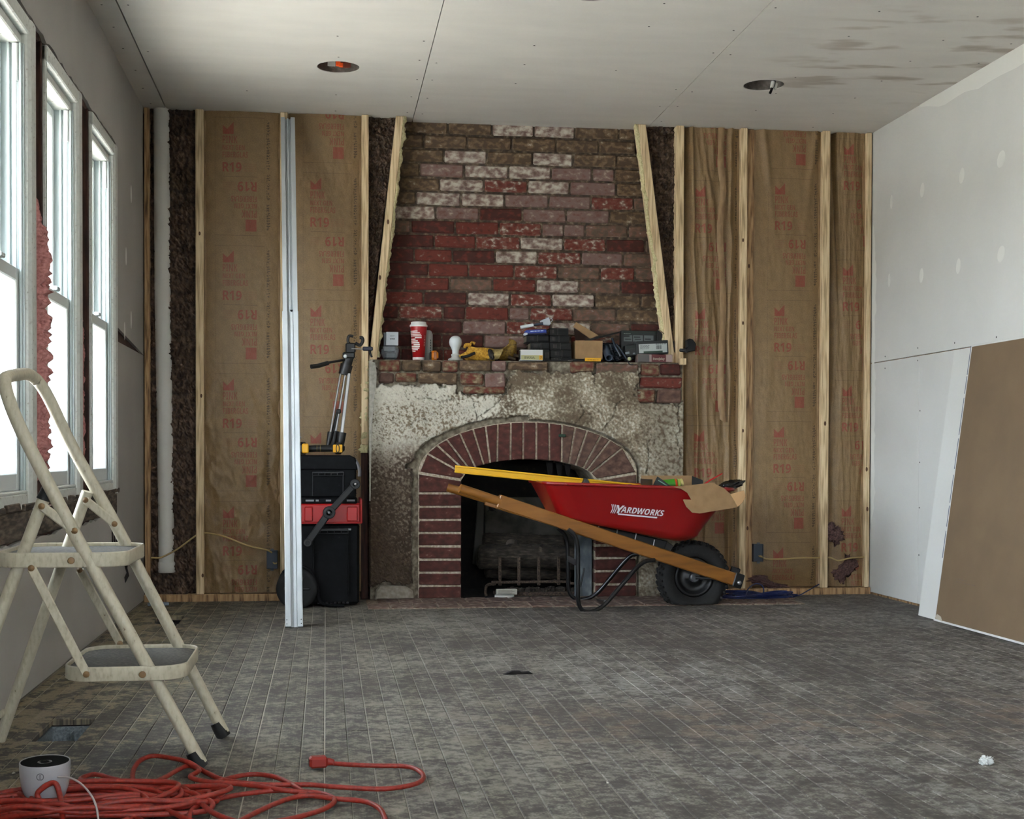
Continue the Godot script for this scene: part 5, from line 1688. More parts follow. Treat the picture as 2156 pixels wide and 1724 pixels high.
func tripod() -> void:
	var z := -6.86
	var alu := mat(Color(0.62, 0.62, 0.62), 0.35, 0.85)
	var bk := mat(Color(0.035, 0.035, 0.04), 0.45)
	var t := thing("tripod", "folded silver camera tripod with a black pan handle on the tool boxes", "tripod", Vector3(0.067, 0.728, -6.86))
	for q in [[Vector3(0.072, 1.127, -6.85), Vector3(0.021, 0.828, -6.82), 0.008], [Vector3(0.095, 1.128, -6.87), Vector3(0.047, 0.835, -6.88), 0.009], [Vector3(0.113, 1.127, -6.85), Vector3(0.076, 0.825, -6.82), 0.014]]:
		var s := S()
		var up: Vector3 = (q[1] - q[0]).normalized().cross(Vector3.RIGHT).normalized()
		bar(s, q[0], q[1], q[2] * 1.2, q[2] * 2.0, 0.003, Vector3(0, 0, 1))
		var leg := part(t, "leg", s, alu)
		s = S(true)
		var e: Vector3 = q[1]
		var d: Vector3 = (q[1] - q[0]).normalized()
		tube(s, PackedVector3Array([e - d * 0.012, e + d * 0.03, e + d * 0.065]), q[2] * 1.5 + 0.002, 10, 1.0, q[2] + 0.002)
		part(leg, "foot", s, bk)
	var s := S(true)
	tube(s, PackedVector3Array([Vector3(0.056, 0.941, -6.84), Vector3(0.028, 0.809, -6.84)]), 0.006, 8)
	part(t, "center_brace", s, bk)
	s = S()
	box(s, Vector3(0.062, 0.941, -6.835), Vector3(0.024, 0.022, 0.03), 0.005)
	part(t, "brace_collar", s, bk)
	s = S(true)
	tube(s, PackedVector3Array([Vector3(0.09, 1.121, -6.86), Vector3(0.102, 1.17, -6.86)]), 0.029, 14, 1.0, 0.03)
	tube(s, PackedVector3Array([Vector3(0.102, 1.17, -6.86), Vector3(0.113, 1.207, -6.86)]), 0.024, 14)
	part(t, "shoulder", s, bk)
	s = S(true)
	tube(s, PackedVector3Array([Vector3(0.109, 1.188, -6.86), Vector3(0.116, 1.223, -6.86)]), 0.02, 12)
	part(t, "neck", s, bk)
	s = S()
	box(s, Vector3(0.111, 1.215, -6.85), Vector3(0.06, 0.03, 0.04), 0.006)
	box(s, Vector3(0.12, 1.251, -6.86), Vector3(0.048, 0.05, 0.04), 0.006)
	part(t, "pan_head", s, bk)
	s = S(true)
	lathe(s, [Vector2(0.009, 0), Vector2(0.009, 0.006), Vector2(0, 0.007)], Vector3(0.094, 1.209, -6.83), 12, Basis(Vector3(1, 0, 0), Vector3(0, 0, 1), Vector3(0, -1, 0)))
	part(t, "level_disc", s, mat(Color(0.8, 0.82, 0.82), 0.3))
	s = S(true)
	tube(s, PackedVector3Array([Vector3(0.095, 1.194, -6.85), Vector3(0.032, 1.179, -6.8), Vector3(0.005, 1.173, -6.79)]), 0.006, 8)
	tube(s, PackedVector3Array([Vector3(0.01, 1.173, -6.79), Vector3(-0.036, 1.157, -6.76), Vector3(-0.069, 1.151, -6.74)]), 0.011, 10)
	part(t, "pan_handle", s, bk)
	s = S(true)
	tube(s, spline([Vector3(0.127, 1.263, -6.86), Vector3(0.109, 1.281, -6.86), Vector3(0.109, 1.304, -6.86), Vector3(0.118, 1.311, -6.86), Vector3(0.134, 1.309, -6.86)]), 0.007, 8)
	tube(s, spline([Vector3(0.143, 1.277, -6.86), Vector3(0.166, 1.266, -6.86), Vector3(0.18, 1.287, -6.86), Vector3(0.176, 1.303, -6.86), Vector3(0.164, 1.303, -6.86)]), 0.008, 8)
	part(t, "phone_clamp", s, bk)
	s = S(true)
	tube(s, PackedVector3Array([Vector3(0.124, 1.247, -6.84), Vector3(0.18, 1.246, -6.84)]), 0.003, 6)
	part(t, "clamp_screw", s, M.steel)
	s = S()
	box(s, Vector3(0.203, 1.248, -6.84), Vector3(0.05, 0.02, 0.02), 0.004)
	part(t, "blue_side_mount", s, mat(Color(0.06, 0.07, 0.16), 0.4))
	s = S(true)
	tube(s, spline([Vector3(0.214, 1.241, -6.835), Vector3(0.216, 1.222, -6.83), Vector3(0.223, 1.206, -6.83)]), 0.005, 8)
	part(t, "wrist_strap", s, bk)


func fire_logs() -> void:
	var bark := tex(speckle([0.0, Color(0.06, 0.05, 0.042), 0.4, Color(0.16, 0.138, 0.115), 0.65, Color(0.24, 0.21, 0.175), 1.0, Color(0.38, 0.34, 0.29)], 0.02, 5, 220), Vector3(1.4, 6, 6), 0.95, 0.5)
	var n := noise(5.0, 4, 221)
	var k := 0
	for q in [[0.79, 1.33, 0.19, -7.27, 0.062, "long grey log lying foremost on the fire grate"], [0.83, 1.27, 0.265, -7.37, 0.042, "thinner grey log behind the foremost fire log"], [0.84, 1.31, 0.12, -7.36, 0.05, "half hidden log low in the fire grate"]]:
		var t := thing("fire_log", q[5], "log", Vector3((q[0] + q[1]) * 0.5, q[2] - q[4], q[3]), "logs on the fire grate")
		part(t, "bark", grid(28, 40, func(u, v):
			var a = TAU * u
			var e = clampf(minf(v, 1.0 - v) * 30.0, 0.0, 1.0)
			var r = q[4] * e * (1.0 + 0.16 * n.get_noise_2d(cos(a) * 0.5 + v * 0.6 + k, sin(a) * 0.5 + v * 3.0) + 0.12 * n.get_noise_2d(u * 9.0, v * 1.0 + k * 3.0))
			return Vector3(lerpf(q[0], q[1], clampf((v - 0.03) / 0.94, 0.0, 1.0)), q[2] + sin(a) * r + 0.008 * sin(v * 4.0 + k), q[3] + cos(a) * r)), bark)
		k += 1
	var t := thing("log_stub", "short log showing its pale sawn end above the other fire logs", "log", Vector3(0.971, 0.252, -7.3))
	var s := S(true)
	tube(s, PackedVector3Array([Vector3(1.031, 0.236, -7.46), Vector3(0.974, 0.256, -7.29)]), 0.033, 14)
	part(t, "bark", s, bark)
	s = S(true)
	lathe(s, [Vector2(0.031, 0), Vector2(0.03, 0.003), Vector2(0, 0.003)], Vector3(0.974, 0.256, -7.29), 14, Basis(Vector3(1, 0, 0), Vector3(0, 0, 1), Vector3(0, -1, 0)))
	part(t, "sawn_end", s, mat(Color(0.36, 0.33, 0.3), 0.9))
	t = thing("fire_grate", "rusty iron fire grate with four upright bars holding the logs", "grate", Vector3(1.07, 0, -7.2))
	var rust := tex(speckle([0.0, Color(0.12, 0.09, 0.075), 0.5, Color(0.26, 0.21, 0.17), 1.0, Color(0.42, 0.35, 0.29)], 0.03, 4, 222), Vector3(5, 5, 5), 0.9, 0.2)
	for x in [0.9, 1.0, 1.105, 1.21]:
		s = S()
		box(s, Vector3(x, 0.125, -7.185), Vector3(0.016, 0.15, 0.016), 0.003)
		var b := part(t, "upright_bar", s, rust)
		s = S()
		box(s, Vector3(x, 0.062, -7.3), Vector3(0.014, 0.014, 0.26), 0.003)
		part(b, "floor_bar", s, rust)
	s = S()
	box(s, Vector3(1.065, 0.068, -7.185), Vector3(0.42, 0.014, 0.018), 0.003)
	part(t, "front_rail", s, rust)
	for e in [-1, 1]:
		s = S(true)
		tube(s, spline([Vector3(1.065 + e * 0.19, 0.06, -7.18), Vector3(1.065 + e * 0.235, 0.055, -7.16), Vector3(1.065 + e * 0.245, 0.02, -7.15), Vector3(1.065 + e * 0.24, 0.002, -7.15)]), 0.008, 8)
		part(t, "foot", s, rust)
	t = thing("burner_tray", "low ash tray of cinders under the fire grate", "tray", Vector3(1.1, 0, -7.16))
	s = S()
	span(s, Vector3(0.87, 0, -7.24), Vector3(1.33, 0.02, -7.12), 0.004)
	part(t, "tray", s, rust)
	s = S()
	for i in 60:
		box(s, Vector3(rng.randf_range(0.9, 1.31), 0.026, rng.randf_range(-7.22, -7.13)), Vector3.ONE * rng.randf_range(0.012, 0.03), 0.004, Basis.from_euler(Vector3(rng.randf() * 3.0, rng.randf() * 3.0, 0)), 0.003)
	stuff(part(t, "cinders", s, bark))
	t = thing("label_box", "small white printed box at the foot of the fire grate", "box", Vector3(0.924, 0.007, -7.09))
	s = S()
	var c := Vector3(0.924, 0.027, -7.09)
	span(s, Vector3(c.x - 0.054, 0.012, c.z - 0.03), Vector3(c.x + 0.054, 0.04, c.z), 0.002)
	part(t, "carton", s, mat(Color(0.66, 0.65, 0.6), 0.7))
	s = S()
	for i in 5:
		span(s, Vector3(c.x - 0.045, 0.016 + i * 0.0042, c.z), Vector3(c.x + 0.04 - 0.012 * (i % 3), 0.0175 + i * 0.0042, c.z + 0.0006))
	part(t, "printed_lines", s, mat(Color(0.3, 0.29, 0.27), 0.7))
	t = thing("plastic_disc", "round white plastic lid lying in front of the small printed box", "disc", Vector3(0.896, 0, -6.971))
	s = S(true)
	lathe(s, [Vector2(0, 0.003), Vector2(0.046, 0.003), Vector2(0.05, 0.005), Vector2(0.05, 0.015), Vector2(0.046, 0.017), Vector2(0.0, 0.014)], Vector3(0.905, 0, -7.041), 28)
	part(t, "disc", s, mat(Color(0.76, 0.76, 0.73), 0.5))
	t = thing("paper_scrap", "flat white paper scrap on the hearth beside the plastic lid", "paper", Vector3(1.006, 0, -6.959))
	s = S()
	prism(s, [Vector2(0, 0), Vector2(0.07, 0.01), Vector2(0.09, 0.035), Vector2(0.03, 0.045)], 0.001, Transform3D(Basis(Vector3(1, 0, 0), Vector3(0, 0, -1), Vector3(0, 1, 0)), Vector3(0.954, 0.006, -6.861)))
	part(t, "sheet", s, mat(Color(0.55, 0.53, 0.49), 0.8))


# ---------------------------------------------------------------- wheelbarrow
func rounded_loop(u: float, hx: float, hz: float, r: float) -> Vector2:
	# a rounded rectangle walked round once for u in 0..1
	var sx := hx - r
	var sz := hz - r
	var per := 4.0 * (sx + sz) + TAU * r
	var d := fposmod(u, 1.0) * per
	var lens := [2.0 * sx, PI * 0.5 * r, 2.0 * sz, PI * 0.5 * r, 2.0 * sx, PI * 0.5 * r, 2.0 * sz, PI * 0.5 * r]
	var k := 0
	while k < 7 and d > lens[k]:
		d -= lens[k]
		k += 1
	match k:
		0: return Vector2(-sx + d, hz)
		1: return Vector2(sx, sz) + Vector2(sin(d / r), cos(d / r)) * r
		2: return Vector2(hx, sz - d)
		3: return Vector2(sx, -sz) + Vector2(cos(d / r), -sin(d / r)) * r
		4: return Vector2(sx - d, -hz)
		5: return Vector2(-sx, -sz) + Vector2(-sin(d / r), -cos(d / r)) * r
		6: return Vector2(-hx, -sz + d)
	return Vector2(-sx, sz) + Vector2(-cos(d / r), sin(d / r)) * r


func tray_point(u: float, v: float, inset: float) -> Vector3:
	# v: 0 at the rim, 1 at the floor's edge, 2 in the middle of the floor
	var zc := -6.63
	var ra := Vector3(1.007, 0.601, -6.36)
	var rb := Vector3(1.918, 0.57, -6.36)
	var ca := Vector3(1.127, 0.428, -6.43)
	var cb := Vector3(1.666, 0.32, -6.43)
	var w := minf(v, 1.0)
	var c := clampf((w - 0.65) / 0.35, 0.0, 1.0) * PI * 0.5     # a straight wall that turns into the floor
	var down := 0.84 * minf(w / 0.65, 1.0) + 0.16 * sin(c)
	var inw := 0.6 * minf(w / 0.65, 1.0) + 0.4 * (1.0 - cos(c))
	var q := rounded_loop(u, 1.0, 1.0, lerpf(0.22, 0.34, w))
	if v > 1.0:
		q *= 2.0 - v
	var t := q.x * 0.5 + 0.5
	var top := ra.lerp(rb, t)
	var bot := ca.lerp(cb, t)
	var p := Vector3(lerpf(top.x, bot.x, inw), lerpf(top.y, bot.y, down), 0)
	p.z = zc + q.y * (lerpf(0.275, 0.185, inw) - inset)
	p.x += -q.x * inset
	p.y += inset * w
	return p


func wheelbarrow() -> void:
	var t := thing("wheelbarrow", "red wheelbarrow with wooden handles and one fat black tyre before the hearth", "wheelbarrow", Vector3(1.4, 0, -6.63))
	var red := mat(Color(0.5, 0.022, 0.03), 0.32)
	red.clearcoat_enabled = true
	red.clearcoat = 0.4
	red.clearcoat_roughness = 0.25
	var tray := part(t, "tray", grid(120, 28, func(u, v): return tray_point(-u, v * 2.0, 0.0)), red)
	part(tray, "tray_lining", grid(120, 28, func(u, v): return tray_point(u, v * 2.0, 0.004)), red)
	var s := S(true)
	var rim := PackedVector3Array()
	for i in 121:
		rim.append(tray_point(i / 120.0, 0.0, 0.0))
	tube(s, rim, 0.0085, 10)
	part(tray, "rolled_rim", s, red)
	# lettering on the near side: wing strokes, words, underline
	var white := mat(Color(0.86, 0.84, 0.86), 0.5)
	var a := tray_point(0.02, 0.5, 0.0)
	var pa := Vector3(1.327, 0.478, -6.4)
	var pb := Vector3(1.584, 0.455, -6.4)
	var near := func(p):  # drop a point onto the tray's near wall
		var best = tray_point(0.0, 0.3, 0.0)
		for i in 60:
			for j in 24:
				var q = tray_point(i / 300.0, j / 24.0, 0.0)
				if Vector2(q.x - p.x, q.y - p.y).length_squared() < Vector2(best.x - p.x, best.y - p.y).length_squared():
					best = q
		return best
	var l0 = near.call(pa)
	var l1 = near.call(pb)
	var up = (near.call((pa + pb) * 0.5 + Vector3(0, 0.03, 0)) - near.call((pa + pb) * 0.5 - Vector3(0, 0.03, 0))).normalized()
	var along = (l1 - l0).normalized()
	var out = along.cross(up).normalized()
	var face := Basis(along, out.cross(along), out)
	var slant := face * Basis(Vector3(1, 0, 0), Vector3(0.22, 1, 0), Vector3(0, 0, 1))
	var mid = (l0 + l1) * 0.5 + out * 0.003
	var lw: float = (l1 - l0).length()
	lettering(tray, "lettering", "ARDWORKS", 0.029, Transform3D(slant, mid + along * lw * 0.075 + out * 0.0005), white, lw * 0.8)
	lettering(tray, "initial_letter", "Y", 0.04, Transform3D(slant, mid - along * (lw * 0.375) - face.y * 0.0005 + out * 0.0005), white, lw * 0.155)
	s = S()
	prism(s, [Vector2(-lw * 0.385, 0.0), Vector2(lw * 0.36, 0.0), Vector2(lw * 0.366, 0.0065), Vector2(-lw * 0.38, 0.0065)], 0.0012, Transform3D(face, mid - face.y * 0.027 + out * 0.0005))
	part(tray, "underline", s, white)
	for k in 3:
		s = S()
		var x := -lw * 0.445 - k * 0.0085
		prism(s, [Vector2(x - 0.004, -0.022), Vector2(x - 0.001, -0.022), Vector2(x + 0.006, 0.0), Vector2(x - 0.002, 0.021), Vector2(x - 0.0055, 0.021), Vector2(x + 0.002, 0.0)], 0.0012, Transform3D(face, mid + out * 0.0005))
		part(tray, "wing_stroke", s, white)
	# handles
	var oak := tex(speckle([0.0, Color(0.42, 0.26, 0.085), 0.4, Color(0.5, 0.315, 0.105), 0.7, Color(0.53, 0.34, 0.12), 1.0, Color(0.56, 0.37, 0.15)], 0.008, 3, 230), Vector3(0.8, 6, 6), 0.4)
	for e in [0, 1]:
		var h0: Vector3 = Vector3(0.609, 0.578, -6.35) if e == 0 else Vector3(0.602, 0.569, -6.92)
		var h1: Vector3 = Vector3(1.962, 0.131, -6.545) if e == 0 else Vector3(1.993, 0.147, -6.715)
		var d := (h1 - h0).normalized()
		var k := h0 + d * (0.19 if e == 0 else 0.2)
		s = S()
		bar(s, k, h1, 0.036, 0.062, 0.004, Vector3(0, 1, 0))
		var hb := part(t, "handle", s, oak)
		s = S(true)
		tube(s, PackedVector3Array([h0, h0 + d * 0.008, k - d * 0.01, k + d * 0.012]), 0.0215, 14)
		part(hb, "grip", s, oak)
		var bc := h1 + d * 0.012
		s = S()
		bar(s, h1 - d * 0.004, h1 + d * 0.045, 0.044, 0.07, 0.004, Vector3(0, 1, 0))
		var br := part(t, "axle_bracket", s, M.black)
		s = S(true)
		lathe(s, [Vector2(0.011, 0), Vector2(0.01, 0.006), Vector2(0.005, 0.009), Vector2(0, 0.0095)], h1 + d * 0.026 + Vector3(0, -0.008, 0.022 if e == 0 else -0.022), 14, Basis(Vector3(1, 0, 0), Vector3(0, 0, 1), Vector3(0, -1, 0)))
		part(br, "bolt", s, M.steel)
	# wheel
	var wc := Vector3(1.781, 0.156, -6.63)
	wc.y = 0.137
	var rubber := tex(speckle([0.0, Color(0.035, 0.034, 0.034), 0.6, Color(0.055, 0.054, 0.053), 1.0, Color(0.12, 0.115, 0.11)], 0.02, 4, 231), Vector3(5, 5, 5), 0.75)
	var side := Basis(Vector3(1, 0, 0), Vector3(0, 0, 1), Vector3(0, -1, 0))
	var prof := [Vector2(0.092, -0.03), Vector2(0.1, -0.042), Vector2(0.12, -0.049), Vector2(0.14, -0.048), Vector2(0.155, -0.04), Vector2(0.1625, -0.026), Vector2(0.165, 0.0), Vector2(0.1625, 0.026), Vector2(0.155, 0.04), Vector2(0.14, 0.048), Vector2(0.12, 0.049), Vector2(0.1, 0.042), Vector2(0.092, 0.03)]
	part(t, "tyre", grid(72, 12, func(u, v):
		var q = prof[int(round(v * 12.0))] * Vector2(1.06, 1.0)
		var p = wc + Vector3(cos(TAU * u) * q.x, sin(TAU * u) * q.x, q.y)
		var sag = smoothstep(0.06, 0.0, p.y)
		p.z += signf(q.y) * 0.012 * sag * smoothstep(0.0, 0.03, absf(q.y))
		p.y = maxf(p.y, 0.006 + 0.02 * maxf(0.0, 0.03 - p.y) * 0.3)
		return p), rubber)
	var tyre := t.get_node("tyre")
	s = S()
	for k in 34:
		var a0 := TAU * k / 34.0
		for e in [-1, 1]:
			var aa: float = a0 + (TAU / 68.0 if e > 0 else 0.0)
			var o := Vector3(cos(aa), sin(aa), 0)
			var p := wc + o * 0.174 + Vector3(0, 0, e * 0.022)
			if p.y > 0.012:
				box(s, p, Vector3(0.009, 0.016, 0.034), 0.003, Basis(Vector3.BACK, aa) * Basis(Vector3.RIGHT, e * 0.45))
			p = wc + o * 0.163 + Vector3(0, 0, e * 0.041)
			if p.y > 0.014:
				box(s, p, Vector3(0.022, 0.013, 0.009), 0.003, Basis(Vector3.BACK, aa) * Basis(Vector3.UP, -e * 0.6))
	stuff(part(tyre, "tread_blocks", s, rubber))
	s = S(true)
	lathe(s, [Vector2(0.0, 0.02), Vector2(0.03, 0.02), Vector2(0.036, 0.012), Vector2(0.06, 0.006), Vector2(0.075, 0.014), Vector2(0.082, 0.03), Vector2(0.094, 0.034), Vector2(0.096, 0.0), Vector2(0.094, -0.034), Vector2(0.075, -0.014), Vector2(0.0, -0.02)], wc, 40, side)
	var rm := part(t, "wheel_rim", s, mat(Color(0.07, 0.07, 0.075), 0.4))
	s = S(true)
	lathe(s, [Vector2(0.024, 0.018), Vector2(0.024, 0.05), Vector2(0.019, 0.053), Vector2(0.019, 0.045), Vector2(0, 0.045)], wc, 20, side, true)
	part(rm, "hub", s, mat(Color(0.42, 0.42, 0.43), 0.35, 0.7))
	s = S(true)
	lathe(s, [Vector2(0.008, 0.03), Vector2(0.008, 0.11), Vector2(0, 0.11)], wc + Vector3(0, 0, -0.07), 10, side)
	part(rm, "axle", s, M.steel)
	s = S(true)
	tube(s, PackedVector3Array([wc + Vector3(0.035, -0.012, 0.016), wc + Vector3(0.046, -0.012, 0.04)]), 0.003, 6)
	part(rm, "valve", s, mat(Color(0.7, 0.7, 0.7), 0.4))
	s = S(true)
	tube(s, PackedVector3Array([wc + Vector3(0, 0, 0.06), Vector3(1.872, 0.136, -6.53)]), 0.007, 8)
	part(t, "axle_strut", s, M.black)
	# legs: two bent tubes
	var lm := mat(Color(0.03, 0.03, 0.033), 0.3)
	s = S(true)
	tube(s, rounded([Vector3(1.121, 0.385, -6.4), Vector3(1.169, 0.343, -6.4), Vector3(1.17, -0.006, -6.4), Vector3(1.274, -0.002, -6.41), Vector3(1.487, 0.23, -6.45), Vector3(1.552, 0.232, -6.47)], 0.08, 7), 0.0105, 12)
	part(t, "leg", s, lm)
	s = S(true)
	tube(s, rounded([Vector3(1.151, 0.365, -6.87), Vector3(1.201, 0.327, -6.87), Vector3(1.207, 0.007, -6.87), Vector3(1.329, 0.007, -6.86), Vector3(1.505, 0.234, -6.8), Vector3(1.546, 0.24, -6.78)], 0.08, 7), 0.0105, 12)
	part(t, "leg", s, lm)
	s = S()
	quad(s, Vector3(1.202, 0.222, -6.86), Vector3(1.171, 0.238, -6.41), Vector3(1.171, 0.211, -6.41), Vector3(1.203, 0.203, -6.86))
	quad(s, Vector3(1.203, 0.203, -6.86), Vector3(1.171, 0.211, -6.41), Vector3(1.171, 0.255, -6.41), Vector3(1.202, 0.239, -6.86))
	var bs := S()
	bar(bs, Vector3(1.203, 0.213, -6.86), Vector3(1.169, 0.224, -6.41), 0.004, 0.03, 0.001)
	part(t, "cross_brace", bs, mat(Color(0.28, 0.28, 0.29), 0.4, 0.6))
	bs = S(true)
	tube(bs, PackedVector3Array([Vector3(1.2, 0.202, -6.405), Vector3(1.182, 0.113, -6.405)]), 0.004, 6)
	tube(bs, PackedVector3Array([Vector3(1.351, 0.003, -6.85), Vector3(1.305, 0.043, -6.42)]), 0.008, 8)
	part(t, "leg_stay", bs, lm)
	# wedges and bolts between handles and tray
	for z in [-6.525, -6.73]:
		bs = S()
		prism(bs, [Vector2(1.159, 0.422), Vector2(1.232, 0.404), Vector2(1.438, 0.363), Vector2(1.628, 0.319), Vector2(1.605, 0.249), Vector2(1.369, 0.327)], 0.04, Transform3D(Basis(), Vector3(0, 0, z)), 0.003)
		part(t, "riser_wedge", bs, mat(Color(0.02, 0.02, 0.022), 0.6))
	for q in [[Vector3(1.29, 0.399, -6.51), Vector3(1.283, 0.356, -6.51)], [Vector3(1.38, 0.378, -6.51), Vector3(1.371, 0.324, -6.51)], [Vector3(1.472, 0.357, -6.51), Vector3(1.459, 0.296, -6.51)], [Vector3(1.561, 0.327, -6.51), Vector3(1.547, 0.259, -6.51)]]:
		bs = S(true)
		tube(bs, PackedVector3Array([q[0], q[1]]), 0.003, 6)
		part(t, "tray_bolt", bs, M.steel)
	bs = S()
	bar(bs, Vector3(1.651, 0.306, -6.58), Vector3(1.613, 0.249, -6.58), 0.05, 0.012, 0.002, Vector3(0, 0, 1))
	bar(bs, Vector3(1.601, 0.314, -6.58), Vector3(1.583, 0.263, -6.58), 0.02, 0.01, 0.002, Vector3(0, 0, 1))
	part(t, "front_brace", bs, mat(Color(0.14, 0.135, 0.13), 0.5))


func barrow_load() -> void:
	var t := thing("yellow_level", "long yellow builder's level sticking out over the wheelbarrow's back rim", "level", Vector3(1.076, 0.605, -6.62))
	var a := Vector3(0.61, 0.664, -6.6)
	var b := Vector3(1.612, 0.562, -6.66)
	var y := (b - a).normalized()
	var x := Vector3(0, 0, 1).cross(y).normalized() * -1.0
	var B := Basis(y, x, y.cross(x))
	var L := (b - a).length()
	var yl := mat(Color(0.83, 0.63, 0.02), 0.4)
	var s := S()
	for q in [[0.0135, 0.009], [-0.0135, 0.009]]:
		box(s, (a + b) * 0.5 + B * Vector3(0, q[0], 0), Vector3(L, q[1], 0.026), 0.002, B)
	part(t, "edge_rail", s, yl)
	s = S()
	box(s, (a + b) * 0.5, Vector3(L, 0.02, 0.012), 0.001, B)
	part(t, "web", s, yl)
	for q in [[Vector3(1.23, 0.609, -6.55), "black clamp pad on the yellow level near the barrow's rim", 0.022], [Vector3(1.437, 0.582, -6.5), "black plastic tool head lying on the yellow level in the barrow", 0.03]]:
		t = thing("black_clamp", q[1], "clamp", q[0])
		s = S()
		var c: Vector3 = q[0]
		var r: float = q[2]
		prism(s, [Vector2(c.x - r, c.y - 0.018), Vector2(c.x + r, c.y - 0.014), Vector2(c.x + r * 0.5, c.y + 0.006), Vector2(c.x + r * 0.1, c.y + 0.012), Vector2(c.x - r * 0.25, c.y + 0.01), Vector2(c.x - r * 0.4, c.y - 0.002)], 0.04, Transform3D(Basis(), Vector3(0, 0, c.z + 0.02)), 0.003)
		part(t, "pad", s, M.black)
	# carton with a green printed outside, its long flap over the rim
	t = thing("carton", "opened cardboard carton with dark green print in the wheelbarrow, its flap over the rim", "box", Vector3(1.691, 0.544, -6.55))
	s = S()
	var z0 := -6.42
	var z1 := -6.66
	var w0: Vector3 = Vector3(1.529, 0.584, -6.42)
	var w1: Vector3 = Vector3(1.787, 0.584, -6.42)
	var floor_y: float = w0.y - 0.11
	var top_l: float = 0.617
	span(s, Vector3(w0.x, floor_y, z1), Vector3(w1.x, floor_y + 0.003, z0))
	span(s, Vector3(w0.x, floor_y, z1), Vector3(w1.x, 0.632, z1 + 0.003))
	part(t, "inside_walls", s, M.cardboard)
	var green := mat(Color(0.035, 0.085, 0.07), 0.4)
	s = S()
	var q := [Vector3(1.524, 0.573, -6.42), Vector3(1.607, 0.628, -6.66), Vector3(1.616, 0.577, -6.42), Vector3(1.62, 0.601, -6.5)]
	prism(s, [Vector2(1.525, 0.568), Vector2(1.557, 0.631), Vector2(1.575, 0.62), Vector2(1.635, 0.575), Vector2(1.631, 0.557)], 0.003, Transform3D(Basis(), Vector3(0, 0, -6.44)))
	span(s, Vector3(w0.x - 0.003, floor_y, z1), Vector3(w0.x, top_l, z0))
	span(s, Vector3(w0.x, floor_y, z0 - 0.003), Vector3(w1.x, w0.y - 0.004, z0))
	part(t, "green_side", s, green)
	s = S()
	bar(s, Vector3(1.559, 0.613, -6.43), Vector3(1.626, 0.573, -6.43), 0.003, 0.004, 0.0, Vector3(0, 1, 0))
	part(t, "pale_stripe", s, mat(Color(0.4, 0.55, 0.5), 0.5))
	s = S()
	prism(s, [Vector2(1.768, 0.631), Vector2(1.823, 0.61), Vector2(1.825, 0.566), Vector2(1.768, 0.575)], 0.003, Transform3D(Basis(), Vector3(0, 0, -6.6)))
	part(t, "dark_flap", s, mat(Color(0.09, 0.1, 0.1), 0.6))
	s = S()
	prism(s, [Vector2(1.605, 0.584), Vector2(1.796, 0.604), Vector2(1.851, 0.577), Vector2(1.884, 0.548), Vector2(1.914, 0.488), Vector2(1.735, 0.46), Vector2(1.697, 0.464), Vector2(1.669, 0.491), Vector2(1.653, 0.524), Vector2(1.66, 0.526), Vector2(1.692, 0.524), Vector2(1.673, 0.557), Vector2(1.644, 0.575)], 0.003, Transform3D(Basis(), Vector3(0, 0, -6.33)), 0.0008)
	part(t, "long_flap", s, M.cardboard)
	s = S()
	prism(s, [Vector2(1.881, 0.55), Vector2(1.946, 0.568), Vector2(1.955, 0.539), Vector2(1.941, 0.512), Vector2(1.916, 0.49)], 0.003, Transform3D(Basis(Vector3.UP, -0.25), Vector3(0.15, 0, -6.63)) if false else Transform3D(Basis(), Vector3(0, 0, -6.327)), 0.0008)
	part(t, "end_flap", s, mat(Color(0.72, 0.57, 0.4), 0.8))
	t = thing("green_packet", "bright green and orange packet inside the wheelbarrow's carton", "packet", Vector3(1.67, 0.567, -6.56))
	s = S(true)
	tube(s, PackedVector3Array([Vector3(1.614, 0.588, -6.56), Vector3(1.67, 0.595, -6.56)]), 0.024, 12)
	part(t, "wrapper", s, mat(Color(0.2, 0.5, 0.09), 0.4))
	for e in [[Vector3(1.668, 0.595, -6.56), Vector3(1.68, 0.597, -6.56), Color(0.75, 0.25, 0.06)], [Vector3(1.684, 0.597, -6.56), Vector3(1.696, 0.597, -6.56), Color(0.6, 0.65, 0.3)], [Vector3(1.699, 0.597, -6.56), Vector3(1.71, 0.599, -6.56), Color(0.75, 0.7, 0.45)]]:
		s = S(true)
		tube(s, PackedVector3Array([e[0], e[1]]), 0.021, 12)
		part(t, "band", s, mat(e[2], 0.4))
	t = thing("red_rod", "thin red plastic rod poking up from the wheelbarrow", "rod", Vector3(1.847, 0.605, -6.6))
	s = S(true)
	tube(s, PackedVector3Array([Vector3(1.799, 0.571, -6.6), Vector3(1.859, 0.61, -6.6), Vector3(1.92, 0.643, -6.6)]), 0.0045, 8, 1.0, 0.003)
	part(t, "shaft", s, mat(Color(0.7, 0.05, 0.05), 0.4))
	t = thing("black_bag", "shiny black plastic roll at the front of the wheelbarrow", "bag", Vector3(1.954, 0.589, -6.6))
	part(t, "film", blob(Vector3(1.953, 0.585, -6.58), Vector3(0.065, 0.022, 0.06), 0.5, 6.0, 241, Basis(Vector3.BACK, 0.3)), mat(Color(0.05, 0.05, 0.055), 0.25))


# ---------------------------------------------------------------- on the mantel
const MY := 1.2105


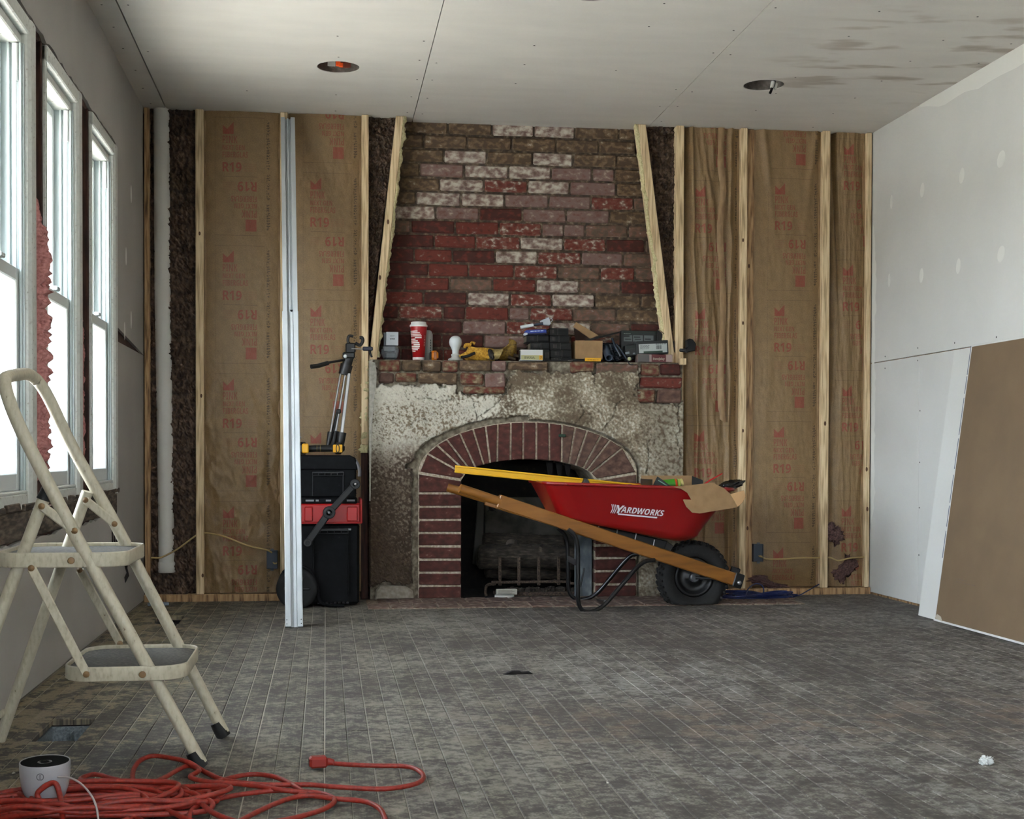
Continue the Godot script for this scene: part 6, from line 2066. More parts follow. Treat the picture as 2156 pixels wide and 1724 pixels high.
func book(label: String, x0: float, x1: float, y0: float, y1: float, z: float, band: float, tilt := 0.0) -> void:
	var c := Vector3((x0 + x1) * 0.5, y0, z - 0.065)
	var t := thing("book", label, "book", c, "old dark books stacked on the mantel")
	t.rotation.y = tilt
	var leather := mat(Color(0.045, 0.042, 0.04), 0.85)
	var h := y1 - y0
	var s := S()
	span(s, Vector3(x0, y0, z - 0.13), Vector3(x1, y0 + 0.003, z), 0.001)
	span(s, Vector3(x0, y1 - 0.003, z - 0.13), Vector3(x1, y1, z), 0.001)
	part(t, "cover", s, leather)
	s = S()
	var pr := []
	for i in 7:
		var a := PI * (i / 6.0 - 0.5)
		pr.append(Vector2(cos(a) * 0.006, y0 + h * 0.5 + sin(a) * h * 0.5))
	pr.append(Vector2(-0.004, y1))
	pr.append(Vector2(-0.004, y0))
	prism(s, pr, x1 - x0, Transform3D(Basis(Vector3(0, 0, 1), Vector3(0, 1, 0), Vector3(-1, 0, 0)), Vector3(x0, 0, z)))
	var sp := part(t, "spine", s, leather)
	s = S()
	span(s, Vector3(x0 + 0.004, y0 + 0.003, z - 0.125), Vector3(x1 - 0.004, y1 - 0.003, z - 0.006))
	part(t, "pages", s, mat(Color(0.4, 0.36, 0.29), 0.9))
	s = S()
	var xb := lerpf(x0, x1, band)
	span(s, Vector3(xb, y0 + 0.001, z + 0.004), Vector3(xb + 0.002, y1 - 0.001, z + 0.0068))
	for k in 3:
		var xk := xb - (0.022 if band > 0.35 else -0.012) + k * 0.007 * (-1 if band > 0.35 else 1)
		span(s, Vector3(xk, y0 + h * 0.25, z + 0.004), Vector3(xk + 0.003, y1 - h * 0.25, z + 0.0068))
	part(sp, "tooled_band", s, mat(Color(0.2, 0.18, 0.16), 0.5))


func printed_card(t: Node, n: String, X: Transform3D, w: float, h: float, ink: Color, rows: int, sd: int) -> void:
	# lines of small print as thin raised strokes
	var g := RandomNumberGenerator.new()
	g.seed = sd
	var s := S()
	for r in rows:
		var x := -w * 0.5
		while x < w * 0.42:
			var l := minf(g.randf_range(0.08, 0.25) * w, w * 0.5 - x)
			var y := h * 0.5 - h * (r + 0.5) / rows
			prism(s, [Vector2(x, y - h / rows * 0.28), Vector2(x + l, y - h / rows * 0.28), Vector2(x + l, y + h / rows * 0.28), Vector2(x, y + h / rows * 0.28)], 0.0004, X)
			x += l + w * 0.05
	part(t, n, s, mat(ink, 0.6))


func mantel_things() -> void:
	var clear := mat(Color(0.5, 0.54, 0.56, 0.25), 0.3)
	clear.transparency = BaseMaterial3D.TRANSPARENCY_ALPHA
	var z := -7.06
	var s := S()
	var t := thing("plastic_pack", "clear plastic blister pack with a grey tool part inside, left end of the mantel", "pack", Vector3(0.322, MY, z))
	var c := Vector3(0.322, MY, z)
	prism(s, [Vector2(c.x - 0.03, MY), Vector2(c.x + 0.03, MY), Vector2(c.x + 0.043, MY + 0.035), Vector2(c.x + 0.04, MY + 0.06), Vector2(c.x + 0.028, MY + 0.071), Vector2(c.x - 0.036, MY + 0.071), Vector2(c.x - 0.042, MY + 0.055), Vector2(c.x - 0.044, MY + 0.035)], 0.06, Transform3D(Basis(), Vector3(0, 0, z + 0.04)), 0.008)
	part(t, "blister", s, clear)
	s = S()
	span(s, Vector3(c.x - 0.034, MY + 0.04, z - 0.01), Vector3(c.x + 0.026, MY + 0.068, z + 0.02), 0.004)
	part(t, "grey_insert", s, mat(Color(0.34, 0.36, 0.38), 0.4))
	s = S()
	span(s, Vector3(c.x - 0.028, MY + 0.001, z - 0.01), Vector3(c.x + 0.03, MY + 0.038, z + 0.025), 0.008)
	part(t, "dark_insert", s, mat(Color(0.08, 0.085, 0.095), 0.4))
	t = thing("small_white_box", "small white box with a tiny printed label standing on the blister pack", "box", Vector3(0.333, MY + 0.072, z))
	s = S()
	var b0 := Vector3(0.302, 1.289, -7.05)
	var b1 := Vector3(0.363, 1.35, -7.05)
	span(s, Vector3(b0.x, MY + 0.072, -7.085), Vector3(b1.x, b1.y, -7.05), 0.001)
	part(t, "carton", s, mat(Color(0.74, 0.76, 0.78), 0.5))
	printed_card(t, "small_print", Transform3D(Basis(), Vector3(0.333, 1.33, -7.05)), 0.024, 0.008, Color(0.35, 0.36, 0.4), 2, 5)
	printed_card(t, "dark_label", Transform3D(Basis(), Vector3(0.334, 1.315, -7.05)), 0.026, 0.011, Color(0.1, 0.12, 0.17), 1, 9)
	s = S()
	span(s, Vector3(b0.x - 0.011, MY + 0.072, -7.1), Vector3(b0.x - 0.0005, b1.y - 0.004, -7.06), 0.001)
	part(t, "grey_back_card", s, mat(Color(0.3, 0.31, 0.33), 0.5))

	# paper cup with a striped S
	var cc := Vector3(0.467, MY, -7.07)
	t = thing("paper_cup", "tall red paper cup with a white striped S and a white lid", "cup", cc)
	s = S(true)
	var r0 := 0.0295
	var r1 := 0.0425
	var hh := 0.172
	lathe(s, [Vector2(0, 0.004), Vector2(r0, 0), Vector2(lerpf(r0, r1, 0.985), hh)], cc, 40)
	part(t, "cup_wall", s, mat(Color(0.6, 0.05, 0.075), 0.4))
	s = S(true)
	lathe(s, [Vector2(0.044, hh - 0.004), Vector2(0.0455, hh), Vector2(0.0445, hh + 0.006), Vector2(0.0395, hh + 0.008), Vector2(0.0385, hh + 0.019), Vector2(0.036, hh + 0.021), Vector2(0.034, hh + 0.018), Vector2(0, hh + 0.017)], cc, 40)
	part(t, "lid", s, mat(Color(0.86, 0.85, 0.83), 0.4))
	var rad := func(y): return lerpf(r0, r1, y / hh) + 0.0004
	var stripe := func(st, y0, y1, a0, a1):
		var n = int(absf(a1 - a0) * 14.0) + 2
		for i in n:
			var p := []
			for e in [[i, y0], [i, y1], [i + 1, y1], [i + 1, y0]]:
				var a = lerpf(a0, a1, float(e[0]) / n)
				p.append(cc + Vector3(sin(a) * rad.call(e[1]), e[1], cos(a) * rad.call(e[1])))
			quad(st, p[0], p[1], p[2], p[3])
	s = S(true)
	for q in [[325, 345, 850, 960], [360, 380, 828, 1010], [395, 415, 826, 1036], [428, 450, 828, 1050], [464, 490, 905, 1050], [498, 522, 838, 918], [536, 560, 842, 965], [574, 600, 846, 1000], [614, 640, 880, 1010], [652, 678, 850, 1010], [692, 714, 854, 1000], [728, 750, 858, 970], [764, 784, 860, 920]]:
		var y1: float = hh * (958 - q[0]) / (958.0 - 215.0)
		var y0: float = hh * (958 - q[1]) / (958.0 - 215.0)
		var rr: float = lerpf(r0, r1, y0 / hh) * 4320.0
		var a0 := -1.75 if q[2] < 856 else asin(clampf((q[2] - 995.0) / rr, -1.0, 1.0))
		stripe.call(s, y0, y1, a0, asin(clampf((q[3] - 995.0) / rr, -1.0, 1.0)))
	part(t, "striped_letter", s, mat(Color(0.85, 0.82, 0.79), 0.5))
	s = S(true)
	stripe.call(s, 0.001, 0.013, -3.1, 3.1)
	part(t, "white_foot_band", s, mat(Color(0.82, 0.79, 0.77), 0.5))
	s = S(true)
	for q in [[0.118, 0.123], [0.11, 0.114], [0.098, 0.106], [0.084, 0.092], [0.07, 0.08]]:
		stripe.call(s, q[0], q[1], 0.75, 1.05)
	part(t, "side_print", s, mat(Color(0.72, 0.5, 0.48), 0.5))

	t = thing("white_bottle", "white rounded plastic bottle half hidden behind the red cup", "bottle", Vector3(0.523, MY, -7.12))
	s = S(true)
	var wb := Vector3(0.52, MY, -7.12)
	lathe(s, [Vector2(0, 0), Vector2(0.018, 0), Vector2(0.02, 0.004), Vector2(0.0215, 0.115), Vector2(0.0215, 0.118), Vector2(0.021, 0.135), Vector2(0.016, 0.15), Vector2(0.008, 0.157), Vector2(0, 0.158)], wb, 24, Basis(Vector3(1.05, 0, 0), Vector3(0, 1, 0), Vector3(0, 0, 0.8)))
	part(t, "bottle_body", s, mat(Color(0.6, 0.6, 0.58), 0.4))
	s = S()
	for k in 6:
		span(s, Vector3(wb.x + 0.008, MY + 0.035 + k * 0.013, -7.1035), Vector3(wb.x + 0.012, MY + 0.043 + k * 0.013, -7.102))
	part(t, "dark_print", s, mat(Color(0.2, 0.2, 0.22), 0.5))
	t = thing("tape_measure", "yellow and black tape measure beside the red cup", "tape measure", Vector3(0.543, MY, -7.06))
	s = S()
	var tc := Vector3(0.545, MY + 0.024, -7.06)
	box(s, tc, Vector3(0.042, 0.047, 0.045), 0.011)
	part(t, "yellow_case", s, mat(Color(0.78, 0.44, 0.03), 0.4))
	s = S()
	box(s, tc + Vector3(-0.019, -0.001, 0.003), Vector3(0.008, 0.038, 0.046), 0.003)
	part(t, "black_grip", s, M.black)
	s = S()
	box(s, tc + Vector3(0.004, 0, 0.0222), Vector3(0.013, 0.04, 0.003), 0.001)
	part(t, "dark_label", s, mat(Color(0.5, 0.25, 0.03), 0.4))

	# lamp bulb in a porcelain holder
	var lb := Vector3(0.653, MY, -7.05)
	t = thing("light_bulb", "white light bulb standing in a round white porcelain holder", "bulb", lb)
	s = S(true)
	lathe(s, [Vector2(0.0165, 0.03), Vector2(0.0175, 0.05), Vector2(0.0225, 0.064), Vector2(0.03, 0.076), Vector2(0.033, 0.091), Vector2(0.03, 0.107), Vector2(0.022, 0.118), Vector2(0.01, 0.1235), Vector2(0, 0.1245)], lb, 32)
	part(t, "glass", s, mat(Color(0.8, 0.82, 0.82), 0.15))
	s = S(true)
	lathe(s, [Vector2(0.0, 0), Vector2(0.037, 0), Vector2(0.038, 0.006), Vector2(0.03, 0.011), Vector2(0.021, 0.014), Vector2(0.019, 0.02), Vector2(0.0215, 0.022), Vector2(0.0215, 0.031), Vector2(0.016, 0.033), Vector2(0, 0.033)], lb, 32)
	part(t, "holder", s, mat(Color(0.68, 0.68, 0.66), 0.3))
	t = thing("white_card", "thin white card slid under the porcelain lamp holder", "card", Vector3(lb.x - 0.03, MY, -7.09))
	s = S()
	span(s, Vector3(lb.x - 0.048, MY, -7.13), Vector3(lb.x - 0.01, MY + 0.002, -7.092))
	part(t, "sheet", s, mat(Color(0.7, 0.7, 0.68), 0.6))

	# gloves
	var hide := tex(speckle([0.0, Color(0.42, 0.29, 0.06), 0.4, Color(0.68, 0.49, 0.12), 0.65, Color(0.78, 0.6, 0.2), 1.0, Color(0.82, 0.68, 0.34)], 0.02, 4, 250), Vector3(7, 7, 7), 0.75, 0.15)
	var tan := tex(speckle([0.0, Color(0.4, 0.33, 0.18), 1.0, Color(0.66, 0.57, 0.36)], 0.02, 4, 251), Vector3(7, 7, 7), 0.8)
	var dark := mat(Color(0.06, 0.045, 0.04), 0.8)
	t = thing("work_glove", "yellow leather work glove, its dark cuff facing out, on the mantel", "glove", Vector3(0.788, MY, -7.04))
	part(t, "palm", grid(32, 24, func(u, v):
		var a = -TAU * u
		var x = lerpf(0.698, 0.848, v)
		var hgt = lerpf(0.072, 0.058, v) * (0.35 + 0.65 * smoothstep(0.0, 0.14, v))
		var e = sqrt(clampf(v * 9.0, 0.0, 1.0))
		return Vector3(x + 0.008 * sin(a * 2.0) * v, MY + hgt * 0.5 + sin(a) * hgt * 0.5 * e + 0.004 * sin(a * 5.0 + v * 9.0), -7.05 + cos(a) * 0.034 * e + 0.004 * sin(a * 3.0 + v * 14.0))), hide)
	s = S(true)
	for q in [[Vector3(0.737, 1.261, -7.02), Vector3(0.699, 1.24, -7), Vector3(0.669, 1.225, -6.995), 0.0115], [Vector3(0.727, 1.287, -7.04), Vector3(0.706, 1.288, -7.03), Vector3(0.696, 1.275, -7.02), 0.011], [Vector3(0.753, 1.296, -7.06), Vector3(0.739, 1.303, -7.06), Vector3(0.73, 1.295, -7.05), 0.0085]]:
		tube(s, spline([q[0], q[1], q[2]], 5), q[3], 10, 1.0, q[3] * 0.7)
	part(t, "finger", s, hide)
	s = S(true)
	tube(s, spline([Vector3(0.673, 1.222, -6.985), Vector3(0.707, 1.227, -6.985), Vector3(0.746, 1.245, -6.99)], 5), 0.007, 8)
	part(t, "dark_fourchette", s, dark)
	part(t, "cuff", grid(32, 10, func(u, v):
		var a = -TAU * u
		var r = 1.0 + 0.25 * v
		return Vector3(0.829 + v * 0.05 + 0.012 * sin(a), MY + 0.03 * r - 0.006 * v + sin(a) * 0.028 * r * (1.0 - 0.25 * v), -7.045 + cos(a) * 0.036 * r + 0.02 * v)), tan)
	part(t, "dark_lining", blob(Vector3(0.83, 1.24, -7.01), Vector3(0.014, 0.028, 0.018), 0.4, 8.0, 252, Basis(Vector3.BACK, 0.35)), dark)
	t = thing("work_glove", "darker yellow work glove crumpled behind the first, beside the books", "glove", Vector3(0.933, MY, -7.09))
	part(t, "palm", grid(28, 24, func(u, v):
		var a = -TAU * u
		var w = sqrt(clampf(minf(v * 6.0, (1.0 - v) * 6.0), 0.0, 1.0))
		var y = MY + 0.004 + 0.092 * v
		return Vector3(0.923 + 0.014 * (v - 0.3) + cos(a) * lerpf(0.052, 0.042, v) * w, y + 0.022 * cos(a) * v, -7.1 + sin(a) * 0.022 * w + 0.006 * sin(a * 4.0 + v * 7.0))), tex(speckle([0.0, Color(0.22, 0.15, 0.05), 0.5, Color(0.45, 0.34, 0.09), 1.0, Color(0.6, 0.48, 0.18)], 0.02, 4, 253), Vector3(7, 7, 7), 0.8, 0.2))
	s = S(true)
	for q in [[Vector3(0.955, 1.241, -7.07), Vector3(0.98, 1.236, -7.06)], [Vector3(0.924, 1.23, -7.06), Vector3(0.962, 1.218, -7.05)]]:
		tube(s, PackedVector3Array([q[0], q[1]]), 0.011, 10, 1.0, 0.007)
	part(t, "finger", s, mat(Color(0.22, 0.16, 0.08), 0.8))

	t = thing("screw_carton", "small white carton with a yellow and cream end label in front of the books", "box", Vector3(1.037, MY, -7.01))
	var k0: float = 0.978
	var k1: float = 1.092
	s = S()
	span(s, Vector3(k0, MY, -7.06), Vector3(k1, MY + 0.054, -6.99), 0.001)
	part(t, "carton", s, mat(Color(0.75, 0.75, 0.74), 0.5))
	s = S()
	span(s, Vector3(k0 + 0.003, MY + 0.003, -6.9905), Vector3(k1 - 0.018, MY + 0.026, -6.9895))
	part(t, "cream_label", s, mat(Color(0.62, 0.6, 0.42), 0.5))
	s = S()
	span(s, Vector3(k1 - 0.018, MY + 0.003, -6.9905), Vector3(k1 - 0.001, MY + 0.026, -6.9895))
	part(t, "yellow_label", s, mat(Color(0.75, 0.55, 0.05), 0.5))
	lettering(t, "lettering", "7", 0.011, Transform3D(Basis(), Vector3(k1 - 0.0095, MY + 0.0145, -6.9892)), M.black)
	printed_card(t, "small_print", Transform3D(Basis(), Vector3((k0 + k1) * 0.5 - 0.01, MY + 0.014, -6.9892)), 0.055, 0.014, Color(0.3, 0.3, 0.24), 3, 11)
	s = S()
	span(s, Vector3(k0 - 0.0008, MY + 0.006, -7.05), Vector3(k0 + 0.001, MY + 0.05, -6.991))
	part(t, "dark_side", s, mat(Color(0.08, 0.08, 0.09), 0.5))

	# books in two columns
	var yy := MY
	for q in [["dark leather book at the bottom of the left book column", 1142, 1160, 0.06, 0.2, -7.03], ["dark leather book second from the bottom of the left book column", 1118, 1160, 0.037, 0.55, -7.04], ["dark leather book topmost in the left book column, under the blue pack", 1109, 1158, 0.037, 0.5, -7.035]]:
		var f := 0.00232
		book(q[0], 1.015 + (q[1] - 1109) * f, 1.015 + (q[2] - 1109) * f - 0.001, yy, yy + q[3] - 0.001, q[5], q[4])
		yy += q[3]
	yy = MY
	for q in [["dark leather book at the bottom of the right book column", 1163, 1210, 0.022, 0.5, -7.03], ["dark leather book second from the bottom of the right book column", 1162, 1209, 0.037, 0.55, -7.035], ["dark leather book third from the bottom of the right book column", 1161, 1208, 0.037, 0.5, -7.04], ["dark leather book fourth from the bottom of the right book column", 1161, 1205, 0.037, 0.45, -7.035], ["dark leather book topmost in the right book column, nothing on it", 1160, 1202, 0.037, 0.42, -7.03]]:
		var f := 0.00232
		book(q[0], 1.015 + (q[1] - 1109) * f, 1.015 + (q[2] - 1109) * f - 0.001, yy, yy + q[3] - 0.001, q[5], q[4])
		yy += q[3]
	var ty := MY + 0.1345
	t = thing("blue_pack", "bright blue flat pack with white lettering lying on the left books", "pack", Vector3(1.062, ty, -7.05))
	s = S()
	box(s, Vector3(1.065, ty + 0.014, -7.06), Vector3(0.108, 0.024, 0.06), 0.004, Basis(Vector3.BACK, 0.06))
	part(t, "sleeve", s, mat(Color(0.05, 0.17, 0.5), 0.35))
	s = S()
	box(s, Vector3(1.065, ty + 0.003, -7.055), Vector3(0.1, 0.009, 0.066), 0.003, Basis(Vector3.BACK, 0.06))
	part(t, "dark_blue_edge", s, mat(Color(0.02, 0.03, 0.16), 0.4))
	s = S()
	box(s, Vector3(1.01, ty + 0.002, -7.04), Vector3(0.018, 0.012, 0.04), 0.003, Basis(Vector3.BACK, 0.2))
	part(t, "white_corner", s, mat(Color(0.74, 0.76, 0.8), 0.4))
	printed_card(t, "white_print", Transform3D(Basis(Vector3.BACK, 0.06), Vector3(1.069, ty + 0.018, -7.0295)), 0.07, 0.007, Color(0.7, 0.76, 0.86), 1, 21)
	t = thing("white_marker", "white marker pen lying on the blue pack", "pen", Vector3(1.018, ty + 0.028, -7.05))
	s = S(true)
	tube(s, PackedVector3Array([Vector3(0.985, 1.382, -7.045), Vector3(0.995, 1.384, -7.045), Vector3(1.051, 1.395, -7.045)]), 0.0085, 12)
	part(t, "barrel", s, mat(Color(0.8, 0.82, 0.83), 0.35))
	s = S(true)
	tube(s, PackedVector3Array([Vector3(1.051, 1.395, -7.045), Vector3(1.101, 1.404, -7.05)]), 0.007, 12)
	part(t, "grey_cap", s, mat(Color(0.16, 0.18, 0.24), 0.4))
	t = thing("white_hanger_box", "tilted small white box with a hanging loop, on top of the books", "box", Vector3(1.119, ty + 0.03, -7.07))
	s = S()
	prism(s, [Vector2(1.089, 1.418), Vector2(1.133, 1.438), Vector2(1.143, 1.405), Vector2(1.136, 1.395), Vector2(1.099, 1.397)], 0.03, Transform3D(Basis(), Vector3(0, 0, -7.05)), 0.002)
	part(t, "carton", s, mat(Color(0.68, 0.7, 0.73), 0.5))
	s = S(true)
	tube(s, spline([Vector3(1.137, 1.427, -7.06), Vector3(1.147, 1.432, -7.06), Vector3(1.152, 1.423, -7.06), Vector3(1.145, 1.413, -7.06)]), 0.0018, 6)
	part(t, "loop", s, mat(Color(0.68, 0.7, 0.73), 0.5))

	t = thing("pry_bar", "long flat black pry bar lying along the mantel before the books", "pry bar", Vector3(1.209, MY, -7.0))
	s = S()
	span(s, Vector3(1.101, MY, -7.02), Vector3(1.322, MY + 0.006, -6.998), 0.002)
	span(s, Vector3(1.185, MY + 0.006, -7.02), Vector3(1.317, MY + 0.011, -7.0), 0.003)
	part(t, "bar", s, mat(Color(0.07, 0.07, 0.075), 0.35, 0.4))
	s = S()
	span(s, Vector3(1.222, MY - 0.001, -6.997), Vector3(1.247, MY + 0.003, -6.99), 0.001)
	part(t, "worn_tip", s, mat(Color(0.45, 0.43, 0.4), 0.5))
	t = thing("cardboard_box", "open brown cardboard box with one raised flap in the middle of the mantel", "box", Vector3(1.341, MY, -7.07))
	s = S()
	var c0: float = 1.267
	var c1: float = 1.408
	var ch: float = 1.318
	span(s, Vector3(c0, MY + 0.011, -7.03), Vector3(c1, ch, -7.025), 0.001)
	span(s, Vector3(c0, MY + 0.011, -7.14), Vector3(c0 + 0.004, ch, -7.03), 0.001)
	span(s, Vector3(c1 - 0.004, MY + 0.011, -7.14), Vector3(c1, ch, -7.03), 0.001)
	span(s, Vector3(c0, MY + 0.011, -7.144), Vector3(c1, ch, -7.14), 0.001)
	span(s, Vector3(c0, MY + 0.0115, -7.14), Vector3(c1, MY + 0.014, -7.03), 0.001)
	part(t, "walls", s, M.cardboard)
	s = S()
	var fx := Transform3D(Basis(), Vector3(0, 0, -7.09))
	prism(s, [Vector2(1.266, 1.393), Vector2(1.281, 1.418), Vector2(1.399, 1.351), Vector2(1.356, 1.333)], 0.003, fx, 0.0008)
	part(t, "raised_flap", s, M.cardboard)
	s = S()
	prism(s, [Vector2(1.277, 1.392), Vector2(1.367, 1.334), Vector2(1.287, 1.326)], 0.003, Transform3D(Basis(), Vector3(0, 0, -7.135)))
	part(t, "interior_shade", s, mat(Color(0.2, 0.13, 0.1), 0.9))  # dark triangle standing in for the shade inside the open box
	t = thing("yellow_strip", "short yellow printed strip lying below the cardboard box", "strip", Vector3(1.354, MY, -7.0))
	s = S()
	span(s, Vector3(1.31, MY - 0.001, -7.0), Vector3(1.392, 1.227, -6.988), 0.001)
	part(t, "strip_body", s, mat(Color(0.85, 0.62, 0.03), 0.4))
	printed_card(t, "dark_print", Transform3D(Basis(), Vector3(1.352, 1.217, -6.988)), 0.06, 0.006, Color(0.3, 0.2, 0.02), 1, 31)

	# pipes in a bag
	t = thing("grey_pipe", "short grey plastic pipe pointing out of the plastic bag on the mantel", "pipe", Vector3(1.442, MY, -7.03))
	s = S(true)
	var pd := Basis(Vector3.RIGHT, PI * 0.5 - 0.32)
	lathe(s, [Vector2(0.0145, -0.0), Vector2(0.0185, -0.0), Vector2(0.0185, -0.14), Vector2(0.0145, -0.14), Vector2(0.0145, 0)], Vector3(1.434, 1.228, -6.99), 24, Basis(Vector3(1, 0, 0), Vector3(0, -0.5, 0.87), Vector3(0, -0.87, -0.5)), true)
	part(t, "tube", s, mat(Color(0.24, 0.28, 0.33), 0.35))
	t = thing("plastic_bag", "crumpled dark grey plastic bag round the pipe, beside the green boxes", "bag", Vector3(1.472, MY, -7.08))
	var bn := noise(10.0, 4, 260)
	part(t, "film", grid(40, 26, func(u, v):
		var a = -TAU * u
		var e = sqrt(clampf(minf(v * 8.0, (1.0 - v) * 8.0), 0.0, 1.0))
		var r = e * (1.0 + 0.7 * bn.get_noise_2d(cos(a) * 0.5 + v, sin(a) * 0.5) + 0.2 * sin(a * 9.0))
		return Vector3(1.465 + 0.03 * (0.6 - v) + cos(a) * 0.042 * r, MY + 0.001 + v * 0.105, -7.1 + sin(a) * 0.028 * r)), mat(Color(0.13, 0.155, 0.19), 0.2))
	s = S(true)
	for q in [[Vector3(1.465, 1.334, -7.06), Vector3(1.477, 1.288, -7.03), Vector3(1.5, 1.238, -7.01)], [Vector3(1.486, 1.302, -7.05), Vector3(1.506, 1.269, -7.03), Vector3(1.527, 1.226, -7)]]:
		tube(s, spline(q, 5), 0.006, 8)
	part(t, "fold", s, mat(Color(0.17, 0.2, 0.24), 0.2))

	# dark green cartons
	var gbox := mat(Color(0.025, 0.045, 0.04), 0.45)
	var gband := mat(Color(0.03, 0.1, 0.065), 0.45)
	t = thing("green_carton", "large open dark green carton with three grey pictures and wing flaps", "box", Vector3(1.624, MY, -7.12))
	s = S()
	span(s, Vector3(1.521, MY + 0.02, -7.145), Vector3(1.718, 1.379, -7.1), 0.002)
	part(t, "carton_body", s, gbox)
	s = S()
	span(s, Vector3(1.529, 1.36, -7.1), Vector3(1.71, 1.377, -7.099))
	part(t, "green_band", s, gband)
	s = S()
	for q in [[1313, 1332], [1334, 1356], [1359, 1380]]:
		var a := Vector3(1.534 + (q[0] - 1313) * 0.00236, 1.323, -7.1)
		var b := Vector3(1.534 + (q[1] - 1313) * 0.00236, 1.355, -7.0988)
		span(s, a, b)
	part(t, "grey_picture", s, mat(Color(0.33, 0.35, 0.35), 0.5))
	s = S()
	for q in [[1313, 1326, 706.5, 710], [1336, 1350, 709, 711.5], [1338, 1352, 714, 716], [1361, 1374, 713, 716], [1316, 1330, 714, 716]]:
		span(s, Vector3(1.534 + (q[0] - 1313) * 0.00236, 1.355 - (q[3] - 706) * 0.00236, -7.0992), Vector3(1.534 + (q[1] - 1313) * 0.00236, 1.355 - (q[2] - 706) * 0.00236, -7.0982))
	part(t, "picture_shapes", s, mat(Color(0.06, 0.07, 0.07), 0.5))
	printed_card(t, "pale_name", Transform3D(Basis(), Vector3(1.554, 1.363, -7.098)), 0.04, 0.0045, Color(0.55, 0.58, 0.55), 1, 41)
	s = S()
	prism(s, [Vector2(1.323, 1.323), Vector2(1.368, 1.336), Vector2(1.512, 1.372), Vector2(1.508, 1.364), Vector2(1.373, 1.328), Vector2(1.333, 1.318)], 0.05, Transform3D(Basis(), Vector3(0, 0, -7.06)))
	part(t, "left_flap", s, mat(Color(0.05, 0.045, 0.04), 0.8))
	s = S()
	prism(s, [Vector2(1.701, 1.379), Vector2(1.708, 1.381), Vector2(1.853, 1.28), Vector2(1.817, 1.267), Vector2(1.742, 1.269), Vector2(1.701, 1.327)], 0.006, Transform3D(Basis(), Vector3(0, 0, -7.05)), 0.001)
	part(t, "right_flap", s, mat(Color(0.035, 0.035, 0.033), 0.7))
	s = S()
	bar(s, Vector3(1.705, 1.381, -7.046), Vector3(1.849, 1.282, -7.046), 0.006, 0.005, 0.001, Vector3(0, 1, 0))
	part(t, "flap_edge", s, mat(Color(0.4, 0.33, 0.24), 0.8))
	t = thing("labelled_carton", "small dark green carton with a white barcode label, tilted on the red box", "box", Vector3(1.669, MY + 0.04, -7.03))
	var lx := Transform3D(Basis(Vector3.BACK, 0.055), Vector3(1.665, 1.285, -7.005))
	s = S()
	box(s, lx * Vector3(0, 0, -0.035), Vector3(0.166, 0.07, 0.07), 0.002, lx.basis)
	part(t, "carton_body", s, gbox)
	s = S()
	box(s, lx * Vector3(0.002, -0.004, 0.0002), Vector3(0.148, 0.046, 0.001), 0.0, lx.basis)
	part(t, "white_label", s, mat(Color(0.66, 0.68, 0.67), 0.5))
	s = S()
	box(s, lx * Vector3(0.002, -0.0225, 0.0006), Vector3(0.1, 0.009, 0.001), 0.0, lx.basis)
	part(t, "green_strip", s, mat(Color(0.1, 0.2, 0.14), 0.5))
	s = S()
	var bx := 0.02
	while bx < 0.048:
		var bw := rng.randf_range(0.0006, 0.0018)
		box(s, lx * Vector3(bx, 0.0, 0.0009), Vector3(bw, 0.02, 0.0006), 0.0, lx.basis)
		bx += bw + rng.randf_range(0.0008, 0.0016)
	part(t, "barcode", s, M.black)
	printed_card(t, "small_print", lx * Transform3D(Basis(), Vector3(-0.04, 0.004, 0.0012)), 0.05, 0.022, Color(0.35, 0.36, 0.36), 6, 51)
	printed_card(t, "dark_heading", lx * Transform3D(Basis(), Vector3(0.045, 0.016, 0.0012)), 0.055, 0.005, Color(0.1, 0.12, 0.12), 1, 52)
	t = thing("small_green_box", "small black and green box left of the barcode carton", "box", Vector3(1.554, MY, -7.04))
	s = S()
	box(s, Vector3(1.556, 1.27, -7.04), Vector3(0.06, 0.055, 0.05), 0.002, Basis(Vector3.BACK, 0.12))
	part(t, "carton_body", s, gbox)
	s = S()
	box(s, Vector3(1.553, 1.286, -7.014), Vector3(0.046, 0.016, 0.002), 0.0, Basis(Vector3.BACK, 0.12))
	part(t, "green_band", s, gband)
	s = S()
	box(s, Vector3(1.535, 1.256, -7.014), Vector3(0.022, 0.011, 0.002), 0.0, Basis(Vector3.BACK, 0.2))
	box(s, Vector3(1.57, 1.254, -7.014), Vector3(0.012, 0.008, 0.002), 0.0, Basis(Vector3.BACK, 0.12))
	part(t, "pale_label", s, mat(Color(0.45, 0.48, 0.5), 0.5))
	t = thing("flashlight", "small black flashlight with a cream lens lying under the green boxes", "flashlight", Vector3(1.545, MY, -7.0))
	s = S(true)
	lathe(s, [Vector2(0.0, -0.09), Vector2(0.009, -0.09), Vector2(0.009, -0.03), Vector2(0.013, -0.015), Vector2(0.0135, 0.0), Vector2(0.01, 0.0), Vector2(0.0095, -0.003)], Vector3(1.54, MY + 0.0137, -6.985), 18, Basis(Vector3(1, 0, 0), Vector3(0, 0, 1), Vector3(0, -1, 0)))
	part(t, "barrel", s, M.black)
	s = S(true)
	lathe(s, [Vector2(0.0095, -0.002), Vector2(0.007, 0.0), Vector2(0, 0.001)], Vector3(1.54, MY + 0.0137, -6.985), 16, Basis(Vector3(1, 0, 0), Vector3(0, 0, 1), Vector3(0, -1, 0)))
	part(t, "lens", s, mat(Color(0.66, 0.66, 0.5), 0.3))
	s = S(true)
	tube(s, spline([Vector3(1.531, 1.208, -6.98), Vector3(1.539, 1.195, -6.972), Vector3(1.556, 1.193, -6.97)]), 0.003, 6)
	part(t, "wrist_strap", s, M.black)
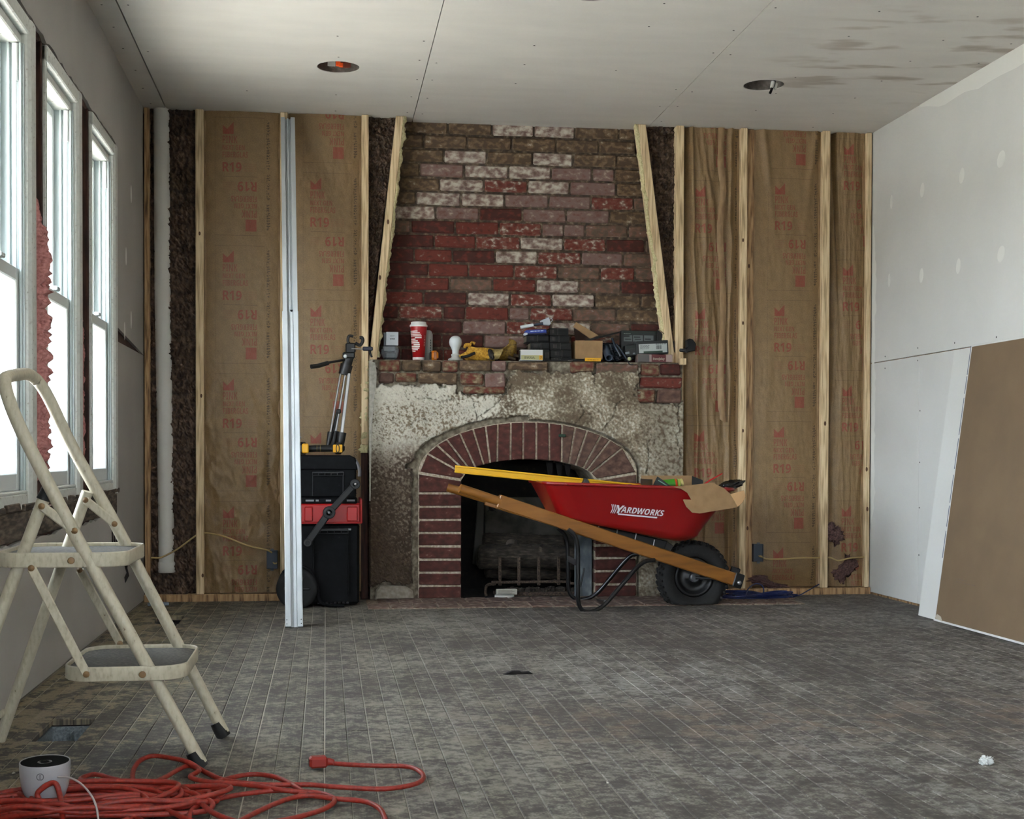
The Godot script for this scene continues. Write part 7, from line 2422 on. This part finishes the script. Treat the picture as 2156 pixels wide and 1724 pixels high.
	t = thing("red_label_box", "small white box with a dark red name label at the mantel's right end", "box", Vector3(1.679, MY, -7.02))
	var e0: float = 1.585
	var e1: float = 1.767
	var et := MY + 0.038
	s = S()
	span(s, Vector3(e0, MY, -7.06), Vector3(e1, et, -6.99), 0.001)
	part(t, "carton", s, mat(Color(0.58, 0.5, 0.48), 0.5))
	s = S()
	span(s, Vector3(e0, MY, -6.9905), Vector3(1.645, et - 0.002, -6.9895))
	part(t, "grey_window", s, mat(Color(0.3, 0.29, 0.28), 0.3))
	s = S()
	span(s, Vector3(1.657, MY, -6.9905), Vector3(1.732, et, -6.9893))
	part(t, "red_label", s, mat(Color(0.3, 0.03, 0.06), 0.5))
	lettering(t, "lettering", "Swojsky", 0.011, Transform3D(Basis(), Vector3(1.694, 1.226, -6.989)), mat(Color(0.72, 0.68, 0.62), 0.5), 0.062)
	t = thing("wood_offcut", "dark short wood offcut standing at the mantel's right end, behind the pale one", "wood offcut", Vector3(1.802, MY, -7.04))
	s = S()
	span(s, Vector3(1.784, MY, -7.06), Vector3(1.82, 1.26, -7.03), 0.002)
	part(t, "block", s, M.stud_dark)
	t = thing("wood_offcut", "pale square-ended wood offcut poking past the mantel's right corner", "wood offcut", Vector3(1.825, MY - 0.02, -7.0))
	s = S()
	span(s, Vector3(1.807, 1.197, -7.1), Vector3(1.84, 1.231, -6.99), 0.002)
	part(t, "block", s, M.stud)
	t = thing("rubber_clamp", "black rubber clamp jaw hanging past the mantel's right end", "clamp", Vector3(1.864, 1.262, -7.0))
	s = S()
	prism(s, [Vector2(1.839, 1.323), Vector2(1.854, 1.331), Vector2(1.871, 1.328), Vector2(1.889, 1.304), Vector2(1.884, 1.27), Vector2(1.842, 1.26), Vector2(1.832, 1.277), Vector2(1.842, 1.287)], 0.04, Transform3D(Basis(), Vector3(0, 0, -6.98)), 0.004)
	part(t, "jaw", s, mat(Color(0.03, 0.03, 0.032), 0.7))
	s = S(true)
	tube(s, PackedVector3Array([Vector3(1.849, 1.271, -7), Vector3(1.817, 1.275, -7.03)]), 0.009, 8)
	part(t, "stem", s, M.black)


# ---------------------------------------------------------------- sheets, cables, stool
func leaning_sheets() -> void:
	for q in [[-6.04, 0.0, "leaning drywall sheet with its white face out, behind the brown one", M.gypsum, "white_face"], [-5.842, 0.018, "leaning drywall sheet with its brown paper back facing the room", M.brown_paper, "brown_back"]]:
		var z0: float = q[0]
		var z1 := z0 + 2.44
		var foot := Vector3(2.682 - q[1], 0.004, 0)
		var head := Vector3(2.846 - q[1], 1.222 if q[1] > 0.0 else 1.212, 0)
		var y := (head - foot).normalized()
		var t := thing("drywall_sheet", q[2], "drywall sheet", Vector3(foot.x, 0, (z0 + z1) * 0.5), "drywall sheets leaning on the right wall")
		var len := (head - foot).length()
		var B := Basis(Vector3(0, 0, 1), y, Vector3(0, 0, 1).cross(y))
		var X := Transform3D(B, foot + Vector3(0, 0, z0))
		var s := S()
		prism(s, [Vector2(0, 0), Vector2(z1 - z0, 0), Vector2(z1 - z0, len), Vector2(0, len)], 0.012, X, 0.0015)
		part(t, "core", s, mat(Color(0.78, 0.78, 0.77), 0.9))
		s = S()
		var g := 0.009 if q[1] > 0.0 else 0.0
		prism(s, [Vector2(g * 2.0, g), Vector2(z1 - z0 - g, g), Vector2(z1 - z0 - g, len - g), Vector2(g * 2.0, len - g)], 0.0012, Transform3D(B, X.origin + B.z * 0.0006))
		part(t, q[4], s, q[3])
		if q[1] > 0.0:
			s = S()
			var y0 := 0.28
			while y0 < len - 0.02:
				var l := rng.randf_range(0.06, 0.2)
				prism(s, [Vector2(0.003, y0), Vector2(0.008, y0), Vector2(0.008, minf(y0 + l, len - 0.005)), Vector2(0.003, minf(y0 + l, len - 0.005))], 0.001, Transform3D(B, X.origin + B.z * 0.0008))
				y0 += l + rng.randf_range(0.004, 0.03)
			part(t, "torn_edge_tape", s, mat(Color(0.34, 0.37, 0.43), 0.7))
			s = S()
			prism(s, [Vector2(0.012, 0.012), Vector2(0.09, 0.006), Vector2(0.07, 0.025), Vector2(0.03, 0.032)], 0.0012, Transform3D(B, X.origin + B.z * 0.0012))
			part(t, "torn_paper_corner", s, mat(Color(0.66, 0.62, 0.55), 0.9))
			for r in 2:
				printed_card(t, "faint_print", Transform3D(B, X.origin + B * Vector3(0.22 + 0.05 * r, 0.2 - 0.012 * r, 0.0012)), 0.11 + 0.09 * r, 0.006, Color(0.36, 0.28, 0.21), 1, 61 + r)


func blue_cable() -> void:
	var t := thing("blue_cable", "coil of blue network cable on the floor behind the wheelbarrow's wheel", "cable", Vector3(2.172, 0, -6.784))
	var p := []
	var g := RandomNumberGenerator.new()
	g.seed = 5
	var c := Vector3(2.165, 0.0, -6.85)
	for i in 150:
		var a := TAU * i / 12.0
		var k := i / 150.0
		p.append(c + Vector3(cos(a) * (0.17 + 0.04 * sin(i * 0.37)) + 0.02 * sin(i * 0.11), 0.006 + 0.035 * absf(sin(i * 0.53)) * k + 0.004, sin(a) * (0.055 + 0.02 * cos(i * 0.29))))
	p.append_array([Vector3(2.087, 0.016, -6.78), Vector3(2.109, 0.059, -6.78), Vector3(2.146, 0.085, -6.78), Vector3(2.18, 0.077, -6.78), Vector3(2.191, 0.048, -6.78), Vector3(2.181, 0.024, -6.78)])
	p.append_array([Vector3(2.246, 0.006, -6.859), Vector3(2.319, 0.006, -6.851), Vector3(2.411, 0.01, -6.897), Vector3(2.48, 0.029, -6.95), Vector3(2.571, 0.055, -7.03)])
	var s := S(true)
	tube(s, spline(p, 3), 0.0032, 7)
	part(t, "sheath", s, mat(Color(0.03, 0.1, 0.3), 0.4))
	s = S(true)
	tube(s, PackedVector3Array([Vector3(2.264, 0.008, -6.837), Vector3(2.325, 0.008, -6.83)]), 0.0045, 8)
	part(t, "cable_print", s, mat(Color(0.45, 0.46, 0.48), 0.4))


func step_stool() -> void:
	var cream := tex(speckle([0.0, Color(0.22, 0.15, 0.1), 0.12, Color(0.36, 0.28, 0.2), 0.15, Color(0.66, 0.62, 0.53), 0.5, Color(0.73, 0.7, 0.61), 1.0, Color(0.78, 0.75, 0.67)], 0.025, 5, 270), Vector3(6, 2.6, 6), 0.45)
	var matting := tex(speckle([0.0, Color(0.2, 0.195, 0.18), 0.5, Color(0.29, 0.28, 0.26), 1.0, Color(0.42, 0.4, 0.36)], 0.03, 4, 271), Vector3(5, 5, 5), 0.9, 0.1)
	var rubber := mat(Color(0.035, 0.033, 0.033), 0.7)
	var rivet := mat(Color(0.5, 0.39, 0.26), 0.5)
	var zn := -3.27
	var zf := -3.63
	var t := thing("step_stool", "chipped cream metal step stool with two grey steps and a tall loop handle", "step stool", Vector3(-0.5, 0, -3.45))
	# front rails joined by the loop handle
	var n0 := Vector3(-0.287, 0, -3.295)
	var f0 := Vector3(-0.26, 0, -3.648)
	var n1 := Vector3(-0.574, 0.563, -3.27)
	var f1 := Vector3(-0.529, 0.555, -3.63)
	var n2 := Vector3(-0.695, 0.807, -3.27)
	var f2 := Vector3(-0.639, 0.756, -3.63)
	var n3 := Vector3(-0.728, 0.899, -3.29)
	var f3 := Vector3(-0.725, 0.925, -3.6)
	var p := rounded([n0 + Vector3(0, 0.012, 0), n1, n2, n3, n3 + Vector3(0.004, 0.012, -0.05), f3 + Vector3(0.0, 0.006, 0.03), f3 + Vector3(0.03, -0.03, 0), f2, f1, f0 + Vector3(0, 0.012, 0)], 0.075, 7)
	var s := S(true)
	tube(s, p, 0.0148, 16)
	var rail := part(t, "front_rail", s, cream)
	for q in [[n0, n1], [f0, f1]]:
		s = S(true)
		var d: Vector3 = (q[1] - q[0]).normalized()
		tube(s, PackedVector3Array([q[0] + Vector3(0, 0.003, 0), q[0] + d * 0.03, q[0] + d * 0.045]), 0.0185, 14, 1.0, 0.0165)
		part(t, "rubber_foot", s, rubber)
	# rear legs
	for q in [[Vector3(-0.638, 0.627, -3.285), Vector3(-0.868, 0.004, -3.30)], [Vector3(-0.595, 0.637, -3.615), Vector3(-0.82, 0.004, -3.66)]]:
		s = S(true)
		tube(s, PackedVector3Array([q[0], (q[0] as Vector3).lerp(q[1], 0.5), q[1]]), 0.0142, 14)
		part(t, "rear_leg", s, cream)
	s = S(true)
	tube(s, PackedVector3Array([Vector3(-0.638, 0.627, -3.285), Vector3(-0.633, 0.64, -3.285), Vector3(-0.629, 0.654, -3.285)]), 0.0165, 12, 1.0, 0.013)
	part(t, "black_leg_plug", s, rubber)
	s = S(true)
	tube(s, PackedVector3Array([Vector3(-0.855, 0.075, -3.3), Vector3(-0.81, 0.075, -3.66)]), 0.009, 10)
	part(t, "rear_cross_bar", s, cream)
	# links and braces, flat bars with rivets
	var zside := [0.018, -0.018]
	for q in [[Vector3(-0.637, 0.613, -3.262), Vector3(-0.565, 0.557, -3.262), "link_arm"], [Vector3(-0.597, 0.616, -3.6), Vector3(-0.528, 0.555, -3.612), "link_arm"], [Vector3(-0.66, 0.473, -3.262), Vector3(-0.538, 0.232, -3.25), "side_brace"], [Vector3(-0.619, 0.437, -3.645), Vector3(-0.52, 0.248, -3.645), "side_brace"]]:
		s = S()
		bar(s, q[0], q[1], 0.021, 0.006, 0.0025, Vector3(0, 0, 1))
		var b := part(t, q[2], s, cream)
		for e in [q[0], q[1]]:
			s = S(true)
			lathe(s, [Vector2(0.0075, 0.003), Vector2(0.0072, 0.0055), Vector2(0.0045, 0.006), Vector2(0.004, 0.0075), Vector2(0, 0.008)], e, 14, Basis(Vector3(1, 0, 0), Vector3(0, 0, 1), Vector3(0, -1, 0)))
			part(b, "rivet", s, rivet)
	# steps: a rounded pan with a turned-up rim and a grey mat
	for q in [[-0.748, -0.45, 0.473, 0.0345, "upper_step"], [-0.598, -0.318, 0.212, 0.034, "lower_step"]]:
		var cx: float = (q[0] + q[1]) * 0.5
		var hx: float = (q[1] - q[0]) * 0.5
		var hz := 0.188 if q[2] > 0.3 else 0.19
		var cz := -3.45
		var y0: float = q[2]
		var y1: float = q[2] + q[3]
		var ring := func(u, k, y):
			var w = rounded_loop(u, hx - k, hz - k, 0.07 - k)
			return Vector3(cx + w.x, y, cz + w.y)
		var prof := [[0.004, y0], [0.0, y0 + 0.003], [0.0, y1 - 0.003], [0.002, y1], [0.004, y1], [0.006, y1 - 0.003], [0.006, y1 - 0.011]]
		var st := part(t, q[4], grid(96, prof.size() - 1, func(u, v):
			var e = prof[int(round(v * (prof.size() - 1)))]
			return ring.call(-u, e[0], e[1])), cream)
		s = S(true)
		var top := []
		var bot := []
		for i in 48:
			top.append(ring.call(i / 48.0, 0.006, y1 - 0.009))
			bot.append(ring.call(i / 48.0, 0.004, y0))
		s.set_smooth_group(-1)
		for i in 48:
			tri(s, Vector3(cx, y1 - 0.009, cz), top[i], top[(i + 1) % 48])
			tri(s, Vector3(cx, y0, cz), bot[(i + 1) % 48], bot[i])
		part(st, "tread_mat", s, matting)
		for e in [[cx + (-0.092 if q[2] > 0.3 else 0.0) - 0.055, -1], [cx + 0.028 if q[2] > 0.3 else cx + 0.044, 1]]:
			if q[2] < 0.3 and e[1] < 0:
				continue
			s = S(true)
			lathe(s, [Vector2(0.008, 0.0), Vector2(0.0075, 0.003), Vector2(0.005, 0.0035), Vector2(0, 0.005)], Vector3(e[0], (y0 + y1) * 0.5, cz + hz + 0.012), 14, Basis(Vector3(1, 0, 0), Vector3(0, 0, 1), Vector3(0, -1, 0)))
			part(st, "rivet", s, rivet)
	t.get_node("lower_step").set_meta("label", "lower step, nearer the floor and further right")
	var fl := S()
	prism(fl, [Vector2(-0.47, 0.49), Vector2(-0.466, 0.476), Vector2(-0.468, 0.46), Vector2(-0.464, 0.442), Vector2(-0.473, 0.424), Vector2(-0.475, 0.438), Vector2(-0.47, 0.449), Vector2(-0.475, 0.467)], 0.003, Transform3D(Basis(), Vector3(0, 0, -3.4)))
	part(t, "hanging_rust_flake", fl, mat(Color(0.1, 0.07, 0.05), 0.9))


func orange_cord() -> void:
	var t := thing("extension_cord", "tangled orange extension cord spread over the floor by the step stool", "cord", Vector3(-0.386, 0, -3.027))
	var g := RandomNumberGenerator.new()
	g.seed = 9
	var p := []
	p.append_array([Vector3(0.016, 0.012, -3.259), Vector3(0.048, 0.012, -3.244), Vector3(0.081, 0.012, -3.231), Vector3(0.125, 0.012, -3.22), Vector3(0.179, 0.012, -3.209), Vector3(0.207, 0.012, -3.171), Vector3(0.217, 0.012, -3.099), Vector3(0.201, 0.012, -3.042), Vector3(0.162, 0.012, -3.007), Vector3(0.116, 0.012, -2.995), Vector3(0.065, 0.012, -3.01), Vector3(0.015, 0.012, -3.029), Vector3(-0.031, 0.012, -3.053), Vector3(-0.078, 0.012, -3.058), Vector3(-0.129, 0.012, -3.065), Vector3(-0.181, 0.012, -3.089), Vector3(-0.23, 0.012, -3.131), Vector3(-0.273, 0.012, -3.211)])
	p.append_array([Vector3(-0.312, 0.03, -3.232), Vector3(-0.366, 0.03, -3.289), Vector3(-0.402, 0.03, -3.304), Vector3(-0.422, 0.03, -3.255), Vector3(-0.423, 0.03, -3.159), Vector3(-0.409, 0.03, -3.053)])
	p.append_array([Vector3(-0.392, 0.02, -2.995), Vector3(-0.356, 0.02, -2.902), Vector3(-0.314, 0.02, -2.836), Vector3(-0.27, 0.02, -2.765)])
	p.append_array([Vector3(-0.233, 0.012, -2.734), Vector3(-0.256, 0.012, -2.696), Vector3(-0.322, 0.012, -2.731), Vector3(-0.368, 0.012, -2.815), Vector3(-0.415, 0.012, -2.887), Vector3(-0.469, 0.012, -2.933)])
	# the heap: many flattened turns
	var n := noise(0.08, 2, 281)
	var turns := 17
	for i in turns * 10:
		var a := PI - TAU * i / 10.0
		var k := float(i) / (turns * 10)
		var r := 1.0 + 0.35 * n.get_noise_1d(i * 1.7) + 0.22 * sin(i * 0.61)
		var c := Vector3(-0.5 + 0.07 * sin(i * 0.23), 0, -2.915 + 0.035 * sin(i * 0.17))
		p.append(c + Vector3(cos(a) * 0.185 * r, 0.008 + 0.038 * absf(n.get_noise_1d(i * 3.1 + 50.0)) + 0.016 * k, sin(a) * 0.075 * (1.0 + 0.5 * n.get_noise_1d(i * 2.3 + 90.0))))
	# a stiff turn standing up before the white camera
	p.append_array([Vector3(-0.539, 0.027, -2.86), Vector3(-0.563, 0.033, -2.875), Vector3(-0.573, 0.049, -2.88), Vector3(-0.562, 0.062, -2.88), Vector3(-0.546, 0.071, -2.88), Vector3(-0.535, 0.069, -2.875), Vector3(-0.528, 0.051, -2.87), Vector3(-0.516, 0.034, -2.83), Vector3(-0.502, 0.013, -2.78)])
	p.append_array([Vector3(-0.469, 0.012, -2.763), Vector3(-0.408, 0.012, -2.77), Vector3(-0.351, 0.012, -2.895), Vector3(-0.316, 0.012, -3.019), Vector3(-0.253, 0.012, -3.089), Vector3(-0.195, 0.012, -3.154), Vector3(-0.154, 0.012, -3.168), Vector3(-0.111, 0.012, -3.135), Vector3(-0.076, 0.012, -3.067), Vector3(-0.046, 0.012, -2.986), Vector3(-0.046, 0.012, -2.969)])
	p.append_array([Vector3(-0.086, 0.016, -2.991), Vector3(-0.145, 0.016, -2.981), Vector3(-0.202, 0.016, -2.951), Vector3(-0.247, 0.016, -2.905), Vector3(-0.266, 0.016, -2.846), Vector3(-0.264, 0.016, -2.758), Vector3(-0.237, 0.016, -2.686)])
	p.append_array([Vector3(-0.195, 0.012, -2.712), Vector3(-0.138, 0.012, -2.83), Vector3(-0.084, 0.012, -2.925), Vector3(-0.035, 0.012, -2.955), Vector3(0.014, 0.012, -2.925), Vector3(0.073, 0.012, -2.897), Vector3(0.101, 0.012, -2.854), Vector3(0.114, 0.012, -2.792), Vector3(0.115, 0.012, -2.691)])
	p.append_array([Vector3(0.093, 0.012, -2.626), Vector3(0.013, 0.012, -2.669), Vector3(-0.078, 0.012, -2.722), Vector3(-0.115, 0.012, -2.74), Vector3(-0.061, 0.012, -2.777), Vector3(-0.005, 0.012, -2.837), Vector3(0.019, 0.012, -2.904), Vector3(0.004, 0.012, -2.954), Vector3(-0.026, 0.012, -2.983)])
	p.append_array([Vector3(-0.085, 0.02, -2.974), Vector3(-0.168, 0.02, -3.036), Vector3(-0.251, 0.02, -3.072), Vector3(-0.296, 0.02, -3.123), Vector3(-0.282, 0.02, -3.186), Vector3(-0.307, 0.02, -3.237), Vector3(-0.326, 0.02, -3.211), Vector3(-0.357, 0.02, -3.112), Vector3(-0.391, 0.02, -3.063), Vector3(-0.46, 0.02, -3.125), Vector3(-0.508, 0.02, -3.176), Vector3(-0.532, 0.02, -3.134), Vector3(-0.502, 0.02, -3.077), Vector3(-0.422, 0.02, -2.999), Vector3(-0.339, 0.02, -2.956), Vector3(-0.283, 0.02, -2.982), Vector3(-0.264, 0.02, -2.93), Vector3(-0.231, 0.02, -2.826), Vector3(-0.189, 0.02, -2.755), Vector3(-0.131, 0.02, -2.691)])
	var s := S(true)
	var cord := spline(p, 5)
	# the cord lies on the floor and over itself, never in it
	for i in cord.size():
		cord[i].y = maxf(cord[i].y, 0.0064)
	tube(s, cord, 0.0056, 8)
	var m := tex(speckle([0.0, Color(0.33, 0.08, 0.05), 0.4, Color(0.48, 0.105, 0.06), 0.7, Color(0.54, 0.13, 0.075), 0.88, Color(0.57, 0.24, 0.18), 1.0, Color(0.62, 0.44, 0.37)], 0.03, 5, 282), Vector3(5, 5, 5), 0.5)
	part(t, "cord", s, m)
	var c := Vector3(-0.011, 0.015, -3.253)
	var B := Basis(Vector3.UP, 0.12)
	s = S()
	box(s, c + Vector3(-0.006, 0.003, 0), Vector3(0.042, 0.026, 0.03), 0.005, B)
	var pl := part(t, "socket_end", s, mat(Color(0.5, 0.1, 0.055), 0.5))
	s = S(true)
	tube(s, PackedVector3Array([c + Vector3(0.014, 0.002, -0.002), c + Vector3(0.024, 0.001, -0.002), c + Vector3(0.03, 0, -0.001)]), 0.0095, 10, 1.0, 0.007)
	part(pl, "strain_relief", s, mat(Color(0.5, 0.1, 0.055), 0.5))
	s = S()
	for q in [[-0.006, 0.004], [0.006, 0.004], [0.0, -0.006]]:
		box(s, c + B * Vector3(-0.0272, 0.003 + q[1], q[0]), Vector3(0.001, 0.006, 0.0025), 0.0, B)
	part(pl, "slot", s, M.black)


func odds_and_ends() -> void:
	# white camera with a black face on the cord heap
	var c := Vector3(-0.569, 0.012, -2.941)
	var t := thing("smart_camera", "white tumbler-shaped smart camera with a black face lying face up on the cord", "camera", c)
	var s := S(true)
	var tilt := Basis(Vector3.RIGHT, 0.05)
	lathe(s, [Vector2(0, 0.0), Vector2(0.018, 0.001), Vector2(0.03, 0.008), Vector2(0.04, 0.022), Vector2(0.0465, 0.042), Vector2(0.0495, 0.065), Vector2(0.0502, 0.09), Vector2(0.0495, 0.0925), Vector2(0.0475, 0.0915)], c, 48, tilt)
	part(t, "shell", s, mat(Color(0.62, 0.61, 0.62), 0.4))
	s = S(true)
	lathe(s, [Vector2(0.0476, 0.0912), Vector2(0.03, 0.0905), Vector2(0, 0.09)], c, 48, tilt)
	var face_m := mat(Color(0.03, 0.03, 0.032), 0.75)
	face_m.metallic_specular = 0.15
	var fc := part(t, "black_face", s, face_m)
	s = S(true)
	lathe(s, [Vector2(0.0145, 0.0903), Vector2(0.0125, 0.0912), Vector2(0.011, 0.0903), Vector2(0, 0.0895)], c, 28, tilt)
	part(fc, "lens", s, mat(Color(0.06, 0.065, 0.07), 0.1))
	s = S(true)
	var em := c + Vector3(0.0, 0.07, 0.0536)
	for k in 3:
		var lp := []
		for i in 17:
			lp.append(em + Vector3(cos(TAU * i / 16.0) * 0.007 * [1.0, 0.55, 0.55][k] + [0.0, 0.0025, -0.0025][k], sin(TAU * i / 16.0) * 0.007 * [1.0, 0.75, 0.75][k], 0.0))
		tube(s, PackedVector3Array(lp), 0.0005, 5)
	part(t, "round_emblem", s, mat(Color(0.36, 0.35, 0.36), 0.5))
	s = S()
	box(s, c + Vector3(0.003, 0.048, 0.0465), Vector3(0.008, 0.018, 0.008), 0.003)
	part(t, "cable_port", s, mat(Color(0.55, 0.54, 0.55), 0.4))
	t = thing("white_cable", "thin white cable arching out of the smart camera", "cable", c + Vector3(0, 0, 0.05))
	s = S(true)
	tube(s, spline([c + Vector3(0.003, 0.054, 0.05), Vector3(-0.566, 0.066, -2.92), Vector3(-0.548, 0.075, -2.91), Vector3(-0.516, 0.082, -2.88), Vector3(-0.486, 0.081, -2.84), Vector3(-0.459, 0.069, -2.8), Vector3(-0.44, 0.053, -2.76), Vector3(-0.428, 0.027, -2.72)]), 0.0021, 8)
	part(t, "sheath", s, mat(Color(0.68, 0.64, 0.64), 0.4))
	t = thing("wood_chip", "dark splintered wood chip lying in the middle of the floor", "wood chip", Vector3(0.639, 0, -4.591))
	s = S()
	var w := Vector3(0.637, 0, -4.581)
	prism(s, [Vector2(-0.05, 0), Vector2(-0.02, 0.0), Vector2(0.0, 0.001), Vector2(0.05, 0.0), Vector2(0.035, 0.009), Vector2(0.012, 0.007), Vector2(0.004, 0.011), Vector2(-0.02, 0.012), Vector2(-0.035, 0.006)], 0.02, Transform3D(Basis(), w), 0.001)
	part(t, "splinter", s, mat(Color(0.07, 0.05, 0.045), 0.95))
	t = thing("crumpled_paper", "small crumpled white paper on the bare floor at the right", "paper", Vector3(1.567, 0, -3.143))
	part(t, "paper", blob(Vector3(1.554, 0.008, -3.113), Vector3(0.015, 0.01, 0.012), 0.9, 14.0, 291), mat(Color(0.74, 0.75, 0.74), 0.8))
	s = S()
	for q in [[-0.77, -6.35, 0.1, 0.35, 26, 0.012], [-0.72, -6.08, 0.1, 0.1, 10, 0.016], [-0.8, -5.2, 0.06, 0.8, 26, 0.008], [0.6, -4.8, 1.1, 1.7, 46, 0.0045], [1.8, -4.6, 0.9, 1.7, 40, 0.0045], [-0.3, -6.85, 0.3, 0.12, 14, 0.008]]:
		for i in q[4]:
			var x: float = q[0] + rng.randf_range(-1, 1) * q[2]
			var z: float = q[1] + rng.randf_range(-1, 1) * q[3]
			if x < XL + 0.02 or (x > -0.75 and x < -0.62 and ((z > -6.43 and z < -6.12) or (z > -3.97 and z < -3.65))):
				continue
			var r: float = q[5] * rng.randf_range(0.4, 1.3)
			box(s, Vector3(x, r * 0.25, z), Vector3(r * rng.randf_range(0.8, 2.0), r * 0.5, r), r * 0.15, Basis(Vector3.UP, rng.randf() * 6.0), r * 0.25)
	var d := part(self, "plaster_crumbs", s, mat(Color(0.66, 0.64, 0.6), 0.95))
	d.set_meta("kind", "stuff")
	d.set_meta("label", "pale plaster crumbs and scraps scattered over the floor")
	d.set_meta("category", "debris")
	t = thing("wire_strip", "dull blue-white plastic strip on the floor at the left back corner", "strip", Vector3(-0.8, 0.0, -6.86))
	s = S()
	box(s, Vector3(-0.80, 0.009, -6.86), Vector3(0.1, 0.016, 0.02), 0.003, Basis(Vector3.UP, 0.2))
	part(t, "strip_body", s, mat(Color(0.45, 0.5, 0.55), 0.5))
